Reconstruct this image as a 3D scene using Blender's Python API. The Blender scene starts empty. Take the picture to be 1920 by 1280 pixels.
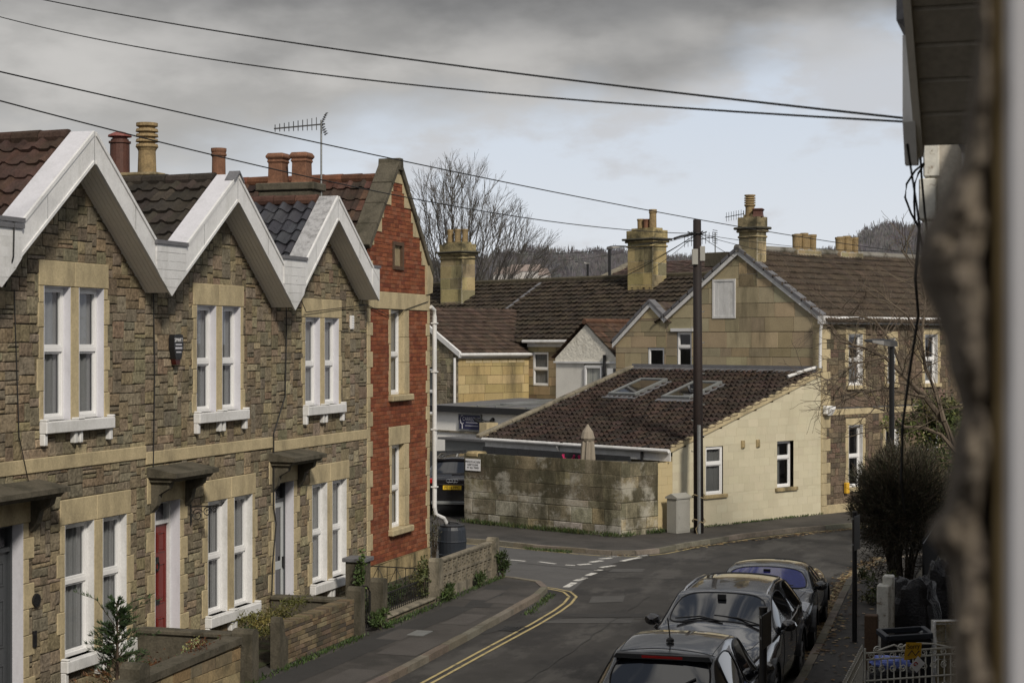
import bpy, bmesh, math, random
from mathutils import Vector, Matrix, noise
rnd = random.Random(11)
SC = bpy.context.scene
COL = SC.collection
PI = math.pi
V3 = Vector

# ------------------------------------------------------------------ camera numbers (surveyed from the street)
FPX = 3200.0
CH = 5.2
YAW = math.atan(1020 / FPX)
FW = V3((-math.sin(YAW), math.cos(YAW), 0))
RT = V3((math.cos(YAW), math.sin(YAW), 0))


def ray(x, y):
    return FW + RT * ((x - 960) / FPX) + V3((0, 0, (640 - y) / FPX))


def at_depth(x, y, t):
    return V3((0, 0, CH)) + ray(x, y) * t


def on_ground(x, y, z=0.0):
    r = ray(x, y)
    return V3((0, 0, CH)) + r * ((z - CH) / r.z)


def on_x(x, y, X):
    r = ray(x, y)
    return V3((0, 0, CH)) + r * (X / r.x)


# ------------------------------------------------------------------ object helpers
def thing(name, label, cat, loc=(0, 0, 0), group=None):
    o = bpy.data.objects.new(name, None)
    COL.objects.link(o)
    o.location = loc
    o.empty_display_size = .2
    o['label'] = label
    o['category'] = cat
    if group:
        o['group'] = group
    return o


def tag(o, label, cat, group=None):
    o['label'] = label
    o['category'] = cat
    if group:
        o['group'] = group
    return o


def wloc(o):
    p = V3((0, 0, 0))
    while o is not None:
        p += V3(o.location)
        o = o.parent
    return p


class MB:
    def __init__(s):
        s.v = []
        s.f = []
        s.c = []
        s.col = (1, 1, 1)

    def poly(s, pts, col=None):
        n = len(s.v)
        s.v += [tuple(p) for p in pts]
        s.f.append(tuple(range(n, n + len(pts))))
        s.c.append(col or s.col)

    def obox(s, o, a, b, c, col=None):
        o, a, b, c = V3(o), V3(a), V3(b), V3(c)
        if a.cross(b).dot(c) < 0:
            a, b = b, a
        p = [o, o + a, o + a + b, o + b, o + c, o + a + c, o + a + b + c, o + b + c]
        n = len(s.v)
        s.v += [tuple(q) for q in p]
        for f in ((3, 2, 1, 0), (4, 5, 6, 7), (0, 1, 5, 4), (1, 2, 6, 5), (2, 3, 7, 6), (3, 0, 4, 7)):
            s.f.append(tuple(n + i for i in f))
            s.c.append(col or s.col)

    def box(s, x0, x1, y0, y1, z0, z1, col=None):
        s.obox((x0, y0, z0), (x1 - x0, 0, 0), (0, y1 - y0, 0), (0, 0, z1 - z0), col)

    def prism(s, pts, e, col=None):
        pts = [V3(p) for p in pts]
        e = V3(e)
        nrm = V3((0, 0, 0))
        for i in range(len(pts)):
            nrm += (pts[i] - pts[0]).cross(pts[(i + 1) % len(pts)] - pts[0])
        if nrm.dot(e) > 0:
            pts = pts[::-1]
        s.poly(pts, col)
        s.poly([p + e for p in pts[::-1]], col)
        for i in range(len(pts)):
            j = (i + 1) % len(pts)
            s.poly([pts[j], pts[i], pts[i] + e, pts[j] + e], col)

    def tube(s, pts, r, n=6, col=None, cap=True):
        pts = [V3(p) for p in pts]
        rs = r if isinstance(r, (list, tuple)) else [r] * len(pts)
        rings = []
        for i, p in enumerate(pts):
            d = (pts[min(i + 1, len(pts) - 1)] - pts[max(i - 1, 0)])
            if d.length < 1e-9:
                d = V3((0, 0, 1))
            d.normalize()
            up = V3((0, 0, 1)) if abs(d.z) < .95 else V3((1, 0, 0))
            a = d.cross(up).normalized()
            b = d.cross(a)
            k = len(s.v)
            for j in range(n):
                t = 2 * PI * j / n
                s.v.append(tuple(p + (a * math.cos(t) + b * math.sin(t)) * rs[i]))
            rings.append(k)
        for i in range(len(rings) - 1):
            for j in range(n):
                k = (j + 1) % n
                s.f.append((rings[i] + j, rings[i + 1] + j, rings[i + 1] + k, rings[i] + k))
                s.c.append(col or s.col)
        if cap and n > 2:
            s.f.append(tuple(rings[0] + j for j in range(n)))
            s.c.append(col or s.col)
            s.f.append(tuple(rings[-1] + j for j in reversed(range(n))))
            s.c.append(col or s.col)

    def lathe(s, c, prof, n=16, col=None, sx=1, sy=1, rot=0):
        c = V3(c)
        rings = []
        for r, z in prof:
            k = len(s.v)
            for j in range(n):
                t = 2 * PI * j / n + rot
                s.v.append((c.x + r * sx * math.cos(t), c.y + r * sy * math.sin(t), c.z + z))
            rings.append(k)
        for i in range(len(rings) - 1):
            for j in range(n):
                k = (j + 1) % n
                s.f.append((rings[i] + j, rings[i] + k, rings[i + 1] + k, rings[i + 1] + j))
                s.c.append(col or s.col)
        s.f.append(tuple(rings[0] + j for j in reversed(range(n))))
        s.c.append(col or s.col)
        s.f.append(tuple(rings[-1] + j for j in range(n)))
        s.c.append(col or s.col)

    def build(s, name, mat, parent=None, smooth=False, bevel=0, base=False, subsurf=0):
        off = wloc(parent) if parent else V3((0, 0, 0))
        loc = V3((0, 0, 0))
        if base and not parent and s.v:
            xs = [p[0] for p in s.v]
            ys = [p[1] for p in s.v]
            zs = [p[2] for p in s.v]
            loc = V3(((min(xs) + max(xs)) / 2, (min(ys) + max(ys)) / 2, min(zs)))
            off = loc
        me = bpy.data.meshes.new(name)
        me.from_pydata([(p[0] - off.x, p[1] - off.y, p[2] - off.z) for p in s.v], [], s.f)
        a = me.color_attributes.new('col', 'FLOAT_COLOR', 'CORNER')
        buf = []
        for f, c in zip(s.f, s.c):
            buf += [c[0], c[1], c[2], 1.0] * len(f)
        a.data.foreach_set('color', buf)
        if smooth:
            me.polygons.foreach_set('use_smooth', [True] * len(s.f))
        me.materials.append(mat)
        me.update()
        o = bpy.data.objects.new(name, me)
        COL.objects.link(o)
        o.location = loc
        if parent:
            o.parent = parent
        if bevel:
            m = o.modifiers.new('bevel', 'BEVEL')
            m.width = bevel
            m.segments = 1
            m.limit_method = 'ANGLE'
            m.angle_limit = math.radians(40)
        if subsurf:
            m = o.modifiers.new('sub', 'SUBSURF')
            m.levels = subsurf
            m.render_levels = subsurf
        return o


def struct(mb, name, mat, kind='structure'):
    o = mb.build(name, mat)
    o['kind'] = kind
    return o


class Fr:
    """wall frame: P(a, b, d) = along wall, height, outward"""
    def __init__(s, o, ax, n):
        s.o = V3(o)
        s.ax = V3(ax)
        s.n = V3(n)

    def P(s, a, b, d=0.0):
        return s.o + s.ax * a + V3((0, 0, b)) + s.n * d

    def box(s, mb, a0, a1, b0, b1, d0, d1, col=None):
        mb.obox(s.P(a0, b0, d0), s.ax * (a1 - a0), V3((0, 0, b1 - b0)), s.n * (d1 - d0), col)

    def prism(s, mb, pts, d0, d1, col=None):
        mb.prism([s.P(a, b, d0) for a, b in pts], s.n * (d1 - d0), col)


# ------------------------------------------------------------------ materials
def node(nt, t, **kw):
    n = nt.nodes.new(t)
    for k, v in kw.items():
        setattr(n, k, v)
    return n


def mat(name, col=(.5, .5, .5), attr=False, rough=.85, var=.3, scale=3.0, fine=30.0, bump=.25, bdist=.02,
        metal=0.0, spec=.4, stain=None, stain_scale=(1.5, 1.5, .35), stain_lo=.5, stain_hi=.68, stain_mix=.7,
        stain2=None, coat=0.0, rvar=0.0):
    m = bpy.data.materials.new(name)
    m.use_nodes = True
    nt = m.node_tree
    L = nt.links.new
    b = nt.nodes['Principled BSDF']
    b.inputs['Roughness'].default_value = rough
    b.inputs['Metallic'].default_value = metal
    b.inputs['Specular IOR Level'].default_value = spec
    b.inputs['Coat Weight'].default_value = coat
    b.inputs['Coat Roughness'].default_value = .03
    tc = node(nt, 'ShaderNodeTexCoord')
    if attr:
        base = node(nt, 'ShaderNodeVertexColor', layer_name='col').outputs['Color']
    else:
        r = node(nt, 'ShaderNodeRGB')
        r.outputs[0].default_value = (*col, 1)
        base = r.outputs[0]
    n1 = node(nt, 'ShaderNodeTexNoise')
    n1.inputs['Scale'].default_value = scale
    n1.inputs['Detail'].default_value = 6
    n1.inputs['Roughness'].default_value = .65
    L(tc.outputs['Object'], n1.inputs['Vector'])
    n2 = node(nt, 'ShaderNodeTexNoise')
    n2.inputs['Scale'].default_value = fine
    n2.inputs['Detail'].default_value = 4
    L(tc.outputs['Object'], n2.inputs['Vector'])
    add = node(nt, 'ShaderNodeMath', operation='ADD')
    L(n1.outputs['Fac'], add.inputs[0])
    L(n2.outputs['Fac'], add.inputs[1])
    mr = node(nt, 'ShaderNodeMapRange')
    mr.inputs['From Min'].default_value = .65
    mr.inputs['From Max'].default_value = 1.35
    mr.inputs['To Min'].default_value = 1 - var
    mr.inputs['To Max'].default_value = 1 + var
    L(add.outputs[0], mr.inputs['Value'])
    mx = node(nt, 'ShaderNodeVectorMath', operation='SCALE')
    L(base, mx.inputs[0])
    L(mr.outputs[0], mx.inputs['Scale'])
    out = mx.outputs[0]

    def stainlayer(out, c, sc, lo, hi, k, seed):
        mp = node(nt, 'ShaderNodeMapping')
        mp.inputs['Scale'].default_value = sc
        mp.inputs['Location'].default_value = (seed, seed * .7, seed * .3)
        L(tc.outputs['Object'], mp.inputs['Vector'])
        n3 = node(nt, 'ShaderNodeTexNoise')
        n3.inputs['Scale'].default_value = 1.0
        n3.inputs['Detail'].default_value = 7
        n3.inputs['Roughness'].default_value = .7
        L(mp.outputs[0], n3.inputs['Vector'])
        m2 = node(nt, 'ShaderNodeMapRange')
        m2.inputs['From Min'].default_value = lo
        m2.inputs['From Max'].default_value = hi
        m2.inputs['To Max'].default_value = k
        L(n3.outputs['Fac'], m2.inputs['Value'])
        mm = node(nt, 'ShaderNodeMix', data_type='RGBA')
        L(m2.outputs[0], mm.inputs[0])
        L(out, mm.inputs[6])
        mm.inputs[7].default_value = (*c, 1)
        return mm.outputs[2]
    if stain:
        out = stainlayer(out, stain, stain_scale, stain_lo, stain_hi, stain_mix, 3.1)
    if stain2:
        out = stainlayer(out, stain2[0], stain2[1], stain2[2], stain2[3], stain2[4], 17.7)
    L(out, b.inputs['Base Color'])
    if rvar:
        m4 = node(nt, 'ShaderNodeMapRange')
        m4.inputs['From Min'].default_value = .3
        m4.inputs['From Max'].default_value = .7
        m4.inputs['To Min'].default_value = max(0, rough - rvar)
        m4.inputs['To Max'].default_value = min(1, rough + rvar)
        L(n1.outputs['Fac'], m4.inputs['Value'])
        L(m4.outputs[0], b.inputs['Roughness'])
    if bump:
        bp = node(nt, 'ShaderNodeBump')
        bp.inputs['Strength'].default_value = bump
        bp.inputs['Distance'].default_value = bdist
        L(add.outputs[0], bp.inputs['Height'])
        L(bp.outputs[0], b.inputs['Normal'])
    return m


M = {}
M['rubble'] = mat('rubble_stone', attr=True, var=.5, scale=6, fine=20, bump=.7, bdist=.028, rough=.95, spec=.15,
                  stain=(.05, .045, .035), stain_scale=(1.1, 1.1, .7), stain_lo=.52, stain_hi=.78, stain_mix=.6)
M['mortar'] = mat('mortar', (.075, .066, .05), var=.4, rough=.95, spec=.1)
M['dressed'] = mat('bath_stone', (.45, .375, .235), var=.2, scale=2, bump=.25, rough=.9, spec=.15,
                   stain=(.14, .12, .08), stain_scale=(2.2, 2.2, .8), stain_lo=.46, stain_hi=.78, stain_mix=.75)
M['dressed_old'] = mat('weathered_bath_stone', (.36, .285, .16), var=.3, scale=2, bump=.3, rough=.95, spec=.1,
                       stain=(.06, .055, .035), stain_scale=(1.6, 1.6, .6), stain_lo=.45, stain_hi=.65, stain_mix=.85)
M['ashlar'] = mat('ashlar', attr=True, var=.16, scale=1.5, bump=.2, rough=.92, spec=.12,
                  stain=(.085, .075, .05), stain_scale=(.7, .7, .16), stain_lo=.52, stain_hi=.72, stain_mix=.75)
M['chimney_stone'] = mat('chimney_stone', attr=True, var=.3, scale=2, bump=.35, rough=.95, spec=.1,
                         stain=(.055, .05, .035), stain_scale=(1.2, 1.2, .5), stain_lo=.5, stain_hi=.66, stain_mix=.85)
M['cap_stone'] = mat('chimney_cap_stone', attr=True, var=.35, scale=2, bump=.35, rough=.95, spec=.1,
                     stain=(.05, .048, .035), stain_scale=(1.4, 1.4, 1.4), stain_lo=.42, stain_hi=.6, stain_mix=.85)
M['mossy'] = mat('mossy_wall_stone', attr=True, var=.5, scale=2.5, bump=.6, rough=.95, spec=.1,
                 stain=(.05, .046, .03), stain_scale=(1.0, 1.0, .5), stain_lo=.40, stain_hi=.58, stain_mix=.85,
                 stain2=((.46, .44, .38), (.9, .9, 1.1), .52, .62, .6))
M['brick'] = mat('red_brick', attr=True, var=.3, scale=6, bump=.25, rough=.9, spec=.15,
                 stain=(.12, .052, .03), stain_scale=(1.1, 1.1, .5), stain_lo=.52, stain_hi=.8, stain_mix=.3)
M['brickmortar'] = mat('brick_mortar', (.12, .06, .035), var=.2)
M['white'] = mat('white_paint', (.66, .66, .66), var=.12, scale=4, bump=.06, rough=.5, spec=.4,
                 stain=(.32, .32, .28), stain_scale=(2.2, 2.2, .8), stain_lo=.50, stain_hi=.75, stain_mix=.5)
M['upvc'] = mat('white_upvc', (.74, .74, .74), var=.05, bump=0, rough=.3, spec=.5)
M['verge'] = mat('verge_top_paint', (.55, .55, .59), var=.1, scale=4, bump=.05, rough=.6,
                 stain=(.30, .30, .30), stain_scale=(2, 2, 1), stain_lo=.52, stain_hi=.7, stain_mix=.5)
M['cap_weathered'] = mat('weathered_fascia_top', (.36, .36, .37), var=.2, scale=7, bump=.05, rough=.6,
                         stain=(.16, .16, .16), stain_scale=(9, 9, 9), stain_lo=.46, stain_hi=.64, stain_mix=.8)
M['lilac'] = mat('reveal_paint', (.60, .60, .65), var=.06, bump=.05, rough=.7,
                 stain=(.4, .39, .42), stain_scale=(4, 4, 1), stain_lo=.55, stain_hi=.75, stain_mix=.5)
M['eaves_shade'] = mat('painted_eaves_shade', (.40, .37, .32), var=.2, bump=.1, rough=.8)  # darker version of the soffit colour, with the eaves' shade painted in
M['soffit'] = mat('soffit_board', (.74, .71, .65), var=.08, bump=.05, rough=.6)
M['tile'] = mat('roof_tile', attr=True, var=.5, scale=4, fine=35, bump=.35, bdist=.012, rough=.9, spec=.2,
                stain=(.035, .03, .022), stain_scale=(1.6, 1.6, 1.6), stain_lo=.5, stain_hi=.72, stain_mix=.65,
                stain2=((.12, .125, .06), (5, 5, 5), .66, .74, .5))
M['tile_glossy'] = mat('glazed_roof_tile', attr=True, var=.15, scale=4, bump=.08, bdist=.01, rough=.32, spec=.5, rvar=.1)
M['lead'] = mat('lead', (.13, .13, .14), var=.25, rough=.6, spec=.4)
M['blacktrim'] = mat('black_trim', (.018, .018, .02), var=.2, rough=.4)
M['metal_black'] = mat('black_painted_metal', (.014, .014, .015), var=.25, rough=.35, bump=.05)
M['iron'] = mat('wrought_iron', (.012, .012, .012), var=.2, rough=.55, bump=.1)
M['red_door'] = mat('red_door_paint', (.15, .017, .012), var=.1, bump=.04, rough=.35)
M['grey_door'] = mat('grey_door_paint', (.055, .06, .066), var=.08, bump=.03, rough=.4)
M['pale_door'] = mat('pale_door_paint', (.42, .44, .45), var=.05, bump=.02, rough=.4)
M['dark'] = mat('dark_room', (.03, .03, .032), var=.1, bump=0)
M['curtain'] = mat('net_curtain', (.20, .20, .205), var=.1, bump=0, rough=.9)
M['curtain_dark'] = mat('dark_curtain', (.13, .13, .13), var=.1, bump=0, rough=.9)  # darker grey curtain
M['blue_blind'] = mat('blue_grey_blind', (.09, .11, .15), var=.05, bump=0)
M['terracotta'] = mat('terracotta_pot', (.175, .085, .05), var=.4, scale=5, bump=.2, rough=.85,
                      stain=(.10, .05, .03), stain_scale=(3, 3, 2), stain_lo=.5, stain_hi=.7, stain_mix=.6)
M['buffpot'] = mat('buff_clay_pot', (.25, .18, .09), var=.4, scale=5, bump=.2, rough=.85,
                   stain=(.10, .08, .05), stain_scale=(3, 3, 2), stain_lo=.5, stain_hi=.7, stain_mix=.7)
M['brownpot'] = mat('brown_clay_pot', (.085, .036, .026), var=.25, scale=5, bump=.15, rough=.6)
M['asphalt'] = mat('asphalt', (.040, .038, .036), var=.42, scale=1.2, fine=60, bump=.3, bdist=.01, rough=.85, spec=.3,
                   stain=(.080, .076, .071), stain_scale=(.9, .35, 1), stain_lo=.49, stain_hi=.58, stain_mix=.7,
                   stain2=((.024, .023, .023), (1.1, .5, 1), .53, .60, .75))
M['asphalt_new'] = mat('side_road_asphalt', (.09, .088, .087), var=.22, scale=1.5, fine=60, bump=.25, bdist=.01, rough=.85, spec=.3,
                       stain=(.07, .068, .066), stain_scale=(.6, 1.2, 1), stain_lo=.52, stain_hi=.68, stain_mix=.6)
M['patch'] = mat('asphalt_patch', (.07, .068, .066), var=.25, scale=2, fine=50, bump=.25, bdist=.01, rough=.9)
M['patch_dark'] = mat('dark_asphalt_patch', (.033, .032, .031), var=.25, scale=2, fine=50, bump=.25, bdist=.01, rough=.85)
M['pave'] = mat('pavement_asphalt', (.055, .05, .046), var=.42, scale=1.0, fine=50, bump=.3, bdist=.01, rough=.85,
                stain=(.025, .024, .022), stain_scale=(.6, .6, 1), stain_lo=.48, stain_hi=.6, stain_mix=.7)
M['kerb'] = mat('kerb_stone', attr=True, var=.3, scale=3, bump=.3, rough=.9,
                stain=(.05, .045, .035), stain_scale=(2, 2, 2), stain_lo=.5, stain_hi=.7, stain_mix=.6)
M['yellowline'] = mat('yellow_paint', (.40, .325, .155), var=.25, scale=6, bump=.05, rough=.8,
                      stain=(.08, .075, .06), stain_scale=(3, 3, 3), stain_lo=.54, stain_hi=.62, stain_mix=.85)
M['pave_patch'] = mat('pavement_patch_asphalt', (.070, .064, .06), var=.3, scale=2, fine=50, bump=.25, bdist=.01, rough=.9)
M['whiteline'] = mat('road_white_paint', (.55, .54, .51), var=.2, scale=6, bump=.05, rough=.8,
                     stain=(.08, .08, .075), stain_scale=(3, 3, 3), stain_lo=.52, stain_hi=.6, stain_mix=.85)
M['soil'] = mat('soil', (.035, .028, .018), var=.5, scale=6, bump=.6, rough=1,
                stain=(.035, .045, .015), stain_scale=(2, 2, 2), stain_lo=.5, stain_hi=.6, stain_mix=.8)
M['leaf'] = mat('leaf', attr=True, var=.3, scale=6, bump=0, rough=.6, spec=.3)
M['bark'] = mat('bark', attr=True, var=.3, scale=8, bump=.3, rough=.95)
M['twig'] = mat('twig', attr=True, var=.2, scale=5, bump=0, rough=.95)
M['creamblock'] = mat('cream_painted_block', attr=True, var=.05, scale=2, bump=.12, rough=.8,
                      stain=(.40, .36, .25), stain_scale=(.9, .9, .25), stain_lo=.55, stain_hi=.78, stain_mix=.5)
M['render_white'] = mat('white_render', (.66, .64, .59), var=.1, scale=2, bump=.15, rough=.9,
                        stain=(.28, .27, .23), stain_scale=(1.2, 1.2, .4), stain_lo=.52, stain_hi=.75, stain_mix=.7)
M['render_bright'] = mat('bright_white_render', (.85, .84, .81), var=.08, scale=2, bump=.12, rough=.9,
                         stain=(.40, .39, .34), stain_scale=(1.2, 1.2, .4), stain_lo=.54, stain_hi=.78, stain_mix=.6)
M['render_rough'] = mat('rough_white_render', (.72, .69, .61), var=.1, scale=5, fine=12, bump=.5, bdist=.05, rough=.95,
                        stain=(.22, .19, .13), stain_scale=(2, 2, 1), stain_lo=.54, stain_hi=.75, stain_mix=.6)
M['felt'] = mat('roofing_felt', (.12, .12, .125), var=.3, rough=.7,
                stain=(.17, .15, .08), stain_scale=(.8, .8, .8), stain_lo=.56, stain_hi=.64, stain_mix=.6)
M['fence'] = mat('charcoal_fence', (.030, .032, .036), var=.25, rough=.7, bump=.1)
M['concrete'] = mat('old_concrete', (.21, .185, .14), var=.3, scale=4, bump=.35, rough=.95,
                    stain=(.05, .048, .035), stain_scale=(3, 3, 1.5), stain_lo=.48, stain_hi=.64, stain_mix=.75)
M['concrete_dark'] = mat('mossy_concrete', (.085, .075, .055), var=.35, scale=4, bump=.35, rough=.95,
                         stain=(.028, .026, .016), stain_scale=(3, 3, 1.5), stain_lo=.48, stain_hi=.64, stain_mix=.75)
M['gardenbrick'] = mat('garden_wall_brick', attr=True, var=.3, scale=5, bump=.35, rough=.95,
                       stain=(.05, .045, .03), stain_scale=(2, 2, 1.2), stain_lo=.5, stain_hi=.66, stain_mix=.7)
M['butt'] = mat('dark_blue_plastic', (.022, .027, .036), var=.15, rough=.45, bump=.05)
M['greycab'] = mat('grey_green_cabinet', (.30, .295, .27), var=.08, bump=.05, rough=.55)
M['pole'] = mat('tarred_timber', (.018, .010, .008), var=.4, scale=4, bump=.4, rough=.7,
                stain=(.012, .01, .01), stain_scale=(4, 4, .5), stain_lo=.45, stain_hi=.6, stain_mix=.8)
M['galv'] = mat('galvanised_steel', (.22, .23, .23), var=.15, rough=.5, metal=.4)
M['cable'] = mat('black_cable', (.01, .01, .01), var=.1, bump=0, rough=.6)
M['alu'] = mat('aerial_aluminium', (.05, .05, .052), var=.1, bump=0, rough=.5, metal=.5)
M['yellow'] = mat('yellow_board', (.62, .36, .03), var=.1, bump=0, rough=.6)
M['bluesign'] = mat('blue_sign_face', (.022, .024, .075), var=.15, bump=0, rough=.5)
M['signwhite'] = mat('sign_white', (.72, .72, .74), var=.05, bump=0, rough=.5)
M['ink'] = mat('black_ink', (.01, .01, .01), var=0, bump=0, rough=.6)
M['letter'] = mat('pale_lettering', (.5, .5, .55), var=.05, bump=0, rough=.6)
M['blackplastic'] = mat('black_plastic', (.014, .014, .016), var=.2, rough=.4, bump=.1)
M['tarp'] = mat('black_sheet', (.016, .016, .019), var=.3, scale=5, rough=.45, bump=.5, bdist=.05)
M['bluebag'] = mat('blue_bag', (.16, .22, .62), var=.25, rough=.45, bump=.3)
M['pink'] = mat('pink_cloth', (.42, .02, .10), var=.15, rough=.8)
M['parasol'] = mat('taupe_cloth', (.26, .225, .18), var=.12, rough=.9)
M['wood_brown'] = mat('brown_timber', (.085, .05, .03), var=.3, scale=5, bump=.2, rough=.8)
M['wood_pale'] = mat('pale_old_timber', (.25, .2, .12), var=.3, scale=5, bump=.2, rough=.9)
M['redcap'] = mat('dull_red_metal', (.20, .06, .05), var=.2, rough=.6)
M['orange'] = mat('orange_clay', (.42, .13, .05), var=.2)
M['paint_black'] = mat('black_car_paint', (.010, .010, .012), var=.1, bump=0, rough=.25, spec=.6, coat=1.0)
M['paint_grey'] = mat('graphite_car_paint', (.020, .019, .021), var=.06, bump=0, rough=.16, spec=.7, coat=1.0, metal=.25)
M['oldwhite'] = mat('old_white_paint', (.58, .57, .52), var=.15, scale=8, bump=.05, rough=.6,
                    stain=(.16, .11, .06), stain_scale=(9, 9, 9), stain_lo=.56, stain_hi=.66, stain_mix=.7)
M['carglass'] = mat('car_glass', (.006, .007, .010), var=0, bump=0, rough=.03, spec=1.0, coat=.4)
M['carglass_reflection'] = mat('car_glass_painted_reflection', (.022, .022, .17), var=.3, scale=2, bump=0, rough=.03, spec=.7, coat=.4)  # purple-blue windscreen reflection painted into the glass colour
M['tyre'] = mat('tyre_rubber', (.012, .012, .012), var=.2, rough=.8)
M['alloy'] = mat('alloy_rim', (.35, .35, .36), var=.1, bump=0, rough=.3, metal=.8)
M['chrome'] = mat('satin_chrome', (.62, .62, .63), var=.03, bump=0, rough=.22, metal=1.0)
M['lamp_red'] = mat('red_lamp', (.32, .012, .012), var=.1, bump=0, rough=.15, coat=1)
M['lens_dark'] = mat('dark_red_lens', (.05, .008, .006), var=.1, bump=0, rough=.3)
M['lamp_clear'] = mat('clear_lamp', (.45, .46, .48), var=.3, scale=30, bump=0, rough=.12, coat=1)
M['plate'] = mat('yellow_plate', (.70, .46, .03), var=.03, bump=0, rough=.5)
M['wood_far'] = mat('far_bare_wood', attr=True, var=.35, scale=.02, fine=.15, bump=0, rough=1)
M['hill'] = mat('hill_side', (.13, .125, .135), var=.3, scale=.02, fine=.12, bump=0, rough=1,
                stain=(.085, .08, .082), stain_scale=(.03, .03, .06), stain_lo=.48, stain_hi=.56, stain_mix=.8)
M['farhouse'] = mat('far_house', attr=True, var=.1, bump=0)
M['jamb'] = mat('rough_jamb_stone', attr=True, var=.45, scale=14, fine=60, bump=.6, bdist=.006, rough=.95, spec=.1,
                stain=(.04, .033, .028), stain_scale=(14, 14, 7), stain_lo=.5, stain_hi=.68, stain_mix=.6)
M['ochre'] = mat('ochre_sealant', (.36, .26, .12), var=.12, scale=12, bump=.2)
M['greyframe'] = mat('grey_window_frame', (.36, .36, .38), var=.05, scale=6, bump=0, rough=.5)
M['litter'] = mat('leaf_litter', attr=True, var=.3, bump=0, rough=.9)


def glass_mat():
    m = bpy.data.materials.new('window_glass')
    m.use_nodes = True
    nt = m.node_tree
    nt.nodes.clear()
    o = node(nt, 'ShaderNodeOutputMaterial')
    g = node(nt, 'ShaderNodeBsdfGlossy')
    g.inputs['Roughness'].default_value = .02
    g.inputs['Color'].default_value = (.9, .9, .95, 1)
    t = node(nt, 'ShaderNodeBsdfTransparent')
    t.inputs['Color'].default_value = (.86, .88, .88, 1)
    lw = node(nt, 'ShaderNodeLayerWeight')
    lw.inputs['Blend'].default_value = .5
    pw = node(nt, 'ShaderNodeMath', operation='POWER')
    pw.inputs[1].default_value = 4.5
    nt.links.new(lw.outputs['Facing'], pw.inputs[0])
    fr = node(nt, 'ShaderNodeMath', operation='MULTIPLY_ADD')
    fr.inputs[1].default_value = .9
    fr.inputs[2].default_value = .06
    nt.links.new(pw.outputs[0], fr.inputs[0])
    mx = node(nt, 'ShaderNodeMixShader')
    nt.links.new(fr.outputs[0], mx.inputs[0])
    nt.links.new(t.outputs[0], mx.inputs[1])
    nt.links.new(g.outputs[0], mx.inputs[2])
    nt.links.new(mx.outputs[0], o.inputs[0])
    return m


M['glass'] = glass_mat()


# ------------------------------------------------------------------ wall makers
def intervals(poly, holes, b, eps=1e-4):
    """a-intervals of polygon (minus rect holes) at height b"""
    xs = []
    n = len(poly)
    for i in range(n):
        (a0, b0), (a1, b1) = poly[i], poly[(i + 1) % n]
        if (b0 <= b < b1) or (b1 <= b < b0):
            xs.append(a0 + (a1 - a0) * (b - b0) / (b1 - b0))
    xs.sort()
    iv = [(xs[i], xs[i + 1]) for i in range(0, len(xs) - 1, 2)]
    for (h0, h1, g0, g1) in holes:
        if g0 - eps < b < g1 + eps:
            nv = []
            for p, q in iv:
                if h1 <= p or h0 >= q:
                    nv.append((p, q))
                else:
                    if p < h0:
                        nv.append((p, h0))
                    if q > h1:
                        nv.append((h1, q))
            iv = nv
    return iv


def jit(c, k):
    f = 1 + rnd.uniform(-k, k)
    return tuple(max(0, x * f * (1 + rnd.uniform(-k, k) * .25)) for x in c)


def clip_convex(pts, poly):
    """Sutherland-Hodgman clip of pts by a convex counter-clockwise polygon"""
    out = list(pts)
    n = len(poly)
    for i in range(n):
        (ax, ay), (bx, by) = poly[i], poly[(i + 1) % n]
        src, out = out, []
        if not src:
            return []
        for j in range(len(src)):
            p, q = src[j - 1], src[j]
            sp = (bx - ax) * (p[1] - ay) - (by - ay) * (p[0] - ax)
            sq = (bx - ax) * (q[1] - ay) - (by - ay) * (q[0] - ax)
            if (sp >= 0) != (sq >= 0):
                t = sp / (sp - sq)
                out.append((p[0] + (q[0] - p[0]) * t, p[1] + (q[1] - p[1]) * t))
            if sq >= 0:
                out.append(q)
    return out


def stone(mb, fr, a0, a1, b0, b1, d, gap, jt, col, base=-.03, inset=.015, clip=None):
    def J():
        return rnd.uniform(-jt, jt)
    o = [(a0 + gap + J(), b0 + gap + J()), (a1 - gap + J(), b0 + gap + J()), (a1 - gap + J(), b1 - gap + J()), (a0 + gap + J(), b1 - gap + J())]
    if clip:
        o = clip_convex(o, clip)
        if len(o) < 3:
            return
    n = len(o)
    ca, cb = sum(p[0] for p in o) / n, sum(p[1] for p in o) / n
    k = len(mb.v)
    for (a, b) in o:
        mb.v.append(tuple(fr.P(a, b, base)))
    for (a, b) in o:
        mb.v.append(tuple(fr.P(a, b, d * .55)))
    for (a, b) in o:
        la, lb = abs(a - ca) + 1e-6, abs(b - cb) + 1e-6
        mb.v.append(tuple(fr.P(ca + (a - ca) * max(.2, 1 - inset / la), cb + (b - cb) * max(.2, 1 - inset / lb), d * (1 + rnd.uniform(-.2, .2)))))
    for i in range(n):
        j = (i + 1) % n
        mb.f.append((k + i, k + j, k + n + j, k + n + i))
        mb.c.append(col)
        mb.f.append((k + n + i, k + n + j, k + 2 * n + j, k + 2 * n + i))
        mb.c.append(col)
    mb.f.append(tuple(k + 2 * n + i for i in range(n)))
    mb.c.append(col)


RUB = [(0.224, 0.182, 0.117), (0.192, 0.162, 0.113), (0.244, 0.199, 0.129), (0.208, 0.173, 0.120), (0.172, 0.147, 0.106), (0.213, 0.178, 0.126), (0.270, 0.223, 0.149), (0.198, 0.169, 0.124), (0.208, 0.160, 0.108)]


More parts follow.
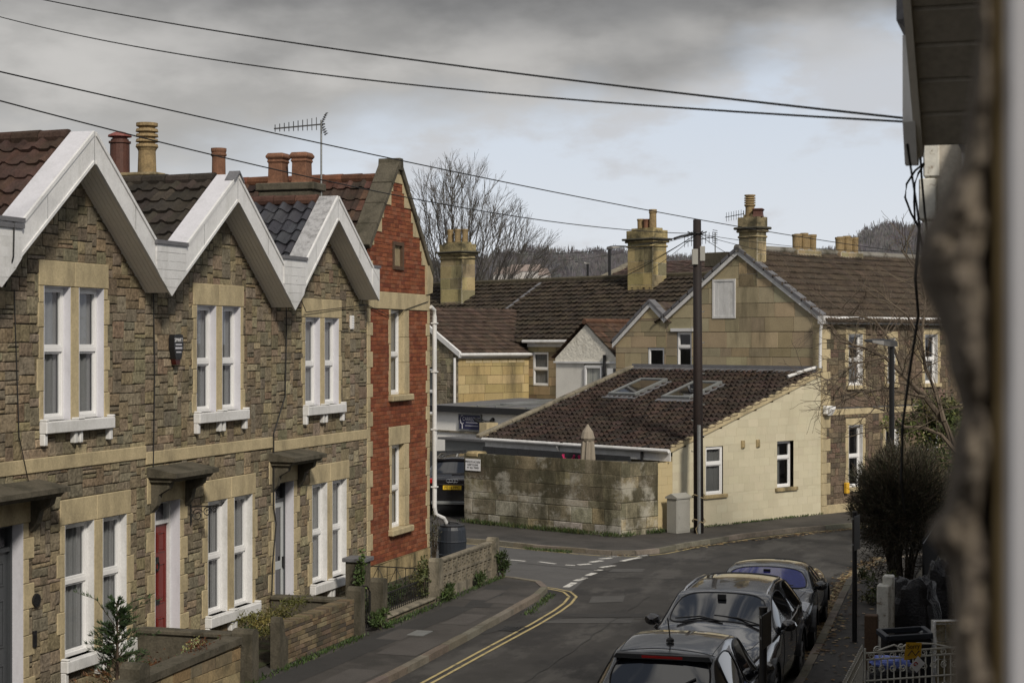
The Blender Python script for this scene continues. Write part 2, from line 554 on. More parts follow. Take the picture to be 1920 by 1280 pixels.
def rubble(fr, poly, holes, cell=.064, pal=RUB, wr=(3, 6), hr=(2, 4), gap=.0075, jt=.007, mort_d=-.012, dr=(.005, .014)):
    """random squared rubble as real stones; returns (stones MB, mortar MB)"""
    st, mo = MB(), MB()
    amin = min(p[0] for p in poly)
    amax = max(p[0] for p in poly)
    bmin = min(p[1] for p in poly)
    bmax = max(p[1] for p in poly)
    na = int((amax - amin) / cell) + 1
    nb = int((bmax - bmin) / cell) + 1
    free = [[False] * na for _ in range(nb)]
    for j in range(nb):
        b = bmin + (j + .5) * cell
        iv = intervals(poly, holes, b)
        for p, q in iv:
            mo.poly([fr.P(p, b - cell / 2, mort_d), fr.P(q, b - cell / 2, mort_d), fr.P(q, b + cell / 2, mort_d), fr.P(p, b + cell / 2, mort_d)])
        for i in range(na):
            a = amin + (i + .5) * cell
            free[j][i] = any(p <= a <= q for p, q in iv)
    for j in range(nb):
        i = 0
        while i < na:
            if not free[j][i]:
                i += 1
                continue
            h = rnd.choice((2, 2, 2, 3, 3, hr[1], 1)) if hr[1] > 3 else rnd.randint(*hr)
            w = rnd.randint(*wr)
            if h >= 4:
                w = rnd.randint(3, 6)
            elif h == 1:
                w = rnd.randint(3, 7)
            ww = 0
            while ww < w and i + ww < na and free[j][i + ww]:
                ww += 1
            # avoid leaving one-cell slivers
            if i + ww < na and free[j][i + ww] and (i + ww + 1 >= na or not free[j][i + ww + 1]):
                ww += 1
            hh = 1
            while hh < h and j + hh < nb and all(free[j + hh][i + k] for k in range(ww)):
                hh += 1
            for y in range(hh):
                for x in range(ww):
                    free[j + y][i + x] = False
            col = jit(rnd.choice(pal), .2)
            a0 = amin + i * cell
            b0 = bmin + j * cell
            stone(st, fr, a0, a0 + ww * cell, b0, b0 + hh * cell, rnd.uniform(*dr), gap, jt, col)
            i += ww
    return st, mo


def coursed(fr, poly, holes, heights, length, pal, gap=.005, d=.008, jt=.001, var=.12, mort_d=-.003, inset=.004, base=-.01, lvar=.0, clip=False):
    """coursed blocks or bricks; heights = function() of next course height"""
    st, mo = MB(), MB()
    bmin = min(p[1] for p in poly)
    bmax = max(p[1] for p in poly)
    edges = sorted({g for h in holes for g in (h[2], h[3])})
    b = bmin
    row = 0
    while b < bmax - 1e-3:
        h = heights()
        b1 = min(b + h, bmax)
        for e in edges:
            if b + 1e-3 < e < b1 - 1e-3:
                b1 = e
                break
        mid_b = (b + b1) / 2
        if clip:
            ivp = []
            for bb in (b + 1e-3, b1 - 1e-3):
                r_ = intervals(poly, [], bb)
                ivp += r_
            lo, hi = min(x[0] for x in ivp), max(x[1] for x in ivp)
            iv = intervals([(lo, b - 1), (hi, b - 1), (hi, b1 + 1), (lo, b1 + 1)], holes, mid_b)
        else:
            iv = intervals(poly, holes, mid_b)
        for p, q in iv:
            qd = [(p, b), (q, b), (q, b1), (p, b1)]
            if clip:
                qd = clip_convex(qd, poly)
            if len(qd) > 2:
                mo.poly([fr.P(x, y, mort_d) for x, y in qd])
            a = p - (length * .5 if row % 2 else 0) - rnd.uniform(0, lvar) * length
            while a < q:
                l = length * (1 + rnd.uniform(-lvar, lvar))
                x0, x1 = max(a, p), min(a + l, q)
                if x1 - x0 > .02:
                    stone(st, fr, x0, x1, b, b1, d * rnd.uniform(.7, 1.3), gap, jt, jit(rnd.choice(pal), var), base=base, inset=inset, clip=poly if clip else None)
                a += l
        b = b1
        row += 1
    return st, mo


def tiles(mb, P0, A, LA, D, LD, N, roll=.3, course=.32, amp=.035, lift=.03, pal=((.12, .05, .03),), var=.25, seg=6, style='roman', stagger=False):
    """a slope of profiled tiles: P0 ridge corner, A along ridge, D down slope, N normal"""
    P0, A, D, N = V3(P0), V3(A).normalized(), V3(D).normalized(), V3(N).normalized()
    nc = max(1, round(LD / course))
    cd = LD / nc
    nr = max(1, round(LA / roll))
    w = LA / nr

    def prof(t):
        t %= 1.0
        if style == 'roman':      # flat pan with a rounded roll
            return math.sin(PI * t / .45) if t < .45 else -.12
        if style == 'pan':        # S-shaped pantile
            return math.sin(2 * PI * t)
        if style == 'double':
            u = (t * 2) % 1.0
            return math.sin(PI * u / .5) if u < .5 else 0
        return 0
    for j in range(nc):
        lj = [rnd.uniform(-.22, .3) * lift for _ in range(nr + 2)]
        tj = [rnd.uniform(-.012, .012) for _ in range(nr + 2)]
        if nr * nc > 60:
            for _q in range(nr // 30):
                tj[rnd.randrange(nr)] = .045
        cols = [jit(rnd.choice(pal), var) for _ in range(nr + 1)]
        sh = .5 if (stagger and j % 2) else 0
        rows = []
        for (t, l) in ((j * cd - .02, 0.0), ((j + 1) * cd, lift), ((j + 1) * cd, -.005)):
            k = len(mb.v)
            for i in range(nr * seg + 1):
                u = i / seg
                wob = .006 * math.sin(u * 1.7 + j * 2.3)
                ti = int(u + sh)
                h = prof(u + sh) * amp + l + wob + (lj[ti] if l > 0 else 0)
                if l < 0:
                    h = min(h, l)
                mb.v.append(tuple(P0 + A * (u * w) + D * (t + (tj[ti] if l else 0)) + N * h))
            rows.append(k)
        for r in (0, 1):
            for i in range(nr * seg):
                mb.f.append((rows[r] + i, rows[r + 1] + i, rows[r + 1] + i + 1, rows[r] + i + 1))
                mb.c.append(cols[int((i / seg + sh))])


def text_mesh(name, txt, size, mat_, parent, P, right, up, depth=.002, align='CENTER'):
    cu = bpy.data.curves.new(name, 'FONT')
    cu.body = txt
    cu.size = size
    cu.align_x = align
    cu.align_y = 'CENTER'
    cu.extrude = depth
    tmp = bpy.data.objects.new('tmp_text', cu)
    COL.objects.link(tmp)
    dg = bpy.context.evaluated_depsgraph_get()
    me = bpy.data.meshes.new_from_object(tmp.evaluated_get(dg))
    COL.objects.unlink(tmp)
    bpy.data.objects.remove(tmp)
    right, up = V3(right).normalized(), V3(up).normalized()
    n = right.cross(up)
    off = V3(P) - (wloc(parent) if parent else V3((0, 0, 0)))
    for v in me.vertices:
        c = v.co.copy()
        v.co = off + right * c.x + up * c.y + n * c.z
    me.materials.clear()
    me.materials.append(mat_)
    o = bpy.data.objects.new(name, me)
    COL.objects.link(o)
    if parent:
        o.parent = parent
    return o
# ------------------------------------------------------------------ windows, doors
def window(fr, parent, a0, a1, b0, b1, rev=.13, fw=.05, mid=.5, curtain='full', lining=None, frame='upvc', cmat='curtain', tilt=0.0, bars=1, horn=False):
    """sash style window in opening (a0,a1,b0,b1), glass recessed by rev behind the wall face"""
    f = MB()
    d0, d1 = -rev - .02, -rev + .035
    fr.box(f, a0, a0 + fw, b0, b1, d0, d1)
    fr.box(f, a1 - fw, a1, b0, b1, d0, d1)
    fr.box(f, a0 + fw, a1 - fw, b1 - fw, b1, d0, d1)
    fr.box(f, a0 + fw, a1 - fw, b0, b0 + fw * 1.2, d0, d1 + .012)
    ia0, ia1 = a0 + fw, a1 - fw
    bm = b0 + (b1 - b0) * mid
    if bars:
        fr.box(f, ia0, ia1, bm - .035, bm + .035, d0, d1 + .004)
        # inner sash stiles; lower sash set back
        for (q0, q1, dd) in ((bm + .035, b1 - fw, -.004), (b0 + fw * 1.2, bm - .035, -.022)):
            fr.box(f, ia0, ia0 + .032, q0, q1, d0, d1 + dd)
            fr.box(f, ia1 - .032, ia1, q0, q1, d0, d1 + dd)
            fr.box(f, ia0 + .032, ia1 - .032, q0, q0 + .035, d0, d1 + dd)
            fr.box(f, ia0 + .032, ia1 - .032, q1 - .03, q1, d0, d1 + dd)
    w = f.build('window', M[frame], parent, bevel=.004)
    p = MB()
    p.poly([fr.P(ia0, b0 + fw, -rev), fr.P(ia1, b0 + fw, -rev), fr.P(ia1, b1 - fw, -rev), fr.P(ia0, b1 - fw, -rev)])
    p.build('pane', M['glass'], w)
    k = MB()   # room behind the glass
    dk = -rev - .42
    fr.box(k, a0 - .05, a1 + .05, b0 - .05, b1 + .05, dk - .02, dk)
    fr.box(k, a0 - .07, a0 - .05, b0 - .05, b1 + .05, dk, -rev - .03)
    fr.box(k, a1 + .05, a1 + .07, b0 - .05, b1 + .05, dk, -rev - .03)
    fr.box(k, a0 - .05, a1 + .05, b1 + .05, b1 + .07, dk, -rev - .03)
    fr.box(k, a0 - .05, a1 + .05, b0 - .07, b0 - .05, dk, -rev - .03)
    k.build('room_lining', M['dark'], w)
    if curtain:
        c = MB()
        spans = {'full': [(a0, a1)], 'right': [(a0 + (a1 - a0) * .45, a1)], 'left': [(a0, a0 + (a1 - a0) * .5)], 'sides': [(a0, a0 + (a1 - a0) * .28), (a1 - (a1 - a0) * .4, a1)],
                 'low': [(a0, a1)]}[curtain]
        top = b1 if curtain != 'low' else b0 + (b1 - b0) * .52
        for s0, s1 in spans:
            n = max(6, int((s1 - s0) / .022))
            ph = rnd.uniform(0, 6)
            pts = [(s0 + (s1 - s0) * i / n, -rev - .07 + .018 * math.sin(i * 1.25 + ph) + .01 * math.sin(i * .37 + ph)) for i in range(n + 1)]
            for (x0, y0), (x1, y1) in zip(pts, pts[1:]):
                c.poly([fr.P(x0, b0, y0), fr.P(x1, b0, y1), fr.P(x1, top, y1), fr.P(x0, top, y0)])
        c.build('curtain', M[cmat], w, smooth=True)
    if lining:
        l = MB()
        t = .012
        fr.box(l, a1 - t, a1 - .0005, b0, b1, d1, .016)
        fr.box(l, a0 + .0005, a0 + t, b0, b1, d1, .016)
        fr.box(l, a0 + t, a1 - t, b1 - t, b1 + .004, d1, .006)
        l.build('reveal', M[lining], w)
    return w


def quoin_jamb(mb, fr, a_in, side, b0, b1, din=-.17, d=.022, short=.11, long=.21, hmin=.26, hmax=.36):
    """side +1: blocks extend to larger a"""
    b = b0
    k = rnd.randint(0, 1)
    while b < b1 - .02:
        h = rnd.uniform(hmin, hmax)
        t = min(b + h, b1)
        if b1 - t < .12:
            t = b1
        w = (short if k % 2 else long) * rnd.uniform(.9, 1.1)
        dd = d + rnd.uniform(-.004, .004)
        if side > 0:
            fr.box(mb, a_in, a_in + w, b + .002, t - .002, din, dd)
        else:
            fr.box(mb, a_in - w, a_in, b + .002, t - .002, din, dd)
        b = t
        k += 1


def sill_white(fr, parent, a0, a1, zt, am, mat_='white'):
    s = MB()
    fr.box(s, a0 - .02, a1 + .02, zt - .17, zt, .0, .13)
    fr.box(s, a0 - .02, a0 + .05, zt, zt + .035, .0, .13)
    fr.box(s, a1 - .05, a1 + .02, zt, zt + .035, .0, .13)
    fr.box(s, am - .09, am + .09, zt, zt + .03, .0, .135)
    for x0, x1 in ((a0 - .015, a0 + .07), (am - .11, am - .03), (am + .03, am + .11), (a1 - .07, a1 + .015)):
        fr.box(s, x0, x1, zt - .34, zt - .17, .0, .09)
    return s.build('window_sill', M[mat_], parent, bevel=.012)


def chimney_pot(kind, c, h, r, parent, col=None):
    m = MB()
    if kind == 'roll':       # round pot with rolled rim
        m.lathe(c, [(r * 1.05, 0), (r, .05), (r * .95, h * .78), (r * .98, h * .8), (r * 1.12, h * .82), (r * 1.12, h * .86), (r * 1.0, h * .88), (r * 1.1, h * .93), (r * 1.1, h), (r * .8, h), (r * .75, h - .1)], 18)
        return m.build('chimney_pot', M[col or 'buffpot'], parent, smooth=False)
    if kind == 'louvre':
        pr = [(r * 1.0, 0), (r * .92, h * .45), (r * 1.05, h * .5)]
        for i in range(4):
            z = h * (.53 + i * .1)
            pr += [(r * 1.2, z), (r * 1.12, z + h * .055), (r * .85, z + h * .06), (r * .85, z + h * .085)]
        pr += [(r * 1.15, h * .94), (r * 1.15, h), (r * .8, h)]
        m.lathe(c, pr, 18)
        return m.build('chimney_pot', M[col or 'buffpot'], parent)
    if kind == 'cap':        # pot with metal hat
        m.lathe(c, [(r, 0), (r * .98, h * .7), (r * 1.12, h * .71), (r * 1.12, h * .75), (r * .9, h * .76), (r * .9, h * .8)], 18)
        o = m.build('chimney_pot', M[col or 'brownpot'], parent)
        k = MB()
        k.lathe((c[0], c[1], c[2] + h * .8), [(r * .75, 0), (r * .75, .04)], 12)
        k.lathe((c[0], c[1], c[2] + h * .86), [(r * 1.2, 0), (r * 1.15, h * .04), (r * .6, h * .1), (r * .1, h * .13)], 18)
        for i in range(4):
            t = i * PI / 2
            k.box(c[0] + r * .7 * math.cos(t) - .012, c[0] + r * .7 * math.cos(t) + .012, c[1] + r * .7 * math.sin(t) - .012, c[1] + r * .7 * math.sin(t) + .012, c[2] + h * .78, c[2] + h * .9)
        k.build('pot_hat', M['redcap'], o)
        return o
    if kind == 'square':
        q = math.sqrt(2)
        m.lathe(c, [(r * q * 1.15, 0), (r * q, .06), (r * q * .95, h * .68), (r * q * 1.08, h * .72), (r * q * 1.08, h * .76), (r * q * .98, h * .78), (r * q * 1.2, h * .85), (r * q * 1.25, h * .9), (r * q * 1.0, h), (r * q * .7, h), (r * q * .65, h - .08)], 4, rot=PI / 4)
        return m.build('chimney_pot', M[col or 'terracotta'], parent, bevel=.01)
    if kind == 'plain':
        m.lathe(c, [(r * .9, 0), (r * .95, .04), (r, h * .85), (r * 1.12, h * .87), (r * 1.12, h), (r * .85, h), (r * .8, h - .06)], 14)
        return m.build('chimney_pot', M[col or 'buffpot'], parent, smooth=False)


# ------------------------------------------------------------------ the stone terrace
XF = -13.5
TF = Fr((XF, 0, 0), (0, 1, 0), (1, 0, 0))      # terrace facade frame: a = world Y, d = +X
BND = [19.08, 23.56, 28.06, 32.55]
GND = .0


def terrace_house(i, label, tile_pal, tile_kind, style, door, open_top):
    s0, s1 = BND[i], BND[i + 1]
    dz = (.1, 0, -.08)[i]
    c = (21.36, 25.83, 30.02)[i]
    za = (8.2, 8.0, 7.98)[i]
    TIP = (5.96, 5.92, 5.78, 6.02)
    t = .45
    root = thing('terraced_house', label, 'house', (XF, c, 0), 'gabled stone terrace houses')
    lft, rgt = c - s0, (s1 - c if i < 2 else 2.05)
    kl, kr = (za - t - TIP[i]) / lft, (za - t - TIP[i + 1]) / rgt
    KS = {-1: kl, 1: kr}
    # openings
    uo = s0 + (1.67 if i == 0 else 1.65 if i == 1 else 1.41)
    go = s0 + (2.20 if i == 0 else 2.04 if i == 1 else 1.73)
    uw = [(uo, uo + .68), (uo + .9, uo + 1.58)]
    gw = [(go, go + .70), (go + .95, go + 1.65)]
    if i == 0:
        gw = [(go, go + .78), (go + 1.02, go + 1.70)]
    ub0, ub1 = 4.02 + dz * .6, 5.80 + dz * 1.8
    gb0, gb1 = .60 + dz * .5, 2.52 + dz * .6
    da0, da1 = s0 + (.10 if i == 0 else .28 if i == 1 else .10), s0 + (1.17 if i == 0 else 1.08 if i == 1 else .90)
    dtop = 2.66 + dz * .5
    holes = [(a, b, ub0, ub1) for a, b in uw] + [(a, b, gb0, gb1) for a, b in gw] + [(da0, da1, GND, dtop)]
    holes = [(a - .06, b + .06, z0 - (.03 if z0 > .3 else 0), z1 + .05) for a, b, z0, z1 in holes]
    # stones also stop at the dressed surrounds
    sur = [(uw[0][0] - .1, uw[1][1] + .1, ub1, ub1 + .37), (gw[0][0] - .1, gw[1][1] + .1, gb1, gb1 + .37),
           (uw[0][1], uw[1][0], ub0, ub1), (gw[0][1], gw[1][0], gb0, gb1),
           (da0 - .1, da1 + .1, dtop, dtop + .45)]
    zc = za - .2
    poly = [(s0, GND), (s1, GND), (s1, zc - kr * (s1 - c)), (c, zc), (s0, zc - kl * (c - s0))]
    st, mo = rubble(TF, poly, holes + sur, pal=RUB)
    # solid backing with the openings left out
    for b0_, b1_, in ((GND, zc),):
        pass
    wall = st.build('wall', M['rubble'], root)
    back = MB()
    for (x0, x1, z0, z1) in sur:
        TF.box(back, x0, x1, z0, z1, -.2, -.03)
    for v, f, col_ in ((mo.v, mo.f, mo.c),):
        n = len(back.v)
        back.v += v
        back.f += [tuple(q + n for q in ff) for ff in f]
        back.c += col_
    # side and rear walls of the body
    back.box(XF - 7.5, XF - .2, s0 + .0, s0 + .1, GND, 6.2)
    back.box(XF - 7.5, XF - .2, s1 - .1, s1, GND, 6.2)
    back.box(XF - 7.6, XF - 7.5, s0, s1, GND, 6.2)
    back.build('mortar_bed', M['mortar'], root)
    # dressed stone
    ds = MB()
    TF.box(ds, s0 + .003, s1 - .003, 3.28 + dz, 3.48 + dz, -.05, .03)
    for ops, b0, b1, lo in ((uw, ub0, ub1, .36), (gw, gb0, gb1, .36)):
        a0, a1 = ops[0][0], ops[-1][1]
        mid_ = (a0 + a1) / 2
        TF.box(ds, a0 - .12, mid_ - .002, b1, b1 + lo, -.17, .026)
        TF.box(ds, mid_ + .002, a1 + .12, b1, b1 + lo, -.17, .028)
        TF.box(ds, ops[0][1], ops[1][0], b0, b1 - .002, -.17, .02)
        quoin_jamb(ds, TF, a0, -1, b0, b1 - .002, short=.11, long=.2 if b0 < 2 else .16, hmin=.3, hmax=.5)
        quoin_jamb(ds, TF, a1, 1, b0, b1 - .002, short=.11, long=.2 if b0 < 2 else .16, hmin=.3, hmax=.5)
    quoin_jamb(ds, TF, da0, -1, GND, dtop, short=.12, long=.24)
    quoin_jamb(ds, TF, da1, 1, GND, dtop, short=.14, long=.28)
    TF.box(ds, da0 - .24, da1 + .26, dtop, dtop + .42, -.17, .024)
    TF.box(ds, s0, s1, GND - .3, GND + .15, -.1, .045)
    ds.build('dressed_stone', M['dressed'], root, bevel=.01)
    # windows
    for n, (a0, a1) in enumerate(uw):
        window(TF, root, a0, a1, ub0, ub1, curtain=('right', 'sides', 'right')[i], lining='lilac', cmat='curtain', mid=.53 if i == 0 else .47)
    for n, (a0, a1) in enumerate(gw):
        window(TF, root, a0, a1, gb0, gb1, curtain=(('full', 'right')[n], ('sides', 'full')[n], ('full', 'full')[n])[i], lining='white', cmat='curtain', mid=.56 if i == 0 else .5)
    sill_white(TF, root, uw[0][0] - .08, uw[1][1] + .12, ub0, (uw[0][1] + uw[1][0]) / 2)
    sill_white(TF, root, gw[0][0] - .08, gw[1][1] + .12, gb0, (gw[0][1] + gw[1][0]) / 2)
    # door
    dr = MB()
    dd = -.2
    dh = dtop - .38
    TF.box(dr, da0 + .05, da1 - .05, GND, dh, dd - .05, dd)
    w_ = da1 - da0 - .1
    dm = {'red': 'red_door', 'grey': 'grey_door', 'pale': 'pale_door'}[door]
    if door != 'pale':
        for (x0, x1) in ((.1, .45), (.55, .9)):
            for (z0, z1) in ((.1, .34), (.44, .72), (.8, .94)):
                pa0, pa1 = da0 + .05 + w_ * x0, da0 + .05 + w_ * x1
                pz0, pz1 = GND + (dh - GND) * z0, GND + (dh - GND) * z1
                for q in ((pa0, pa0 + .02, pz0, pz1), (pa1 - .02, pa1, pz0, pz1), (pa0 + .02, pa1 - .02, pz0, pz0 + .02), (pa0 + .02, pa1 - .02, pz1 - .02, pz1)):
                    TF.box(dr, *q, dd, dd + .014)
                TF.box(dr, pa0 + .04, pa1 - .04, pz0 + .04, pz1 - .04, dd, dd + .008)
    else:
        for q in ((da0 + .05, da0 + .14, GND, dh), (da1 - .14, da1 - .05, GND, dh), (da0 + .14, da1 - .14, dh - .1, dh), (da0 + .14, da1 - .14, 1.0, 1.15), (da0 + .14, da1 - .14, GND, .25)):
            TF.box(dr, *q, dd, dd + .03)
    d_o = dr.build('door', M[dm], root, bevel=.004)
    if door == 'pale':
        g = MB()
        g.poly([TF.P(da0 + .14, 1.15, dd + .012), TF.P(da1 - .14, 1.15, dd + .012), TF.P(da1 - .14, dh - .1, dd + .012), TF.P(da0 + .14, dh - .1, dd + .012)])
        g.poly([TF.P(da0 + .14, .25, dd + .012), TF.P(da1 - .14, .25, dd + .012), TF.P(da1 - .14, 1.0, dd + .012), TF.P(da0 + .14, 1.0, dd + .012)])
        g.build('door_glass', M['carglass'], d_o)
        h = MB()
        TF.box(h, da1 - .12, da1 - .07, 1.02, 1.22, dd + .03, dd + .07)
        h.build('handle', M['blackplastic'], d_o)
    else:
        h = MB()
        TF.box(h, da0 + .05 + w_ * .36, da0 + .05 + w_ * .64, 1.0, 1.08, dd, dd + .02)
        h.build('letter_plate', M['iron'], d_o)
        h = MB()
        cc = TF.P(da0 + .05 + w_ * .5, 1.62, dd + .03)
        h.tube([cc + V3((0, .055 * math.cos(t), .07 * math.sin(t))) for t in [2 * PI * q / 12 for q in range(13)]], .014, 6)
        TF.box(h, da0 + .05 + w_ * .45, da0 + .05 + w_ * .55, 1.68, 1.76, dd, dd + .04)
        h.build('knocker', M['iron'], d_o)
    fm = MB()
    fcol = {'red': 'white', 'grey': 'grey_door', 'pale': 'grey_door'}[door]
    TF.box(fm, da0, da0 + .05, GND, dtop, -.26, -.15)
    TF.box(fm, da1 - .05, da1, GND, dtop, -.26, -.15)
    TF.box(fm, da0 + .05, da1 - .05, dtop - .05, dtop, -.26, -.15)
    TF.box(fm, da0 + .05, da1 - .05, dh, dh + .06, -.26, -.16)
    fo = fm.build('door_frame', M[fcol], root)
    g = MB()
    g.poly([TF.P(da0 + .05, dh + .06, -.2), TF.P(da1 - .05, dh + .06, -.2), TF.P(da1 - .05, dtop - .05, -.2), TF.P(da0 + .05, dtop - .05, -.2)])
    g.build('transom_pane', M['glass'], fo)
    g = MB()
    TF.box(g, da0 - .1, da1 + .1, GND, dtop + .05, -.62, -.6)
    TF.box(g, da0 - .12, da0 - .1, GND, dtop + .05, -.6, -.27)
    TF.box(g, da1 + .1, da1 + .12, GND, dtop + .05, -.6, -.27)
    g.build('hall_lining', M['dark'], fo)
    l = MB()
    TF.box(l, da1 - .012, da1 - .0005, GND, dtop, -.15, .017)
    TF.box(l, da0 + .0005, da0 + .012, GND, dtop, -.15, .017)
    l.build('door_reveal', M['lilac'], root)
    # stone door canopy on brackets
    cn = MB()
    ca0, ca1 = da0 - .16, da1 + .30
    cz = dtop + .42
    cn.prism([TF.P(ca0 - .08, cz, .0), TF.P(ca0 - .08, cz, .52), TF.P(ca0 - .08, cz + .07, .52), TF.P(ca0 - .08, cz + .16, .0)], V3((0, ca1 - ca0 + .16, 0)))
    cn.prism([TF.P(ca0 - .03, cz - .07, .0), TF.P(ca0 - .03, cz - .07, .40), TF.P(ca0 - .03, cz - .001, .46), TF.P(ca0 - .03, cz - .001, .0)], V3((0, ca1 - ca0 + .06, 0)))
    for x in (ca0 + .02, ca1 - .14):
        cn.prism([TF.P(x, cz - .07, .0), TF.P(x, cz - .07, .36), TF.P(x, cz - .17, .33), TF.P(x, cz - .27, .16), TF.P(x, cz - .44, .12), TF.P(x, cz - .55, .03), TF.P(x, cz - .55, .0)], V3((0, .12, 0)))
    cn.build('door_canopy', M['concrete_dark'], root, bevel=.012)
    # bargeboard: a boxed chevron standing out from the gable
    d0, d1 = .06, .45
    bb = MB()
    f0, f1 = d1 - .03, d1
    th_out = .03

    def leg(sgn, w):
        e = w
        k = KS[sgn]
        top = [(c, za), (c + sgn * e, za - k * e), (c + sgn * e, za - k * e - t), (c, za - t)]
        # front board
        TF.prism(bb, top, f0, f1 - (.0 if sgn < 0 else .002))
    leg(-1, lft - .002)
    leg(1, rgt - .002)
    b_o = bb.build('bargeboard', M['white'], root, bevel=.006)
    jt_ = MB()
    TF.box(jt_, c - .004, c + .004, za - t, za - .01, f1, f1 + .0015)
    jt_.build('board_joint', M['lead'], b_o)
    for sgn, w in ((-1, lft), (1, rgt)):
        k = KS[sgn]
        for e0 in (.52,):
            jt_ = MB()
            a_j = c + sgn * w * e0
            z_j = za - k * w * e0
            TF.box(jt_, a_j - .003, a_j + .003, z_j - t, z_j - .01, f1, f1 + .0015)
            jt_.build('board_joint', M['lead'], b_o)
    for sgn, w in ((-1, lft), (1, rgt)):
        k = KS[sgn]
        a_e = c + sgn * (w - .004)
        a_s = c + sgn * .03
        for o0, o1 in ((t - .045, t + .004), (-.012, .05)):
            jt_ = MB()
            TF.prism(jt_, [(a_s, za - k * .03 - o0), (a_e, za - k * (w - .004) - o0), (a_e, za - k * (w - .004) - o1), (a_s, za - k * .03 - o1)], f1, f1 + .018)
            jt_.build('edge_batten', M['white'], b_o, bevel=.004)
    tb = MB()
    for sgn, w in ((-1, lft), (1, rgt)):
        k = KS[sgn]
        a_e = c + sgn * (w - .002)
        TF.prism(tb, [(c, za), (a_e, za - k * (w - .002)), (a_e, za - k * w - .05), (c, za - .05)], d0, f0 - .001)
    tb.build('verge_top', M['cap_weathered'] if i == 2 else M['verge'], b_o)
    sf = MB()
    for sgn, w in ((-1, lft), (1, rgt)):
        k = KS[sgn]
        nb = 6
        for q in range(nb):        # soffit boards running up the slope
            e0 = d0 - .07 + (f0 - d0 + .065) * q / nb
            e1 = d0 - .07 + (f0 - d0 + .065) * (q + 1) / nb - .006
            a_e = c + sgn * (w - .004)
            TF.prism(sf, [(c, za - t + .06), (a_e, za - k * w - t + .06), (a_e, za - k * w - t + .035), (c, za - t + .035)], e0, e1)
    sf.build('soffit', M['soffit'], b_o)
    # boarded infill where two gables meet
    if i < 2:
        b = s1
        nz = 6
        zt, zb = 6.70 - (.02 if i else 0), TIP[i + 1] - .02
        inf = MB()
        for q in range(nz):
            u0, u1 = q / nz, (q + 1) / nz

            def half(u):
                z = zt + (zb - zt) * u
                lim = .46 if z > zb + .8 * .46 else (z - zb) / .8
                return max(.012, lim)
            z0, z1 = zt + (zb - zt) * u0, zt + (zb - zt) * u1 + .005
            TF.prism(inf, [(b - half(u0), z0), (b + half(u0), z0), (b + half(u1), z1), (b - half(u1), z1)], d1 - .01, d1 + .022 - (.003 if q % 2 else 0))
        inf.build('valley_boarding', M['white'], root, bevel=.005)
        g = MB()
        TF.box(g, b - .50, b + .48, zt - .01, zt + .05, -6.5, d1 + .05)
        g.build('valley_gutter', M['lead'], root)
    else:
        e = MB()
        zt = za - kr * rgt
        TF.prism(e, [(c + rgt - .34, zt + .22), (c + rgt + .02, zt + .20), (c + rgt + .02, zt - t + .02), (c + rgt - .34, zt - t + .30)], d0, d1 + .012)
        e.build('bargeboard_return', M['white'], root, bevel=.006)
        g = MB()
        TF.box(g, c + rgt - .3, c + rgt + .06, zt + .21, zt + .26, -.1, d1 + .03)
        g.build('lead_cap', M['lead'], root)
    if i == 0:
        e = MB()
        zt = za - kl * lft
        TF.prism(e, [(c - lft - .5, zt + .35), (c - lft + .45, zt + .37), (c - lft + .45, zt - .08), (c - lft, zt - t), (c - lft - .5, zt - .06)], d1 - .01, d1 + .02)
        e.build('valley_boarding', M['white'], root, bevel=.006)
        g = MB()
        TF.box(g, c - lft - .5, c - lft + .5, zt + .36, zt + .42, -3, d1 + .05)
        g.build('valley_gutter', M['lead'], root)
        # rough cut overhang and bracket seen on the first house edge
        g = MB()
        g.tube([TF.P(c - lft + .25, zt + .36, d1 + .04), TF.P(c - lft + .22, zt - .1, d1 + .05), TF.P(c - lft + .25, zt - .5, d1 - .1)], .012, 5)
        g.build('drip_cable', M['cable'], root)
    # roof
    tl = MB()
    LX = 7.2
    x0 = XF + d0 - .03
    zr = za - .075
    for sgn, w in ((-1, lft + .02), (1, rgt + .02)):
        k = KS[sgn]
        n = V3((0, sgn * k, 1)).normalized()
        A = V3((-1, 0, 0))
        D = V3((0, sgn, -k)).normalized()
        L = w * math.sqrt(1 + k * k)
        if tile_kind == 'tile_glossy':
            tiles(tl, (x0, c, zr), A, LX, D, L, n, roll=.30, course=.33, amp=.05, lift=.035, pal=tile_pal, var=.12, style='pan', seg=7)
        else:
            tiles(tl, (x0, c, zr), A, LX, D, L, n, roll=.30, course=.36, amp=.045, lift=.04, pal=tile_pal, var=.22, style=style, seg=7)
    r_o = tl.build('roof', M[tile_kind], root, smooth=False)
    rd = MB()
    nseg = 16
    for q in range(nseg):
        xa, xb = x0 - LX * q / nseg, x0 - LX * (q + 1) / nseg + .01
        rr = .115 + rnd.uniform(-.006, .006)
        rd.tube([(xa, c, zr + .0), (xb, c, zr + .0)], [rr, rr * .93], 10, col=jit(tile_pal[0] if i != 2 else (.075, .04, .03), .2))
    rd.build('ridge_tiles', M['tile'], r_o)
    if i == 1:
        g = MB()
        g.prism([TF.P(c - .17, za - .14, d1 - .16), TF.P(c, za + .015, d1 - .16), TF.P(c + .17, za - .14, d1 - .16), TF.P(c + .17, za - .11, d1 - .16), TF.P(c, za + .055, d1 - .16), TF.P(c - .17, za - .11, d1 - .16)], V3((.2, 0, 0)))
        g.build('apex_cap', M['lead'], root)
    return root


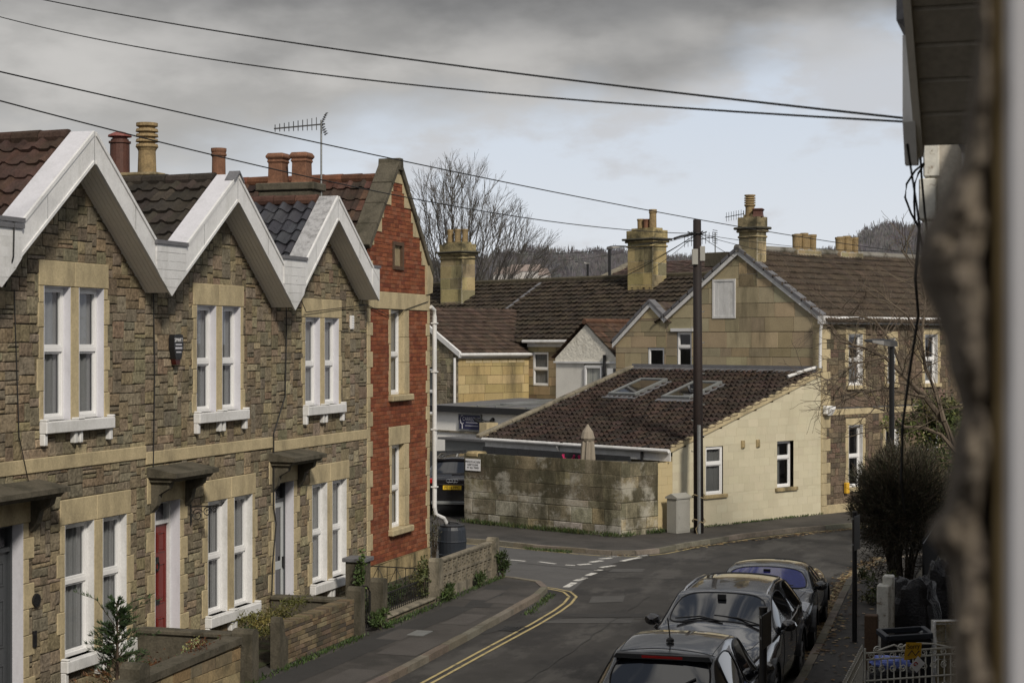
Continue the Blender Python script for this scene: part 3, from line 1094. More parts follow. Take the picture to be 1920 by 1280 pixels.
H1 = terrace_house(0, 'nearest stone terrace house with red-brown tiled roof, tallest white gable and dark grey front door', [(.056, .034, .027), (.045, .028, .023), (.068, .039, .030)], 'tile', 'roman', 'grey', False)
H2 = terrace_house(1, 'middle stone terrace house with dark brown tiled roof and a red front door', [(.036, .031, .026), (.03, .026, .022), (.045, .037, .03)], 'tile', 'roman', 'red', False)
H3 = terrace_house(2, 'stone terrace house with glossy blue-black pantiles and a part glazed pale door', [(.036, .036, .043), (.031, .031, .038)], 'tile_glossy', 'pan', 'pale', True)


# the next house of the row, just outside the left edge of the photograph: a copy of the nearest one
def copy_tree(o, parent=None):
    c_ = o.copy()
    COL.objects.link(c_)
    c_.parent = parent
    for k_ in [q for q in bpy.data.objects if q.parent == o]:
        copy_tree(k_, c_)
    return c_


H0 = copy_tree(H1)
H0.location.y -= 4.48
H0['label'] = 'terrace house just beyond the left edge, only its white valley boarding showing'


def stack(parent, x0, x1, y0, y1, z0, z1, matn, pal):
    """chimney stack of coursed stone with cap"""
    st = MB()
    for fr, L in ((Fr((x1, y0, 0), (0, 1, 0), (1, 0, 0)), y1 - y0), (Fr((x0, y0, 0), (1, 0, 0), (0, -1, 0)), x1 - x0), (Fr((x1, y1, 0), (-1, 0, 0), (0, 1, 0)), x1 - x0)):
        s, m = coursed(fr, [(0, z0), (L, z0), (L, z1), (0, z1)], [], lambda: rnd.uniform(.22, .32), .5, pal, lvar=.3, d=.01)
        n = len(st.v)
        st.v += s.v
        st.f += [tuple(q + n for q in f) for f in s.f]
        st.c += s.c
    st.box(x0 + .004, x1 - .004, y0 + .004, y1 - .004, z0, z1, (.08, .07, .05))
    return st.build('chimney', M[matn], parent)


CPAL = [(.30, .25, .14), (.24, .2, .12), (.2, .17, .11)]
# stack between middle and third houses, behind the ridge
ch = stack(H2, -17.0, -15.7, 27.8, 28.35, 6.3, 8.15, 'chimney_stone', CPAL)
mb = MB()
mb.box(-17.06, -15.64, 27.74, 28.41, 8.15, 8.24, (.2, .17, .1))
mb.box(-16.95, -15.75, 27.85, 28.3, 8.24, 8.32, (.25, .2, .12))
mb.build('chimney_cap', M['chimney_stone'], ch, bevel=.03)
chimney_pot('cap', (-16.62, 28.08, 8.32), .80, .185, ch)
chimney_pot('louvre', (-16.05, 28.08, 8.30), .94, .175, ch)
# ------------------------------------------------------------------ red brick house at the end of the terrace
BR0, BR1, BC, BA = 32.56, 36.15, 34.22, 9.02
BK = 1.12
HB = thing('brick_house', 'red brick end house with steep coped gable and tall narrow windows', 'house', (XF, BC, 0))
bup = (33.83, 34.58, 4.06, 5.88)
blo = (33.88, 34.60, 1.20, 2.98)
bvent = (33.98, 34.50, 6.80, 7.28)
bpoly = [(BR0, .56), (BR1, .56), (BR1, BA - BK * (BR1 - BC)), (BC, BA), (BR0, BA - BK * (BC - BR0))]
bh = [bup, blo, bvent, (BR0, BR1, 5.88, 6.25), (33.72, 34.93, 2.98, 3.38), (34.58, 34.90, 4.06, 5.88), (34.60, 34.86, 1.2, 2.98), (33.74, 33.83, 4.06, 5.88), (33.79, 33.88, 1.2, 2.98)]
BP = [(.215, .072, .036), (.19, .06, .031), (.24, .084, .043), (.16, .052, .03), (.22, .088, .05)]
st, mo = coursed(TF, bpoly, bh, lambda: .088, .235, BP, gap=.005, d=.008, jt=.0015, var=.14, mort_d=.0, base=-.01)
st.build('wall', M['brick'], HB)
for (x0, x1, z0, z1) in ((XF - 9, XF - .05, .0, 6.85),):
    mo.box(x0, x1, BR1 - .25, BR1 - .02, z0, z1)
    mo.box(XF - 9.2, XF - 9, BR0, BR1 - .02, z0, z1)
mo.build('mortar_bed', M['brickmortar'], HB)
ds = MB()
TF.box(ds, BR0, BR1 + .02, 5.885, 6.245, -.1, .03)
# plinth blocks
st, mo = coursed(TF, [(BR0, -.05), (BR1 + .02, -.05), (BR1 + .02, .56), (BR0, .56)], [], lambda: .3, .55, [(.42, .34, .19), (.34, .28, .16)], lvar=.3, d=.035, base=-.02)
pl = st.build('plinth', M['dressed_old'], HB)
# quoins up both corners, toothed verge stones
b = .56
kk = 0
while b < 6.8:
    h = rnd.uniform(.27, .36)
    if not (5.6 < b < 6.24):
        w = (.17, .30)[kk % 2]
        TF.box(ds, BR0 - .06, BR0 - .06 + w, b + .002, min(b + h, 6.95) - .002, -.05, .026)
        TF.box(ds, BR1 + .02 - w * .75, BR1 + .02, b + .002, min(b + h, 6.95) - .002, -.3, .026)
    kk += 1
    b += h
b = 6.9
kk = 0
while b < BA - .45:
    h = .3
    for sgn in (-1, 1):
        o0 = (BA - (b + h * .5)) / BK
        w = .14 if kk % 2 else .30
        e0 = BC + sgn * (BA - b) / BK
        e1 = BC + sgn * (BA - b - h) / BK
        i0 = BC + sgn * max(.02, o0 - w)
        if (sgn > 0 and b > 6.85) or (sgn < 0 and b > 7.1):
            TF.prism(ds, [(i0, b), (e0, b), (e1, b + h), (i0, b + h)], -.05, .022)
    kk += 1
    b += h
TF.prism(ds, [(BC - .35, BA - .42), (BC + .35, BA - .42), (BC, BA - .03)], -.05, .024)
TF.prism(ds, [(BR1 - .25, 6.25), (BR1 + .1, 6.3), (BR1 + .14, 6.6), (BR1 + .02, 6.9), (BR1 - .25, 6.9)], -.35, .06)   # kneeler
# window surrounds
for (a0, a1, z0, z1) in (bup, blo):
    quoin_jamb(ds, TF, a0 + .0, -1, z0, z1, short=.09, long=.13, hmin=.5, hmax=.8, d=.02)
    quoin_jamb(ds, TF, a1, 1, z0, z1, short=.30, long=.34, hmin=.5, hmax=.8, d=.02)
TF.box(ds, 33.72, 34.93, 2.985, 3.38, -.17, .024)
ds.build('dressed_stone', M['dressed'], HB, bevel=.01)
for (a0, a1, z0, z1) in (bup, blo):
    window(TF, HB, a0, a1, z0, z1, rev=.14, mid=.47, curtain='full', cmat='curtain', lining=None)
    s = MB()
    TF.box(s, 33.70, 34.95, z0 - .14, z0, -.14, .12)
    s.build('window_sill', M['dressed'], HB, bevel=.02)
f = MB()
TF.box(f, bvent[0] - .06, bvent[0] + .03, bvent[2] - .06, bvent[3] + .06, -.08, .03)
TF.box(f, bvent[1] - .03, bvent[1] + .06, bvent[2] - .06, bvent[3] + .06, -.08, .03)
TF.box(f, bvent[0] + .03, bvent[1] - .03, bvent[3] - .02, bvent[3] + .06, -.08, .03)
TF.box(f, bvent[0] + .03, bvent[1] - .03, bvent[2] - .06, bvent[2] + .02, -.08, .045)
h_o = f.build('gable_hatch', M['wood_brown'], HB)
f = MB()
for q in range(5):
    w = (bvent[1] - bvent[0] - .06) / 5
    TF.box(f, bvent[0] + .03 + w * q + .003, bvent[0] + .03 + w * (q + 1) - .003, bvent[2] + .02, bvent[3] - .02, -.06, -.03 + .004 * (q % 2))
f.build('hatch_boards', M['wood_pale'], h_o)
# coping slabs
cp = MB()
for sgn, L in ((-1, BC - BR0 + .0), (1, BR1 - BC + .1)):
    n = 4
    D = V3((0, sgn, -BK)).normalized()
    N = V3((0, sgn * BK, 1)).normalized()
    T = L * math.sqrt(1 + BK * BK)
    for q in range(n):
        o = TF.P(BC, BA - .06, -.38) + D * (T * q / n + .004)
        cp.obox(o, D * (T / n - .008), V3((.46, 0, 0)), N * (.13 + rnd.uniform(0, .012)))
cp.prism([TF.P(BC - .13, BA - .14, -.39), TF.P(BC + .13, BA - .14, -.39), TF.P(BC + .10, BA + .11, -.39), TF.P(BC - .10, BA + .11, -.39)], V3((.49, 0, 0)))
cp.build('gable_coping', M['concrete_dark'], HB, bevel=.015)
tl = MB()
RP = [(.060, .036, .028), (.048, .031, .025), (.078, .043, .032), (.038, .029, .024)]
zr = BA - .30
for sgn in (-1, 1):
    D = V3((0, sgn, -BK)).normalized()
    tiles(tl, (XF - .36, BC, zr), V3((-1, 0, 0)), 9.0, D, (BC - BR0 + .15) * math.sqrt(1 + BK * BK), V3((0, sgn * BK, 1)), roll=.31, course=.36, amp=.045, lift=.045, pal=RP, var=.35, style='roman', seg=7)
r_o = tl.build('roof', M['tile'], HB)
rd = MB()
for q in range(20):
    xa = XF - .36 - 9.0 * q / 20
    rr = .12 + rnd.uniform(-.008, .008)
    rd.tube([(xa, BC, zr), (xa - .46, BC, zr)], [rr, rr * .92], 10, col=jit((.11, .05, .03), .3))
rd.build('ridge_tiles', M['tile'], r_o)
ch = MB()
ch.box(-15.85, -14.62, 32.3, 32.85, 6.6, 8.33)
ch.box(-15.9, -14.57, 32.25, 32.9, 8.33, 8.49)
ch_o = ch.build('chimney', M['concrete_dark'], HB, bevel=.02)
chimney_pot('square', (-15.52, 32.57, 8.47), .66, .165, ch_o)
chimney_pot('square', (-14.98, 32.57, 8.47), .66, .165, ch_o)
ch = MB()
ch.box(-17.3, -16.5, 32.3, 32.85, 6.6, 8.45)
ch_o = ch.build('chimney', M['concrete_dark'], HB, bevel=.02)
chimney_pot('roll', (-16.92, 32.6, 8.43), .86, .15, ch_o, 'terracotta')
dp = MB()
dp.tube([TF.P(BR1 - .02, 5.98, .06), TF.P(BR1 + .10, 5.9, .10), TF.P(BR1 + .12, 5.75, .10), TF.P(BR1 + .12, 1.45, .10), TF.P(BR1 + .15, 1.28, .12), TF.P(BR1 + .45, 1.17, .2), TF.P(BR1 + .55, 1.06, .22)], .05, 10)
for z in (1.9, 3.2, 4.5, 5.6):
    dp.box(XF + .03, XF + .17, BR1 + .06, BR1 + .18, z, z + .03)
dp.build('downpipe', M['white'], HB, smooth=False)

# TV aerial on the brick house chimney
ae = thing('television_aerial', 'rooftop television aerial on a tall mast beside the square chimney pots', 'aerial', (-14.62, 32.75, 7.9))
m = MB()
m.tube([(-14.62, 32.75, 7.7), (-14.62, 32.75, 9.82)], .02, 6)
m.build('mast', M['galv'], ae)
m = MB()
c0 = V3((-14.62, 32.75, 9.74))
dirv = (RT * -1.0 + FW * -.15).normalized()
side = V3((-dirv.y, dirv.x, 0))
m.tube([c0 + dirv * -.08, c0 + dirv * .98 + V3((0, 0, -.12))], .016, 5)
for q in range(10):
    p = c0 + dirv * (.1 + q * .095) + V3((0, 0, -.012 * q))
    L = .17 - .008 * q
    m.tube([p + V3((0, 0, L * .8)) - side * .04, p - V3((0, 0, L * .8)) + side * .04], .009, 4)
for q in (-1, 1):
    for w in range(5):
        z = q * (.03 + w * .045)
        p = c0 + dirv * (-.02 - .02 * w) + V3((0, 0, z))
        m.tube([p - side * .17 + dirv * .03, p + side * .17 - dirv * .03], .010, 4)
for sx in (-.15, .15):
    m.tube([c0 + side * sx + V3((0, 0, .22)) - dirv * .1, c0 + side * sx, c0 + side * sx - V3((0, 0, .22)) - dirv * .1], .007, 4)
m.build('yagi', M['alu'], ae)

# alarm box and small vent on the facade
al = thing('alarm_box', 'black burglar alarm box with white lettering on the stone wall between two upper windows', 'alarm box', TF.P(24.42, 5.0, .0))
a0, zc = 24.42, 5.12
m = MB()
pts = [(a0 - .13, zc + .19), (a0 + .13, zc + .19), (a0 + .155, zc + .12), (a0 + .15, zc - .02), (a0 + .09, zc - .2), (a0 - .09, zc - .2), (a0 - .15, zc - .02), (a0 - .155, zc + .12)]
TF.prism(m, pts, .02, .115)
m.build('case', M['blackplastic'], al, bevel=.012)
m = MB()
TF.prism(m, [(a0 - .085, zc - .2), (a0 + .085, zc - .2), (a0 + .05, zc - .29), (a0 - .05, zc - .29)], .02, .10)
m.build('strobe_lens', M['lens_dark'], al)
text_mesh('lettering', 'SMART', .085, M['signwhite'], al, TF.P(a0, zc + .1, .117), (0, 1, 0), (0, 0, 1))
m = MB()
for q, (w, h) in enumerate(((.1, .022), (.11, .03), (.08, .02))):
    TF.box(m, a0 - w, a0 + w, zc + .02 - q * .06, zc + .02 - q * .06 + h, .115, .118)
m.build('lettering', M['letter'], al)
wv = MB()
TF.box(wv, 31.62, 31.74, 5.45, 5.72, .0, .05)
for q in range(5):
    TF.box(wv, 31.625, 31.735, 5.47 + q * .05, 5.49 + q * .05, .05, .058)
tag(wv.build('wall_vent', M['upvc'], base=True), 'small white vent box high on the stone wall beside the brick house', 'vent')
# iron hanging bracket
hb = MB()
p0 = TF.P(24.98, 2.4, .03)
hb.tube([p0 + V3((0, 0, -.2)), p0 + V3((0, 0, .14))], .014, 6)
hb.tube([p0 + V3((0, 0, .1)), p0 + V3((.55, 0, .14)), p0 + V3((.6, 0, .2))], .012, 6)


def spiral(c, r0, turns, ph, ax1, ax2, sgn=1, n=26):
    return [c + (ax1 * math.cos(ph + sgn * t * turns * 2 * PI) + ax2 * math.sin(ph + sgn * t * turns * 2 * PI)) * (r0 * (1 - .75 * t)) for t in [q / n for q in range(n + 1)]]


for cx, cz, r in ((.12, -.03, .11), (.3, .03, .08), (.43, .07, .055)):
    hb.tube(spiral(p0 + V3((cx, 0, cz)), r, 1.5, .5, V3((1, 0, 0)), V3((0, 0, 1))), .009, 5)
tag(hb.build('hanging_bracket', M['iron'], base=True), 'scrolled black iron basket bracket beside the red door', 'bracket')
# house number plate and door bell on the first house
m = MB()
cc = TF.P(20.46 + .07, 1.62, .02)
m.tube([cc, cc + V3((.035, 0, 0))], .09, 14)
for q in range(8):
    t = q * PI / 4
    m.tube([cc + V3((.036, .055 * math.cos(t), .055 * math.sin(t))), cc + V3((.04, .055 * math.cos(t), .055 * math.sin(t)))], .014, 6)
tag(m.build('door_plaque', M['iron'], base=True), 'round cast iron plaque beside the grey front door', 'plaque')
m = MB()
TF.box(m, 20.46, 20.53, .98, 1.2, .02, .05)
TF.box(m, 20.475, 20.515, 1.1, 1.16, .05, .058)
tag(m.build('door_bell', M['blackplastic'], base=True), 'small black entry bell below the round iron plaque', 'door bell')
# black cables clipped on the terrace wall
def wire(name, pts, r, label, cat='cable', matn='cable', group=None, n=5):
    m = MB()
    m.tube(pts, r, n)
    return tag(m.build(name, M[matn], base=True), label, cat, group)


wire('wall_cable', [TF.P(23.75, 5.95, .04), TF.P(23.78, 4.7, .045), TF.P(23.74, 3.6, .05), TF.P(23.72, 3.0, .05)], .009, 'thin black cable running down the wall under the boarding between first and second gables')
wire('wall_cable', [TF.P(28.1, 6.3, .47), TF.P(28.45, 6.05, .1), TF.P(28.55, 5.3, .06), TF.P(28.5, 4.2, .06), TF.P(28.0, 3.55, .07), TF.P(28.02, 2.2, .06), TF.P(28.12, 1.9, .06), TF.P(28.0, 1.2, .05), TF.P(27.95, .35, .05), TF.P(27.3, .2, .1)], .012, 'looping black cable running down beside the pale glazed door')
wire('wall_cable', [TF.P(20.0, 5.9, .04), TF.P(20.05, 5.0, .04), TF.P(20.1, 3.9, .05), TF.P(20.35, 3.2, .05)], .008, 'thin black cable on the wall left of the nearest upper window')
wire('wall_cable', [TF.P(28.35, 6.05, .4), TF.P(29.4, 5.75, .07), TF.P(32.4, 5.95, .05), TF.P(33.6, 5.75, .05), TF.P(36.0, 6.1, .05)], .008, 'sagging grey cable strung across the third house and brick house')

# ------------------------------------------------------------------ front gardens
GX = -11.6
GF = Fr((GX, 0, 0), (0, 1, 0), (1, 0, 0))
GB = [(.26, .20, .11), (.19, .15, .09), (.31, .25, .14), (.15, .12, .08), (.22, .15, .08)]
w1 = thing('garden_wall', 'pale block garden wall with dark sloping coping in front of the red door house', 'garden wall', (GX, 21.6, 0))
poly = [(18.2, -.05), (23.02, -.05), (23.02, .70), (18.2, .58)]
st, mo = coursed(GF, poly, [], lambda: rnd.uniform(.15, .2), .42, GB, lvar=.35, d=.015, jt=.006, base=-.05)
st.build('blockwork', M['gardenbrick'], w1)
mo.prism([GF.P(a, b, -.22) for a, b in poly], V3((.2, 0, 0)))
mo.build('mortar_bed', M['mortar'], w1)
m = MB()
GF.prism(m, [(18.2, .58), (23.02, .70), (23.02, .80), (18.2, .68)], -.25, .05)
m.build('coping', M['concrete_dark'], w1, bevel=.03)


def garden_post(y, top, label, w=.17, d=.2, round_=True, matn='concrete_dark', x=GX - .1, curved=False):
    m = MB()
    f = Fr((x, 0, 0), (0, 1, 0), (1, 0, 0))
    if round_:
        pts = [(y - w / 2, -.05), (y + w / 2, -.05), (y + w / 2, top - .07), (y + w * .3, top - .015), (y, top), (y - w * .3, top - .015), (y - w / 2, top - .07)]
    else:
        pts = [(y - w / 2, -.05), (y + w / 2, -.05), (y + w / 2, top), (y - w / 2, top)]
    if curved:
        pts = [(y - w / 2, -.05), (y + w * 1.6, -.05), (y + w * 1.6, top - .38), (y + w * .9, top - .3), (y + w * .6, top - .12), (y + w * .2, top), (y - w * .3, top), (y - w / 2, top - .08)]
    f.prism(m, pts, -d / 2, d / 2)
    return tag(m.build('gate_post', M[matn], base=True, bevel=.015), label, 'gate post', 'front garden posts')


garden_post(20.15, .93, 'short mossy garden post beside the conifer, nearest on the left', w=.28, d=.3)
garden_post(23.2, .90, 'stout rounded garden post at the end of the pale block wall', w=.22, d=.34, x=GX)
garden_post(24.3, .90, 'garden post with a curved shoulder at the start of the long brick wall', w=.15, d=.16, curved=True, x=GX)
garden_post(27.45, .95, 'tall dark gate post at the far end of the long brick wall', w=.2, d=.26, x=GX)
garden_post(28.5, .96, 'dark gate post on the railing side of the black iron gate', w=.2, d=.26, x=GX)
garden_post(31.45, .96, 'mossy concrete post between the railings and the patterned block wall', w=.2, d=.22, x=GX, matn='concrete')
garden_post(35.02, .98, 'pale lichened concrete post ending the patterned block wall at the corner', w=.26, d=.22, x=GX, matn='concrete')
w2 = thing('garden_wall', 'long narrow-coursed brown brick garden wall in front of the pale glazed door', 'garden wall', (GX, 25.9, 0))
poly = [(24.5, -.05), (27.34, -.05), (27.34, .69), (24.5, .68)]
st, mo = coursed(GF, poly, [], lambda: .075, .3, [(.115, .082, .052), (.15, .11, .065), (.085, .068, .05), (.2, .16, .10)], lvar=.35, d=.014, jt=.004, base=-.04, var=.25)
st.build('brickwork', M['gardenbrick'], w2)
mo.prism([GF.P(a, b, -.22) for a, b in poly], V3((.2, 0, 0)))
mo.build('mortar_bed', M['mortar'], w2)
m = MB()
q = 24.5
while q < 27.3:
    GF.box(m, q + .004, min(q + .11, 27.34) - .004, .68, .74 + rnd.uniform(-.006, .006), -.23, .02, jit((.13, .10, .06), .3))
    q += .11
m.build('coping', M['gardenbrick'], w2)
# dividing walls between gardens
for y, z, lab in ((23.32, .72, 'low dark dividing wall running from the red door house to the rounded post'), (28.0, .56, 'low dark dividing wall beside the path to the pale glazed door')):
    r_ = thing('dividing_wall', lab, 'garden wall', (-12.5, y, 0))
    m = MB()
    m.box(-13.45, -11.78, y - .09, y + .09, -.05, z)
    m.build('walling', M['concrete_dark'], r_)
    m = MB()
    m.box(-13.45, -11.76, y - .13, y + .13, z, z + .08)
    m.build('coping', M['concrete_dark'], r_, bevel=.02)
# low wall with iron railing
w3 = thing('garden_wall', 'knee-high stone garden wall carrying the black iron railing', 'garden wall', (GX, 30, 0))
poly = [(28.65, -.05), (31.3, -.05), (31.3, .16), (28.65, .16)]
st, mo = coursed(GF, poly, [], lambda: .11, .4, [(.13, .11, .07), (.17, .14, .09)], lvar=.4, d=.02, jt=.01, base=-.05)
st.build('stonework', M['gardenbrick'], w3)
m = MB()
GF.box(m, 28.63, 31.33, .16, .22, -.32, .06)
m.build('coping', M['concrete'], w3, bevel=.02)
rl = thing('railing', 'black iron railing with twisted bars on the knee-high stone wall', 'railing', (GX - .12, 30, .22))
m = MB()
m.box(GX - .135, GX - .105, 28.6, 31.36, .56, .585)
m.box(GX - .13, GX - .11, 28.6, 31.36, .28, .295)
m.build('rail', M['iron'], rl)
n = 26
for q in range(n):
    y = 28.66 + 2.66 * q / (n - 1)
    m = MB()
    m.tube([(GX - .12, y, .22), (GX - .12 + .012 * math.sin(q), y + .015 * math.cos(q * 2), .42), (GX - .12, y, .57)], .009, 5)
    m.build('bar', M['iron'], rl)
gt = thing('garden_gate', 'narrow black wrought iron gate between two dark posts', 'gate', (GX - .1, 27.97, .05))
m = MB()
m.tube([(GX - .1, 27.6, .08), (GX - .1, 27.6, .72), (GX - .1, 27.75, .84), (GX - .1, 27.97, .88), (GX - .1, 28.2, .84), (GX - .1, 28.34, .72), (GX - .1, 28.34, .08), (GX - .1, 27.6, .08)], .014, 6)
m.tube([(GX - .1, 27.6, .62), (GX - .1, 28.34, .62)], .01, 5)
m.build('gate_frame', M['iron'], gt)
m = MB()
for q in range(7):
    y = 27.68 + q * .1
    m.tube([(GX - .1, y, .08), (GX - .1, y, .8)], .008, 5)
m.tube(spiral(V3((GX - .1, 27.85, .74)), .08, 1.3, 0, V3((0, 1, 0)), V3((0, 0, 1))), .007, 5)
m.tube(spiral(V3((GX - .1, 28.1, .74)), .08, 1.3, 0, V3((0, -1, 0)), V3((0, 0, 1))), .007, 5)
m.build('gate_bars', M['iron'], gt)
# grey capped pillar by the house and inner railing
m = MB()
m.box(-12.98, -12.6, 30.2, 30.55, 0, .98)
p_o = thing('stone_pillar', 'grey flat-capped pillar standing in front of the terrace beside the brick house', 'pillar', (-12.8, 30.4, 0))
m.build('shaft', M['concrete_dark'], p_o, bevel=.01)
m = MB()
m.box(-13.03, -12.55, 30.15, 30.6, .98, 1.06)
m.build('cap', M['lead'], p_o, bevel=.01)
ir = MB()
yy = 32.35
ir.tube([(-13.4, yy, .62), (-11.75, yy, .60)], .012, 5)
ir.tube([(-13.4, yy, .2), (-11.75, yy, .2)], .01, 5)
for q in range(9):
    x = -13.38 + q * .2
    ir.tube([(x, yy, .1), (x, yy, .61)], .008, 5)
    if q % 2 and q < 8:
        ir.tube([(x, yy, .6), (x + .2, yy, .2)], .006, 4)
        ir.tube([(x, yy, .6), (x - .2, yy, .2)], .006, 4)
tag(ir.build('inner_railing', M['iron'], base=True), 'thin iron railing in front of the pale plinth of the brick house', 'railing')
# patterned screen block wall
sw = thing('screen_wall', 'pierced concrete screen block wall on a plain base at the street corner', 'garden wall', (GX, 33.3, 0))
m = MB()
GF.prism(m, [(31.55, -.05), (34.92, -.05), (34.92, .26), (31.55, .30)], -.1, .03)
m.build('base_wall', M['concrete'], sw, bevel=.01)
nb = 12
bw = (34.9 - 31.56) / nb
bhh = .285
blk = None
for r in range(2):
    for q in range(nb):
        a0 = 31.56 + q * bw
        b0 = .285 + r * bhh - .004 * q * .3
        m = MB()
        t = .022
        d0, d1 = -.08, .02
        GF.box(m, a0, a0 + t, b0, b0 + bhh, d0, d1)
        GF.box(m, a0 + bw - t - .003, a0 + bw - .003, b0, b0 + bhh, d0, d1)
        GF.box(m, a0 + t, a0 + bw - t - .003, b0, b0 + t, d0, d1)
        GF.box(m, a0 + t, a0 + bw - t - .003, b0 + bhh - t - .003, b0 + bhh - .003, d0, d1)
        ca, cb = a0 + bw / 2, b0 + bhh / 2
        # greek-key like inner pattern
        GF.box(m, a0 + t, ca + .035, cb - t / 2, cb + t / 2, d0 + .01, d1 - .004)
        GF.box(m, ca + .035 - t, ca + .035, cb + t / 2, cb + .085, d0 + .01, d1 - .004)
        GF.box(m, ca - .07, ca + .035 - t, cb + .085 - t, cb + .085, d0 + .01, d1 - .004)
        GF.box(m, ca - .01, ca - .01 + t, b0 + t, cb - t / 2, d0 + .01, d1 - .004)
        GF.box(m, ca + .05, a0 + bw - t - .003, cb - .06, cb - .06 + t, d0 + .01, d1 - .004)
        m.build('screen_block', M['concrete'], sw)
m = MB()
GF.box(m, 31.55, 34.92, .285 + 2 * bhh - .01, .285 + 2 * bhh + .04, -.1, .035)
m.build('coping', M['concrete'], sw, bevel=.008)

# water butt
wb = thing('water_butt', 'dark blue plastic water butt under the white downpipe', 'water butt', (-13.15, 36.75, .05))
m = MB()
pr = [(.27, 0), (.30, .04), (.31, .28), (.325, .30), (.31, .32), (.33, .58), (.345, .60), (.33, .62), (.31, .86), (.28, .94)]
m.lathe((-13.15, 36.75, .05), pr, 24)
m.build('barrel', M['butt'], wb, smooth=False)
m = MB()
m.lathe((-13.15, 36.75, .985), [(.29, 0), (.29, .03), (.2, .05), (.06, .05)], 24)
m.tube([(-13.25, 36.75, 1.02), (-13.2, 36.75, 1.08), (-13.05, 36.8, 1.07), (-12.98, 36.8, 1.03)], .025, 6)
m.build('lid', M['blackplastic'], wb)
# ------------------------------------------------------------------ ground, roads, pavements
def sheet(name, pts, z, matn):
    m = MB()
    m.poly([(p[0], p[1], z) for p in pts])
    # keep upward normal
    a = sum(pts[i][0] * pts[(i + 1) % len(pts)][1] - pts[(i + 1) % len(pts)][0] * pts[i][1] for i in range(len(pts)))
    if a < 0:
        m.f[0] = tuple(reversed(m.f[0]))
    return struct(m, name, M[matn])


def slab(name, pts, z, matn):
    m = MB()
    m.prism([(p[0], p[1], -.3) for p in pts], V3((0, 0, z + .3)))
    return struct(m, name, M[matn])


sheet('ground', [(-1500, -300), (1500, -300), (1500, 2500), (-1500, 2500)], -.05, 'soil')
sheet('road', [(-9.9, -30), (-3.2, -30), (-3.2, 33), (-3.6, 41), (6, 57), (60, 130), (50, 140), (-5, 51), (-9, 43), (-10, 41.5), (-10.6, 36), (-10, 33)], 0, 'asphalt')
sheet('side_road', [(-9.6, 34.2), (-10.05, 38.0), (-9.5, 40.6), (-9.8, 41.5), (-60, 52), (-60, 46), (-11.2, 34.4)], .004, 'asphalt_new')
KL = [(-9.62, -30), (-9.66, 20), (-9.70, 25), (-9.76, 28), (-9.86, 31), (-9.94, 33), (-10.08, 34.0), (-10.45, 34.75), (-11.1, 35.15), (-12, 35.5), (-13.9, 36.9), (-16, 37.9), (-40, 44.0)]
FK = [(-60, 52), (-17.5, 42.25), (-14.8, 41.65), (-13.69, 41.45), (-12.45, 40.85), (-11.0, 40.45), (-10.3, 40.3), (-9.75, 40.5), (-9.3, 41.1), (-8.82, 42.6), (-7.83, 45.0), (-6.68, 46.9), (-4.9, 49.05), (-1, 53.6), (5, 61), (20, 80)]
KR = [(-3.55, -30), (-3.62, 20), (-3.72, 26), (-3.9, 30), (-4.12, 34.3), (-4.25, 37.0), (-4.18, 39.2), (-3.82, 40.9), (-2.6, 43), (3, 50), (40, 92)]
slab('pavement', KL + [(-60, 44), (-60, -30)], .10, 'pave')
slab('pavement', FK + [(20, 300), (-300, 300), (-300, 60)], .10, 'pave')
slab('pavement', KR + [(80, 92), (80, -30)], .10, 'pave')


def kerb(pts, side, w=.14, h=.115, col=(.16, .14, .11)):
    m = MB()
    for (x0, y0), (x1, y1) in zip(pts, pts[1:]):
        a, b = V3((x0, y0, 0)), V3((x1, y1, 0))
        L = (b - a).length
        if L > 60:
            continue
        d = (b - a) / L
        n = V3((-d.y, d.x, 0)) * side
        k = max(1, round(L / .9))
        for q in range(k):
            o = a + d * (L * q / k + .006) - n * .02
            m.obox(o + V3((0, 0, -.1)), d * (L / k - .012), n * w, V3((0, 0, .1 + h + rnd.uniform(-.006, .006))), jit(col, .25))
    return struct(m, 'kerb', M['kerb'])


kerb([(-9.64, 5)] + KL[1:], 1)
kerb(FK[1:-1], 1, col=(.15, .135, .105))
kerb([(-3.58, 8)] + KR[1:-1], -1)


def strip(m, pts, w, off=0.0, z=.009):
    ps = [V3((p[0], p[1], 0)) for p in pts]
    L, R = [], []
    for i, p in enumerate(ps):
        d = (ps[min(i + 1, len(ps) - 1)] - ps[max(i - 1, 0)]).normalized()
        n = V3((-d.y, d.x, 0))
        L.append(p + n * (off + w / 2))
        R.append(p + n * (off - w / 2))
    for i in range(len(ps) - 1):
        m.poly([(R[i].x, R[i].y, z), (R[i + 1].x, R[i + 1].y, z), (L[i + 1].x, L[i + 1].y, z), (L[i].x, L[i].y, z)])


YL = [(-9.12, 5), (-9.13, 15), (-9.13, 24), (-9.14, 27), (-9.13, 30), (-9.17, 31.6), (-9.24, 32.6), (-9.38, 33.5), (-9.68, 34.12), (-10.05, 34.42), (-10.5, 34.66)]
m = MB()
strip(m, YL, .055, .07)
strip(m, YL, .055, -.075)
struct(m, 'double_yellow_line', M['yellowline'])
m = MB()
off = [(-14.6, 41.5), (-13.5, 41.2), (-12.3, 40.65), (-11.0, 40.2), (-10.2, 40.05), (-9.6, 40.25), (-9.1, 41.0), (-8.6, 42.6), (-7.6, 44.9), (-6.5, 46.75), (-4.8, 48.75), (-1, 53.2)]
strip(m, off, .06)
strip(m, [(-4.3, 33.8), (-4.45, 36.9), (-4.38, 39.2), (-4.0, 41.1), (-2.8, 43.2)], .06)
struct(m, 'yellow_line', M['yellowline'])
m = MB()


def gseg(m, a, b, w):
    p, q = on_ground(*a), on_ground(*b)
    strip(m, [p, q], w)


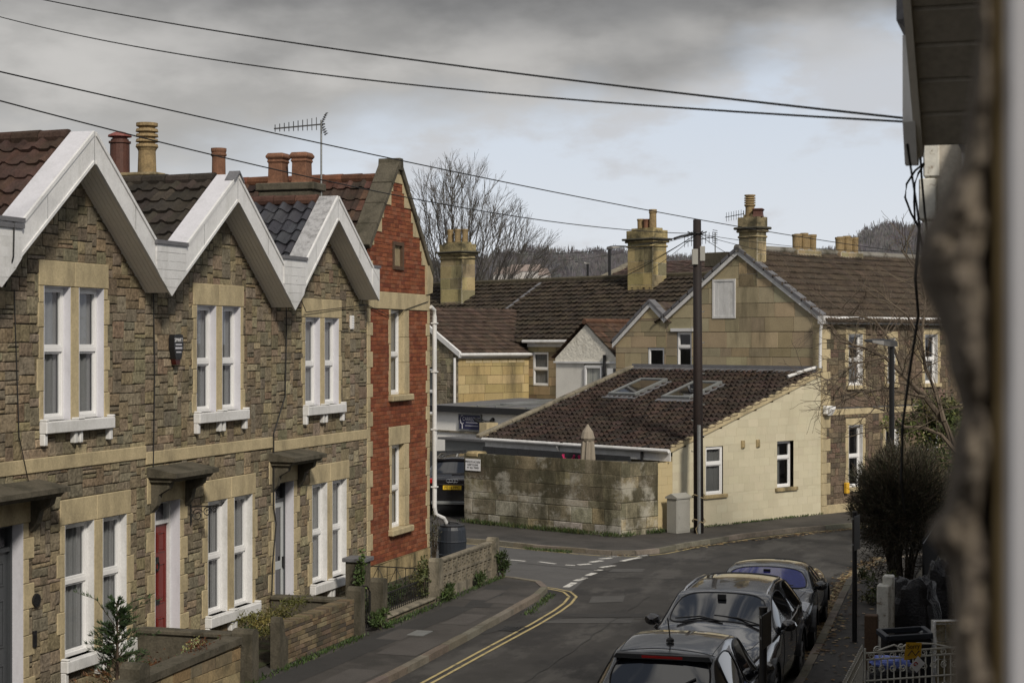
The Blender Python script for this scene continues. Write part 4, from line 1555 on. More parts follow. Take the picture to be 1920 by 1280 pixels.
for a, b in (((1061, 1101), (1077, 1092)), ((1079, 1089), (1098, 1083)), ((1101, 1079), (1115, 1074)), ((1118, 1070), (1127, 1068)), ((1126, 1064), (1152, 1060)), ((1166, 1052), (1184, 1048)), ((1184, 1048), (1200, 1045)), ((1198, 1043), (1216, 1041))):
    gseg(m, a, b, .15)
for a, b in (((1084, 1059), (1107, 1057)), ((1107, 1054), (1129, 1051)), ((1125, 1048), (1146, 1046)), ((1142, 1044), (1161, 1043))):
    gseg(m, a, b, .17)
for a, b in (((932, 1047), (985, 1052)), ((1010, 1053), (1042, 1057)), ((1060, 1059), (1078, 1060)), ((850, 1040), (862, 1041))):
    gseg(m, a, b, .10)
struct(m, 'white_road_marking', M['whiteline'])
m = MB()


def patchpx(m, pts, z):
    q = [on_ground(x, y) for x, y in pts]
    m.poly([(p.x, p.y, z) for p in q][::-1])


for pts in (((1150, 1066), (1210, 1066), (1204, 1072), (1140, 1072)), ((1110, 1118), (1172, 1116), (1168, 1128), (1104, 1130)), ((1020, 1160), (1190, 1158), (1182, 1168), (1010, 1168))):
    patchpx(m, pts, .006)
struct(m, 'road_patch', M['patch'])
m = MB()
patchpx(m, ((905, 1180), (1060, 1150), (1240, 1150), (1240, 1156), (1060, 1158), (900, 1190)), .0065)
struct(m, 'road_patch', M['patch_dark'])
m = MB()
# trench reinstatement and small covers on the left pavement
for (x0, y0, x1, y1, w) in ((-11.1, 23, -10.9, 31, .55), (-10.6, 31, -11.1, 34, .5)):
    strip(m, [(x0, y0), (x1, y1)], w, z=.104)
struct(m, 'pavement_patch', M['patch_dark'])
m = MB()
for (x, y, w, l) in ((-10.35, 29.0, .5, 1.2), (-10.3, 31.6, .7, .9), (-10.25, 25.9, .7, 1.6), (-10.95, 31.9, .5, 1.4), (-10.2, 23.2, .6, 1.4), (-10.9, 27.2, .45, 1.1)):
    strip(m, [(x, y), (x, y + l)], w, z=.1045)
struct(m, 'pavement_patch', M['pave_patch'])
cv = MB()
cv.box(-10.75, -10.45, 27.7, 28.2, .095, .112)
tag(cv.build('service_cover', M['galv'], base=True), 'small grey metal service cover in the left pavement', 'cover')
m = MB()
m.box(-13.4, -11.85, 23.45, 27.9, .05, .118)
m.box(-13.4, -11.85, 18, 23.2, .05, .116)
m.box(-13.4, -11.85, 28.2, 36.0, .05, .117)
struct(m, 'garden_soil', M['soil'])

m = MB()
rnd.seed(77)
for p, q, n in (((-6.3, 6), (-6.6, 36), 60), ((-7.6, 20), (-7.9, 34), 30), ((-9.7, 36.4), (-5.2, 37.2), 14), ((-6.5, 38.5), (-3.9, 40.2), 10), ((-9.2, 31), (-5.6, 31.4), 12), ((-12, 38.2), (-9.6, 37.4), 10)):
    pts = []
    for i in range(n + 1):
        t = i / n
        pts.append((p[0] + (q[0] - p[0]) * t + rnd.gauss(0, .03), p[1] + (q[1] - p[1]) * t + rnd.gauss(0, .03)))
    strip(m, pts, .028, z=.0095)
struct(m, 'road_crack', M['patch_dark'])
gr = MB()
for q in range(7):
    gr.box(-9.55 + q * .06, -9.51 + q * .06, 29.2, 29.6, .0, .012)
gr.box(-9.57, -9.13, 29.18, 29.2, 0, .013)
gr.box(-9.57, -9.13, 29.6, 29.62, 0, .013)
tag(gr.build('drain_grate', M['iron'], base=True), 'small iron drain grate in the gutter beside the double yellow lines', 'drain')

# ------------------------------------------------------------------ the stone corner house (frame turned with the bend of the road)
BO = V3((-6.61, 50.82, 0))
BU = V3((.5, .8660254, 0))
BV = V3((-.8660254, .5, 0))
GA = Fr(BO, BV, -BU)            # gable wall, a runs left
FA = Fr(BO, BU, V3((.8660254, -.5, 0)))      # street front, a runs away to the right
SH = thing('stone_house', 'corner house with plain ashlar gable, boarded gable opening and tall chimney', 'house', BO)
GPAL = [(.37, .305, .195), (.33, .275, .18), (.41, .34, .22), (.30, .255, .175), (.36, .31, .21)]
gpoly = [(0, 0), (6.2, 0), (6.2, 5.95), (3.15, 8.0), (0, 5.95)]
gpoly2 = [(6.2, 0), (8.45, 0), (8.45, 5.15), (6.85, 6.42), (6.2, 5.95)]
gh = [(3.30, 4.18, 5.94, 7.12), (5.10, 5.72, 4.32, 5.5), (6.28, 7.0, 3.3, 5.0)]
st, mo = coursed(GA, gpoly, gh, lambda: rnd.uniform(.36, .5), .78, GPAL, lvar=.45, gap=.006, d=.008, jt=.003, var=.16, base=-.01, clip=True)
st2, mo2 = coursed(GA, gpoly2, gh, lambda: rnd.uniform(.36, .5), .78, GPAL, lvar=.45, gap=.006, d=.008, jt=.003, var=.16, base=-.01, clip=True)
for dst, src in ((st, st2), (mo, mo2)):
    n = len(dst.v)
    dst.v += src.v
    dst.f += [tuple(i + n for i in f) for f in src.f]
    dst.c += src.c
st.build('gable_wall', M['ashlar'], SH)
fpoly = [(0, 0), (14, 0), (14, 5.9), (0, 5.9)]
fw_ = [(1.32, 2.02, 3.87, 5.42), (1.32, 2.02, .8, 2.68), (3.3, 3.7, 3.9, 5.3), (3.2, 3.9, .8, 2.6), (5.3, 6.0, 3.87, 5.42), (5.3, 6.0, .8, 2.68), (8.3, 9, 3.87, 5.42), (8.3, 9, .8, 2.68)]
fs = [(a - .14, b + .14, z0 - .1, z1 + .2) for a, b, z0, z1 in fw_] + [(0, 14, 2.98, 3.2), (0, .22, 0, 5.9)]
s2, m2 = rubble(FA, fpoly, fs, cell=.075, pal=[(.15, .118, .08), (.13, .10, .072), (.18, .145, .095), (.15, .108, .08), (.115, .095, .07)], wr=(2, 6), hr=(2, 4), gap=.006, dr=(.003, .015))
s2.build('front_wall', M['rubble'], SH)
n = len(mo.v)
mo.v += m2.v
mo.f += [tuple(i + n for i in f) for f in m2.f]
mo.c += m2.c
mo.prism([BO + BU * .08 + BV * .08, BO + BU * 14 + BV * .08, BO + BU * 14 + BV * 6.1, BO + BU * .6 + BV * 6.1], V3((0, 0, .1)))
for (a0, a1, z0, z1) in fs[:-2]:
    FA.box(mo, a0, a1, z0, z1, -.7, -.66)
mo.build('mortar_bed', M['mortar'], SH)
ds = MB()
for (a0, a1, z0, z1) in fw_:
    quoin_jamb(ds, FA, a0, -1, z0, z1, short=.12, long=.16, hmin=.4, hmax=.6)
    quoin_jamb(ds, FA, a1, 1, z0, z1, short=.12, long=.16, hmin=.4, hmax=.6)
    FA.box(ds, a0 - .14, a1 + .14, z1, z1 + .2, -.17, .025)
    FA.box(ds, a0 - .14, a1 + .14, z0 - .12, z0, -.17, .09)
FA.box(ds, 0, 14, 3.0, 3.18, -.05, .03)
b = 0
k = 0
while b < 5.85:
    h = min(rnd.uniform(.28, .38), 5.9 - b)
    FA.box(ds, -.02, .24 if k % 2 else .42, b + .003, b + h - .003, -.3, .03)
    k += 1
    b += h
FA.box(ds, 0.25, 14, 0, .35, -.05, .04)
ds.build('dressed_stone', M['dressed'], SH, bevel=.012)
for (a0, a1, z0, z1) in fw_:
    window(FA, SH, a0, a1, z0, z1, rev=.14, mid=.5, curtain='low' if z0 > 3 else None, cmat='curtain', lining='white')
window(GA, SH, 5.10, 5.72, 4.32, 5.5, rev=.06, mid=.6, curtain=None, bars=1)
window(GA, SH, 6.28, 7.0, 3.3, 5.0, rev=.06, mid=.42, curtain=None, bars=1)
m = MB()
GA.box(m, 5.0, 5.95, 5.52, 5.62, -.02, .06)
m.build('lintel_board', M['white'], SH)
m = MB()
for q in range(4):
    GA.box(m, 3.32 + q * .215, 3.32 + (q + 1) * .215 - .004, 5.97, 7.09, -.05, .012 + .004 * (q % 2))
for a0, a1, z0, z1 in ((3.27, 3.34, 5.92, 7.14), (4.14, 4.21, 5.92, 7.14), (3.34, 4.14, 7.07, 7.14), (3.34, 4.14, 5.92, 5.99)):
    GA.box(m, a0, a1, z0, z1, -.04, .03)
m.build('boarded_opening', M['white'], SH)
# roofs
ROOFB = [(.072, .056, .043), (.066, .052, .041), (.078, .06, .045)]
ck = (8.0 - 5.95) / 3.1
tl = MB()
ridge0 = BO + BV * 3.15 + V3((0, 0, 8.06)) - BU * .12
for sgn in (-1, 1):
    D = (BV * sgn + V3((0, 0, -ck))).normalized()
    N = (BV * sgn * ck + V3((0, 0, 1))).normalized()
    tiles(tl, ridge0, BU, 15, D, 3.45 * math.sqrt(1 + ck * ck), N, roll=.3, course=.34, amp=.035, lift=.05, pal=ROOFB, var=.1, style='double', seg=8)
k2 = .78
rb = BO + BV * 6.85 + V3((0, 0, 6.5)) - BU * .12
for sgn, w in ((1, 1.75), (-1, .9)):
    D = (BV * sgn + V3((0, 0, -k2))).normalized()
    N = (BV * sgn * k2 + V3((0, 0, 1))).normalized()
    tiles(tl, rb, BU, 6, D, w * math.sqrt(1 + k2 * k2), N, roll=.15, course=.34, amp=.02, lift=.03, pal=ROOFB, var=.25, style='double', seg=4)
ro = tl.build('roof', M['tile'], SH)
m = MB()
m.tube([ridge0 + V3((0, 0, .02)), ridge0 + BU * 15 + V3((0, 0, .02))], .12, 8, col=(.2, .19, .17))
m.build('ridge_tiles', M['chimney_stone'], ro)
# verges: white board below dark slate-like capping
vw, vd = MB(), MB()
for (a0, z0, a1, z1) in ((3.15, 8.0, -.12, 5.84), (3.15, 8.0, 6.25, 5.92), (6.85, 6.44, 6.22, 5.93), (6.85, 6.44, 8.55, 5.10)):
    vw.prism([GA.P(a0, z0 - .12, .02), GA.P(a1, z1 - .12, .02), GA.P(a1, z1 + .03, .02), GA.P(a0, z0 + .03, .02)], -BU * .06)
    L = V3((a1 - a0, z1 - z0, 0)).length
    nn = max(2, round(L / .42))
    for q in range(nn):
        t0, t1 = q / nn, (q + 1) / nn
        aa, ab = a0 + (a1 - a0) * t0, a0 + (a1 - a0) * (t1 - .02)
        za_, zb_ = z0 + (z1 - z0) * t0, z0 + (z1 - z0) * (t1 - .02)
        vd.prism([GA.P(aa, za_ + .034, -.16), GA.P(ab, zb_ + .034, -.16), GA.P(ab, zb_ + .15, -.16), GA.P(aa, za_ + .13, -.16)], -BU * .28)
vw.build('verge_board', M['white'], SH)
vd.build('verge_capping', M['lead'], SH)
gm = MB()
gm.tube([BO + BU * -.2 + FA.n * .14 + V3((0, 0, 5.88)), BO + BU * 14 + FA.n * .14 + V3((0, 0, 5.88))], .065, 8)
FA.box(gm, -.1, 14, 5.72, 5.86, .0, .05)
FA.box(gm, -.22, .0, 5.72, 5.95, .04, .24)
gm.tube([FA.P(-.16, 5.75, .14), FA.P(-.16, 5.5, .1), FA.P(-.16, 4.42, .08)], .045, 8)
gm.build('gutter', M['white'], SH)
# chimney on the gable
cm = MB()
cfr = GA


def bstack(parent, fr, a0, a1, d0, d1, z0, z1, pal, matn='chimney_stone', cap=True, hh=.42, ll=.6, flare=.1):
    s = MB()
    o = fr.o
    faces = ((Fr(fr.P(a0, 0, d1), fr.ax, fr.n), a1 - a0), (Fr(fr.P(a0, 0, d0), fr.n, -fr.ax), d1 - d0), (Fr(fr.P(a1, 0, d1), -fr.n, fr.ax), d1 - d0), (Fr(fr.P(a1, 0, d0), -fr.ax, -fr.n), a1 - a0))
    for f, L in faces:
        a, mm = coursed(f, [(0, z0), (L, z0), (L, z1), (0, z1)], [], lambda: rnd.uniform(hh * .8, hh * 1.2), ll, pal, lvar=.4, gap=.004, d=.008, base=-.01, var=.2)
        for src in (a, mm):
            n = len(s.v)
            s.v += src.v
            s.f += [tuple(i + n for i in ff) for ff in src.f]
            s.c += src.c
    c = s.build('chimney', M[matn], parent)
    if cap:
        k = MB()
        h = flare
        c2 = jit(pal[0], .1)
        fr.box(k, a0 - h * .5, a1 + h * .5, z1 - .62, z1 - .55, d0 - h * .5, d1 + h * .5, c2)
        fr.box(k, a0 - h * 1.5, a1 + h * 1.5, z1 - .36, z1 - .28, d0 - h * 1.5, d1 + h * 1.5, (.08, .075, .06))
        fr.box(k, a0 - h * .8, a1 + h * .8, z1 - .45, z1 - .36, d0 - h * .8, d1 + h * .8, c2)
        k.prism([fr.P(a0 - h * .3, z1 - .28, d0 - h * .3), fr.P(a1 + h * .3, z1 - .28, d0 - h * .3), fr.P(a1 + h * .3, z1 - .28, d1 + h * .3), fr.P(a0 - h * .3, z1 - .28, d1 + h * .3)], V3((0, 0, .30)), c2)
        k.prism([fr.P(a0 + .1, z1 + .02, d0 + .1), fr.P(a1 - .1, z1 + .02, d0 + .1), fr.P(a1 - .1, z1 + .02, d1 - .1), fr.P(a0 + .1, z1 + .02, d1 - .1)], V3((0, 0, .09)), c2)
        k.build('chimney_cap', M['cap_stone'], c, bevel=.03)
    return c


c_o = bstack(SH, GA, 2.42, 3.14, -.42, .012, 6.9, 9.0, [(.32, .265, .16), (.28, .23, .14), (.25, .21, .14)], flare=.09)
chimney_pot('louvre', GA.P(2.88, 9.02, -.2), .70, .15, c_o)
chimney_pot('square', GA.P(2.55, 9.02, -.2), .26, .14, c_o, 'brownpot')
for a in (2.6, 4.85):
    stp = bstack(SH, Fr(BO, BU, FA.n), a, a + 1.2, -3.4, -2.9, 7.6, 8.12, [(.3, .25, .16)], cap=False)
    for q in range(5):
        chimney_pot('plain', BO + BU * (a + .16 + q * .215) + BV * (3.15 + (.04 if q % 2 else -.04)) + V3((0, 0, 8.1)), .52 + .03 * (q % 3), .118, stp, 'buffpot')
m = MB()
GA.box(m, 3.75, 4.7, 7.55, 8.0, -.9, -.15)
m.build('chimney_stump', M['concrete_dark'], SH, bevel=.02)
# small aerial on the gable chimney
ae = MB()
p = GA.P(3.13, 8.95, -.2)
ae.tube([p, p + V3((0, 0, .3))], .014, 5)
ax_ = (BV * .9 + V3((0, 0, -.08))).normalized()
ae.tube([p + V3((0, 0, .2)), p + V3((0, 0, .2)) + ax_ * .75], .012, 4)
for q in range(7):
    e = p + V3((0, 0, .2)) + ax_ * (.1 + q * .1)
    ae.tube([e + V3((0, 0, .14)), e - V3((0, 0, .14))], .007, 4)
tag(ae.build('television_aerial', M['alu'], base=True), 'small aerial clamped to the tall louvred chimney on the corner house', 'aerial')
ae = thing('television_aerial', 'aerial on a thin mast rising behind the utility pole', 'aerial', GA.P(4.6, 7.9, -.5))
m = MB()
p = GA.P(4.55, 7.9, -.5)
m.tube([p, p + V3((0, 0, .75))], .02, 5)
m.build('mast', M['galv'], ae)
m = MB()
q0 = p + V3((0, 0, .62))
m.tube([q0, q0 + ax_ * 1.35], .014, 4)
for q in range(9):
    e = q0 + ax_ * (.1 + q * .15)
    m.tube([e + V3((0, 0, .17)), e - V3((0, 0, .17))], .009, 4)
for q in (-1, 1):
    for w in range(3):
        e = q0 + V3((0, 0, q * (.06 + .07 * w)))
        m.tube([e - BU * .2 - BV * .08, e + BU * .2 + BV * .08], .01, 4)
m.build('yagi', M['alu'], ae)

# security lamp and yellow box on the front
m = MB()
FA.box(m, .02, .3, 3.05, 3.3, .04, .2)
m.prism([FA.P(.05, 3.02, .2), FA.P(.27, 3.02, .2), FA.P(.3, 3.2, .3), FA.P(.02, 3.2, .3)], V3((0, 0, .1)))
tag(m.build('floodlight', M['upvc'], base=True, bevel=.02), 'white security floodlight on the corner of the stone house above the cream wall', 'light')
m = MB()
FA.box(m, 1.05, 1.2, .65, .98, .03, .15)
tag(m.build('salt_box', M['yellow'], base=True, bevel=.02), 'small yellow box fixed to the stone front under the window', 'box')

# ------------------------------------------------------------------ cream lean-to
LT = thing('lean_to', 'cream painted block lean-to with dark pantile roof and two skylights', 'building', BO - BU * 3.5)
CP = [(.52, .475, .345), (.505, .46, .335), (.535, .49, .36)]
z_at = lambda a: 4.24 + .302 * a
cpoly = [(-6.5, 0), (.0, 0), (.0, z_at(0)), (-6.5, z_at(-6.5))]
cw = [(-5.15, -4.42, .97, 2.30), (-2.05, -1.30, .99, 2.33)]
st, mo = coursed(FA, cpoly, cw, lambda: .225, .45, CP, gap=.0018, d=.002, jt=.001, var=.025, base=-.004, inset=.004)
FA_o = FA
stw = st.build('end_wall', M['creamblock'], LT)
for v in range(len(mo.c)):
    mo.c[v] = (.50, .455, .325)
GL = Fr(BO - BU * 6.5, BV, -BU)
s2, m2 = coursed(GL, [(0, 0), (7.2, 0), (7.2, 2.1), (0, 2.1)], [], lambda: .225, .45, CP, gap=.003, d=.004, jt=.001, var=.03, base=-.004)
for src in (s2, m2):
    n = len(mo.v)
    mo.v += src.v
    mo.f += [tuple(i + n for i in f) for f in src.f]
    mo.c += [(.50, .455, .325)] * len(src.c)
mo.build('inner_wall', M['creamblock'], LT)
for n, (a0, a1, z0, z1) in enumerate(cw):
    window(FA, LT, a0, a1, z0, z1, rev=.07 if n == 0 else .16, mid=.64, curtain='full' if n == 0 else 'left', cmat='curtain_dark' if n == 0 else 'curtain_dark', lining=None)
    s = MB()
    FA.box(s, a0 - .1, a1 + .14, z0 - .1, z0, -.1, .07)
    s.build('window_sill', M['dressed_old'], LT, bevel=.01)
for a in (-3.66, -3.0):
    s = MB()
    FA.box(s, a, a + .13, 2.2, 2.42, .0, .05)
    FA.box(s, a + .02, a + .11, 2.22, 2.36, .05, .075)
    s.build('air_vent', M['dressed_old'], LT, bevel=.01)
tl = MB()
kk = .302
D = (-BU + V3((0, 0, -kk))).normalized()
N = (-BU * kk + V3((0, 0, 1))).normalized()
Ln = 6.75 * math.sqrt(1 + kk * kk)
tiles(tl, GA.P(-.06, 4.30, 0) + FA.n * 0, BV, 7.6, D, Ln, N, roll=.21, course=.33, amp=.05, lift=.06, pal=[(.042, .029, .024), (.034, .025, .021), (.05, .034, .028), (.029, .023, .02)], var=.3, style='pan', seg=6)
r_o = tl.build('roof', M['tile'], LT)
m = MB()   # ochre verge along the end wall and coping on the far end
a0, a1 = -6.62, .02
m.prism([FA.P(a0, z_at(a0) - .03, -.05), FA.P(a1, z_at(a1) - .03, -.05), FA.P(a1, z_at(a1) + .13, -.05), FA.P(a0, z_at(a0) + .13, -.05)], FA.n * .1)
m.build('verge', M['dressed'], LT, bevel=.01)
m = MB()
for q in range(5):
    p0 = GA.P(7.6, 4.32, 0) + D * (Ln * q / 5)
    m.obox(p0, D * (Ln / 5 - .02), BV * .2, N * .10)
m.build('verge_coping', M['concrete'], LT, bevel=.02)
m = MB()   # lead flashing against the gable wall
m.prism([GA.P(-.05, 4.27, .02), GA.P(7.7, 4.27, .02), GA.P(7.7, 4.47, .012), GA.P(-.05, 4.47, .012)], BU * .01)
m.obox(GA.P(-.05, 4.33, .01), BV * 7.7, D * .25, N * .03)
m.build('flashing', M['lead'], LT)
m = MB()
m.tube([GA.P(.10, 4.44, .06), GA.P(.25, 4.36, .35), GA.P(.45, 4.17, 1.0)], .05, 8)
m.build('spreader_pipe', M['white'], LT)
gm = MB()
ev = BO - BU * 6.78
gm.tube([ev + V3((0, 0, 2.26)) + BV * -.12, ev + V3((0, 0, 2.26)) + BV * 7.45], .055, 8)
gm.obox(ev + BU * .07 + BV * -.1 + V3((0, 0, 1.98)), BV * 7.5, BU * .03, V3((0, 0, .27)))
gm.tube([ev + BV * 4.2 + V3((0, 0, 2.2)), ev + BV * 4.2 + BU * .15 + V3((0, 0, 1.9)), ev + BV * 4.2 + BU * .2 + V3((0, 0, 1.2))], .04, 8)
gm.build('gutter', M['white'], LT)
m = MB()
m.tube([ev + BV * .9 + BU * .03 + V3((0, 0, 2.2)), ev + BV * .9 + BU * .05 + V3((0, 0, 1.3))], .04, 8)
m.build('downpipe', M['blackplastic'], LT)
# skylights
for (ta, td) in ((4.9, 1.35), (2.55, 1.5)):
    p0 = GA.P(ta, 4.30, 0) + D * td + N * .03
    fm = MB()
    w, l, h = 1.15, 1.55, .13
    fm.obox(p0, BV * w, D * .1, N * h)
    fm.obox(p0 + D * (l - .1), BV * w, D * .1, N * h)
    fm.obox(p0 + D * .1, BV * .1, D * (l - .2), N * h)
    fm.obox(p0 + D * .1 + BV * (w - .1), BV * .1, D * (l - .2), N * h)
    s_o = fm.build('skylight', M['galv'], r_o, bevel=.01)
    g = MB()
    g.poly([p0 + D * .1 + BV * .1 + N * .10, p0 + D * .1 + BV * (w - .1) + N * .10, p0 + D * (l - .1) + BV * (w - .1) + N * .10, p0 + D * (l - .1) + BV * .1 + N * .10][::-1])
    g.build('skylight_pane', M['carglass'], s_o)
    g = MB()
    g.obox(p0 + D * l - BV * .12, BV * (w + .24), D * .22, N * .05)
    g.obox(p0 - BV * .14, BV * .14, D * l, N * .04)
    g.obox(p0 + BV * w, BV * .14, D * l, N * .04)
    g.build('skylight_apron', M['lead'], s_o)
# yellow-cream low wall joining the lean-to to the mossy wall
lw = MB()
s, mm = coursed(FA, [(-7.15, 0), (-6.5, 0), (-6.5, 1.95), (-7.15, 1.9)], [], lambda: .225, .45, [(.52, .43, .25), (.50, .415, .24)], gap=.003, d=.004, jt=.001, var=.03, base=-.004)
for src in (s, mm):
    n = len(lw.v)
    lw.v += src.v
    lw.f += [tuple(i + n for i in f) for f in src.f]
    lw.c += [(.48, .39, .22)] * len(src.c)
lw.prism([FA.P(-7.15, 0, -.22), FA.P(-6.5, 0, -.22), FA.P(-6.5, 1.95, -.22), FA.P(-7.15, 1.9, -.22)], FA.n * .2, (.6, .47, .24))
tag(lw.build('link_wall', M['creamblock'], base=True), 'short yellowish painted wall between the mossy wall and the cream lean-to', 'wall')
# ------------------------------------------------------------------ mossy boundary wall
W0 = V3((-15.95, 45.6, 0))
W1 = V3((-10.83, 43.37, 0))
W2 = V3((-10.13, 44.62, 0))
MW = thing('boundary_wall', 'tall dark mossy stone block wall on the far street corner', 'wall', (W0 + W1) / 2)
PALM = [(.17, .15, .10), (.14, .125, .085), (.20, .175, .12), (.12, .105, .075), (.24, .205, .13)]
PALM_L = [(.26, .235, .17), (.22, .195, .14), (.36, .34, .29), (.30, .27, .20), (.19, .17, .12), (.34, .28, .17)]
core = MB()
allst = MB()
tops = (2.02, 2.08, 2.05)
for (p, q, zt0, zt1) in ((W0, W1, 1.95, 2.06), (W1, W2, 2.06, 1.98)):
    L = (q - p).length
    ax = (q - p) / L
    f = Fr(p, ax, V3((ax.y, -ax.x, 0)))
    zm = .98
    s, mm = coursed(f, [(0, -.05), (L, -.05), (L, zm), (0, zm)], [], lambda: rnd.choice((.3, .36, .42)), .8, PALM_L, lvar=.5, gap=.005, d=.014, jt=.006, var=.15, base=-.05, inset=.02)
    s_b, mm_b = coursed(f, [(0, zm), (L, zm), (L, zt1), (L * .5, zt1 - .01), (0, zt0)], [], lambda: rnd.choice((.3, .36)), .8, PALM, lvar=.5, gap=.003, d=.010, jt=.005, var=.12, base=-.05, inset=.015)
    for d_, s_ in ((s, s_b), (mm, mm_b)):
        n = len(d_.v)
        d_.v += s_.v
        d_.f += [tuple(i + n for i in ff) for ff in s_.f]
        d_.c += s_.c
    n = len(allst.v)
    allst.v += s.v
    allst.f += [tuple(i + n for i in ff) for ff in s.f]
    allst.c += s.c
    n = len(core.v)
    core.v += mm.v
    core.f += [tuple(i + n for i in ff) for ff in mm.f]
    core.c += mm.c
    f.prism(core, [(0, 0), (L, 0), (L, zt1 - .01), (0, zt0 - .01)], -.4, -.02)
allst.build('stonework', M['mossy'], MW)
core.build('wall_core', M['concrete_dark'], MW)
ax = (W1 - W0).normalized()
WFr = Fr(W0, ax, V3((ax.y, -ax.x, 0)))
m = MB()
WFr.box(m, .05, .55, 1.93, 2.1, -.4, .03)
m.build('cap_stone', M['dressed_old'], MW, bevel=.05)
sg = thing('access_sign', 'white notice about private access on the left end of the mossy wall', 'sign', WFr.P(.4, 1.6, .03))
m = MB()
WFr.box(m, .08, .64, 1.57, 1.9, .025, .04)
m.build('board', M['signwhite'], sg)
for q, t in enumerate(('PRIVATE ACCESS', 'KEEP CLEAR', 'AT ALL TIMES')):
    text_mesh('lettering', t, .075, M['ink'], sg, WFr.P(.36, 1.815 - q * .082, .042), ax, (0, 0, 1))
# ------------------------------------------------------------------ the back row beyond the lean-to
def uv(x, y, u):
    """point where the sight line meets the vertical plane at distance u behind the gable wall"""
    o = BO + BU * u
    r = ray(x, y)
    t = o.dot(BU) / r.dot(BU)
    p = V3((0, 0, CH)) + r * t
    return (p - o).dot(BV), p.z


def mrg(dst, *srcs):
    for s in srcs:
        n = len(dst.v)
        dst.v += s.v
        dst.f += [tuple(i + n for i in f) for f in s.f]
        dst.c += s.c


RG = Fr(BO + BU * .27, BV, -BU)
OB = thing('rendered_outbuilding', 'small rough white rendered gabled wing with a half glazed blue door', 'building', RG.P(10.1, 0))
rc, ze, zt = 10.1, 4.62, 5.78
m = MB()
m.poly([RG.P(8.62, 0), RG.P(8.62, 4.5), RG.P(11.6, 4.5), RG.P(11.6, 0)][::-1])
m.obox(RG.P(8.62, 0, -.05), BV * 2.98, BU * 3.5, V3((0, 0, 4.2)))
m.build('lower_wall', M['render_white'], OB)
m = MB()
RG.prism(m, [(8.62, 4.5), (11.6, 4.5), (11.6, ze), (rc, zt), (8.62, ze)], -.1, .035)
m.build('gable_wall', M['render_rough'], OB)
m = MB()
RG.box(m, 8.62, 11.65, 4.46, 4.52, .0, .08)
RG.box(m, 8.66, 8.92, 4.05, 4.3, .05, .2)
m.tube([RG.P(8.8, 4.1, .12), RG.P(8.8, 2.2, .12)], .04, 6)
m.build('ledge', M['white'], OB)
window(RG, OB, .68 + 8.62, 1.5 + 8.62, 2.2, 4.38, rev=-.05, mid=.52, curtain='full', cmat='blue_blind', bars=1)
m = MB()
m.tube([RG.P(9.15, 4.75, .1), RG.P(9.15, 4.1, .1), RG.P(9.2, 3.95, .1), RG.P(9.28, 3.7, .1), RG.P(9.28, 2.2, .1)], .055, 8)
m.build('soil_pipe', M['blackplastic'], OB)
kz = (zt - ze) / 1.49
tl = MB()
r0 = RG.P(rc, zt + .10, .12)
for s in (-1, 1):
    D = (BV * s + V3((0, 0, -kz))).normalized()
    tiles(tl, r0, BU, 3.4, D, 1.62 * math.sqrt(1 + kz * kz), (BV * s * kz + V3((0, 0, 1))).normalized(), roll=.15, course=.3, amp=.02, lift=.025, pal=[(.085, .052, .036), (.068, .044, .031)], style='double', seg=4)
tl.tube([r0, r0 + BU * 3.4], .1, 8, col=(.11, .06, .04))
tl.build('roof', M['tile'], OB)

CE = BO + BU * -.43 + BV * 16.0
BH = thing('back_terrace', 'long two storey back terrace with dark brown tiled roof and two big stone chimneys', 'house', CE)
EF = Fr(CE, BV, -BU)                 # gable end of the rear wing
ES = Fr(CE, BU, -BV)                 # side wall of the rear wing, facing right
MF = Fr(CE + BU * 3.5, BV, -BU)      # main wall
PALO = [(.44, .34, .165), (.38, .30, .15), (.47, .37, .2)]
PALG = [(.24, .21, .15), (.2, .17, .12), (.28, .24, .16)]
s1, m1 = coursed(ES, [(0, 0), (3.5, 0), (3.5, 4.75), (0, 4.75)], [], lambda: .33, .8, PALO, lvar=.4, gap=.006, d=.008, base=-.01, var=.1)
wl = MB()
mrg(wl, s1)
wl.build('side_wall', M['ashlar'], BH)
s2, m2 = rubble(EF, [(0, 0), (6, 0), (6, 4.75), (3, 6.4), (0, 4.75)], [(1.35, 2.2, 2.5, 4.2)], cell=.09, pal=PALG)
wl = MB()
mrg(wl, s2)
wl.build('wing_gable', M['rubble'], BH)
s3, m3 = coursed(MF, [(-8, 0), (.05, 0), (.05, 5.2), (-8, 5.2)], [(-1.07, -.23, 3.55, 4.8)], lambda: .32, .7, [(.28, .22, .13), (.2, .16, .1), (.33, .26, .15)], lvar=.5, gap=.006, d=.01, base=-.01, var=.2)
wl = MB()
mrg(wl, s3)
wl.build('main_wall', M['ashlar'], BH)
wl = MB()
mrg(wl, m1, m2, m3)
wl.build('mortar_bed', M['mortar'], BH)
m = MB()
for q in range(7):
    ES.box(m, .35 + q * .42, .35 + q * .42 + .38, 4.42, 4.62, 0, .02)
m.build('dressed_stone', M['dressed'], BH)
window(EF, BH, 1.35, 2.2, 2.5, 4.2, rev=.06)
window(MF, BH, -1.07, -.23, 3.55, 4.8, rev=.05, mid=.5, curtain='full', cmat='curtain')
RB = [(.042, .033, .025), (.035, .028, .022), (.05, .039, .028)]
tl = MB()
u_r = 4.2
za_, zb_ = 5.2, 7.62
km = (zb_ - za_) / u_r
D = (-BU + V3((0, 0, -km))).normalized()
N = (-BU * km + V3((0, 0, 1))).normalized()
pr = MF.P(-8.3, zb_ + .05, -u_r)
tiles(tl, pr, BV, 24, D, (u_r + .2) * math.sqrt(1 + km * km), N, roll=.3, course=.33, amp=.035, lift=.055, pal=RB, var=.15, style='roman', seg=5)
D2 = (BU + V3((0, 0, -km))).normalized()
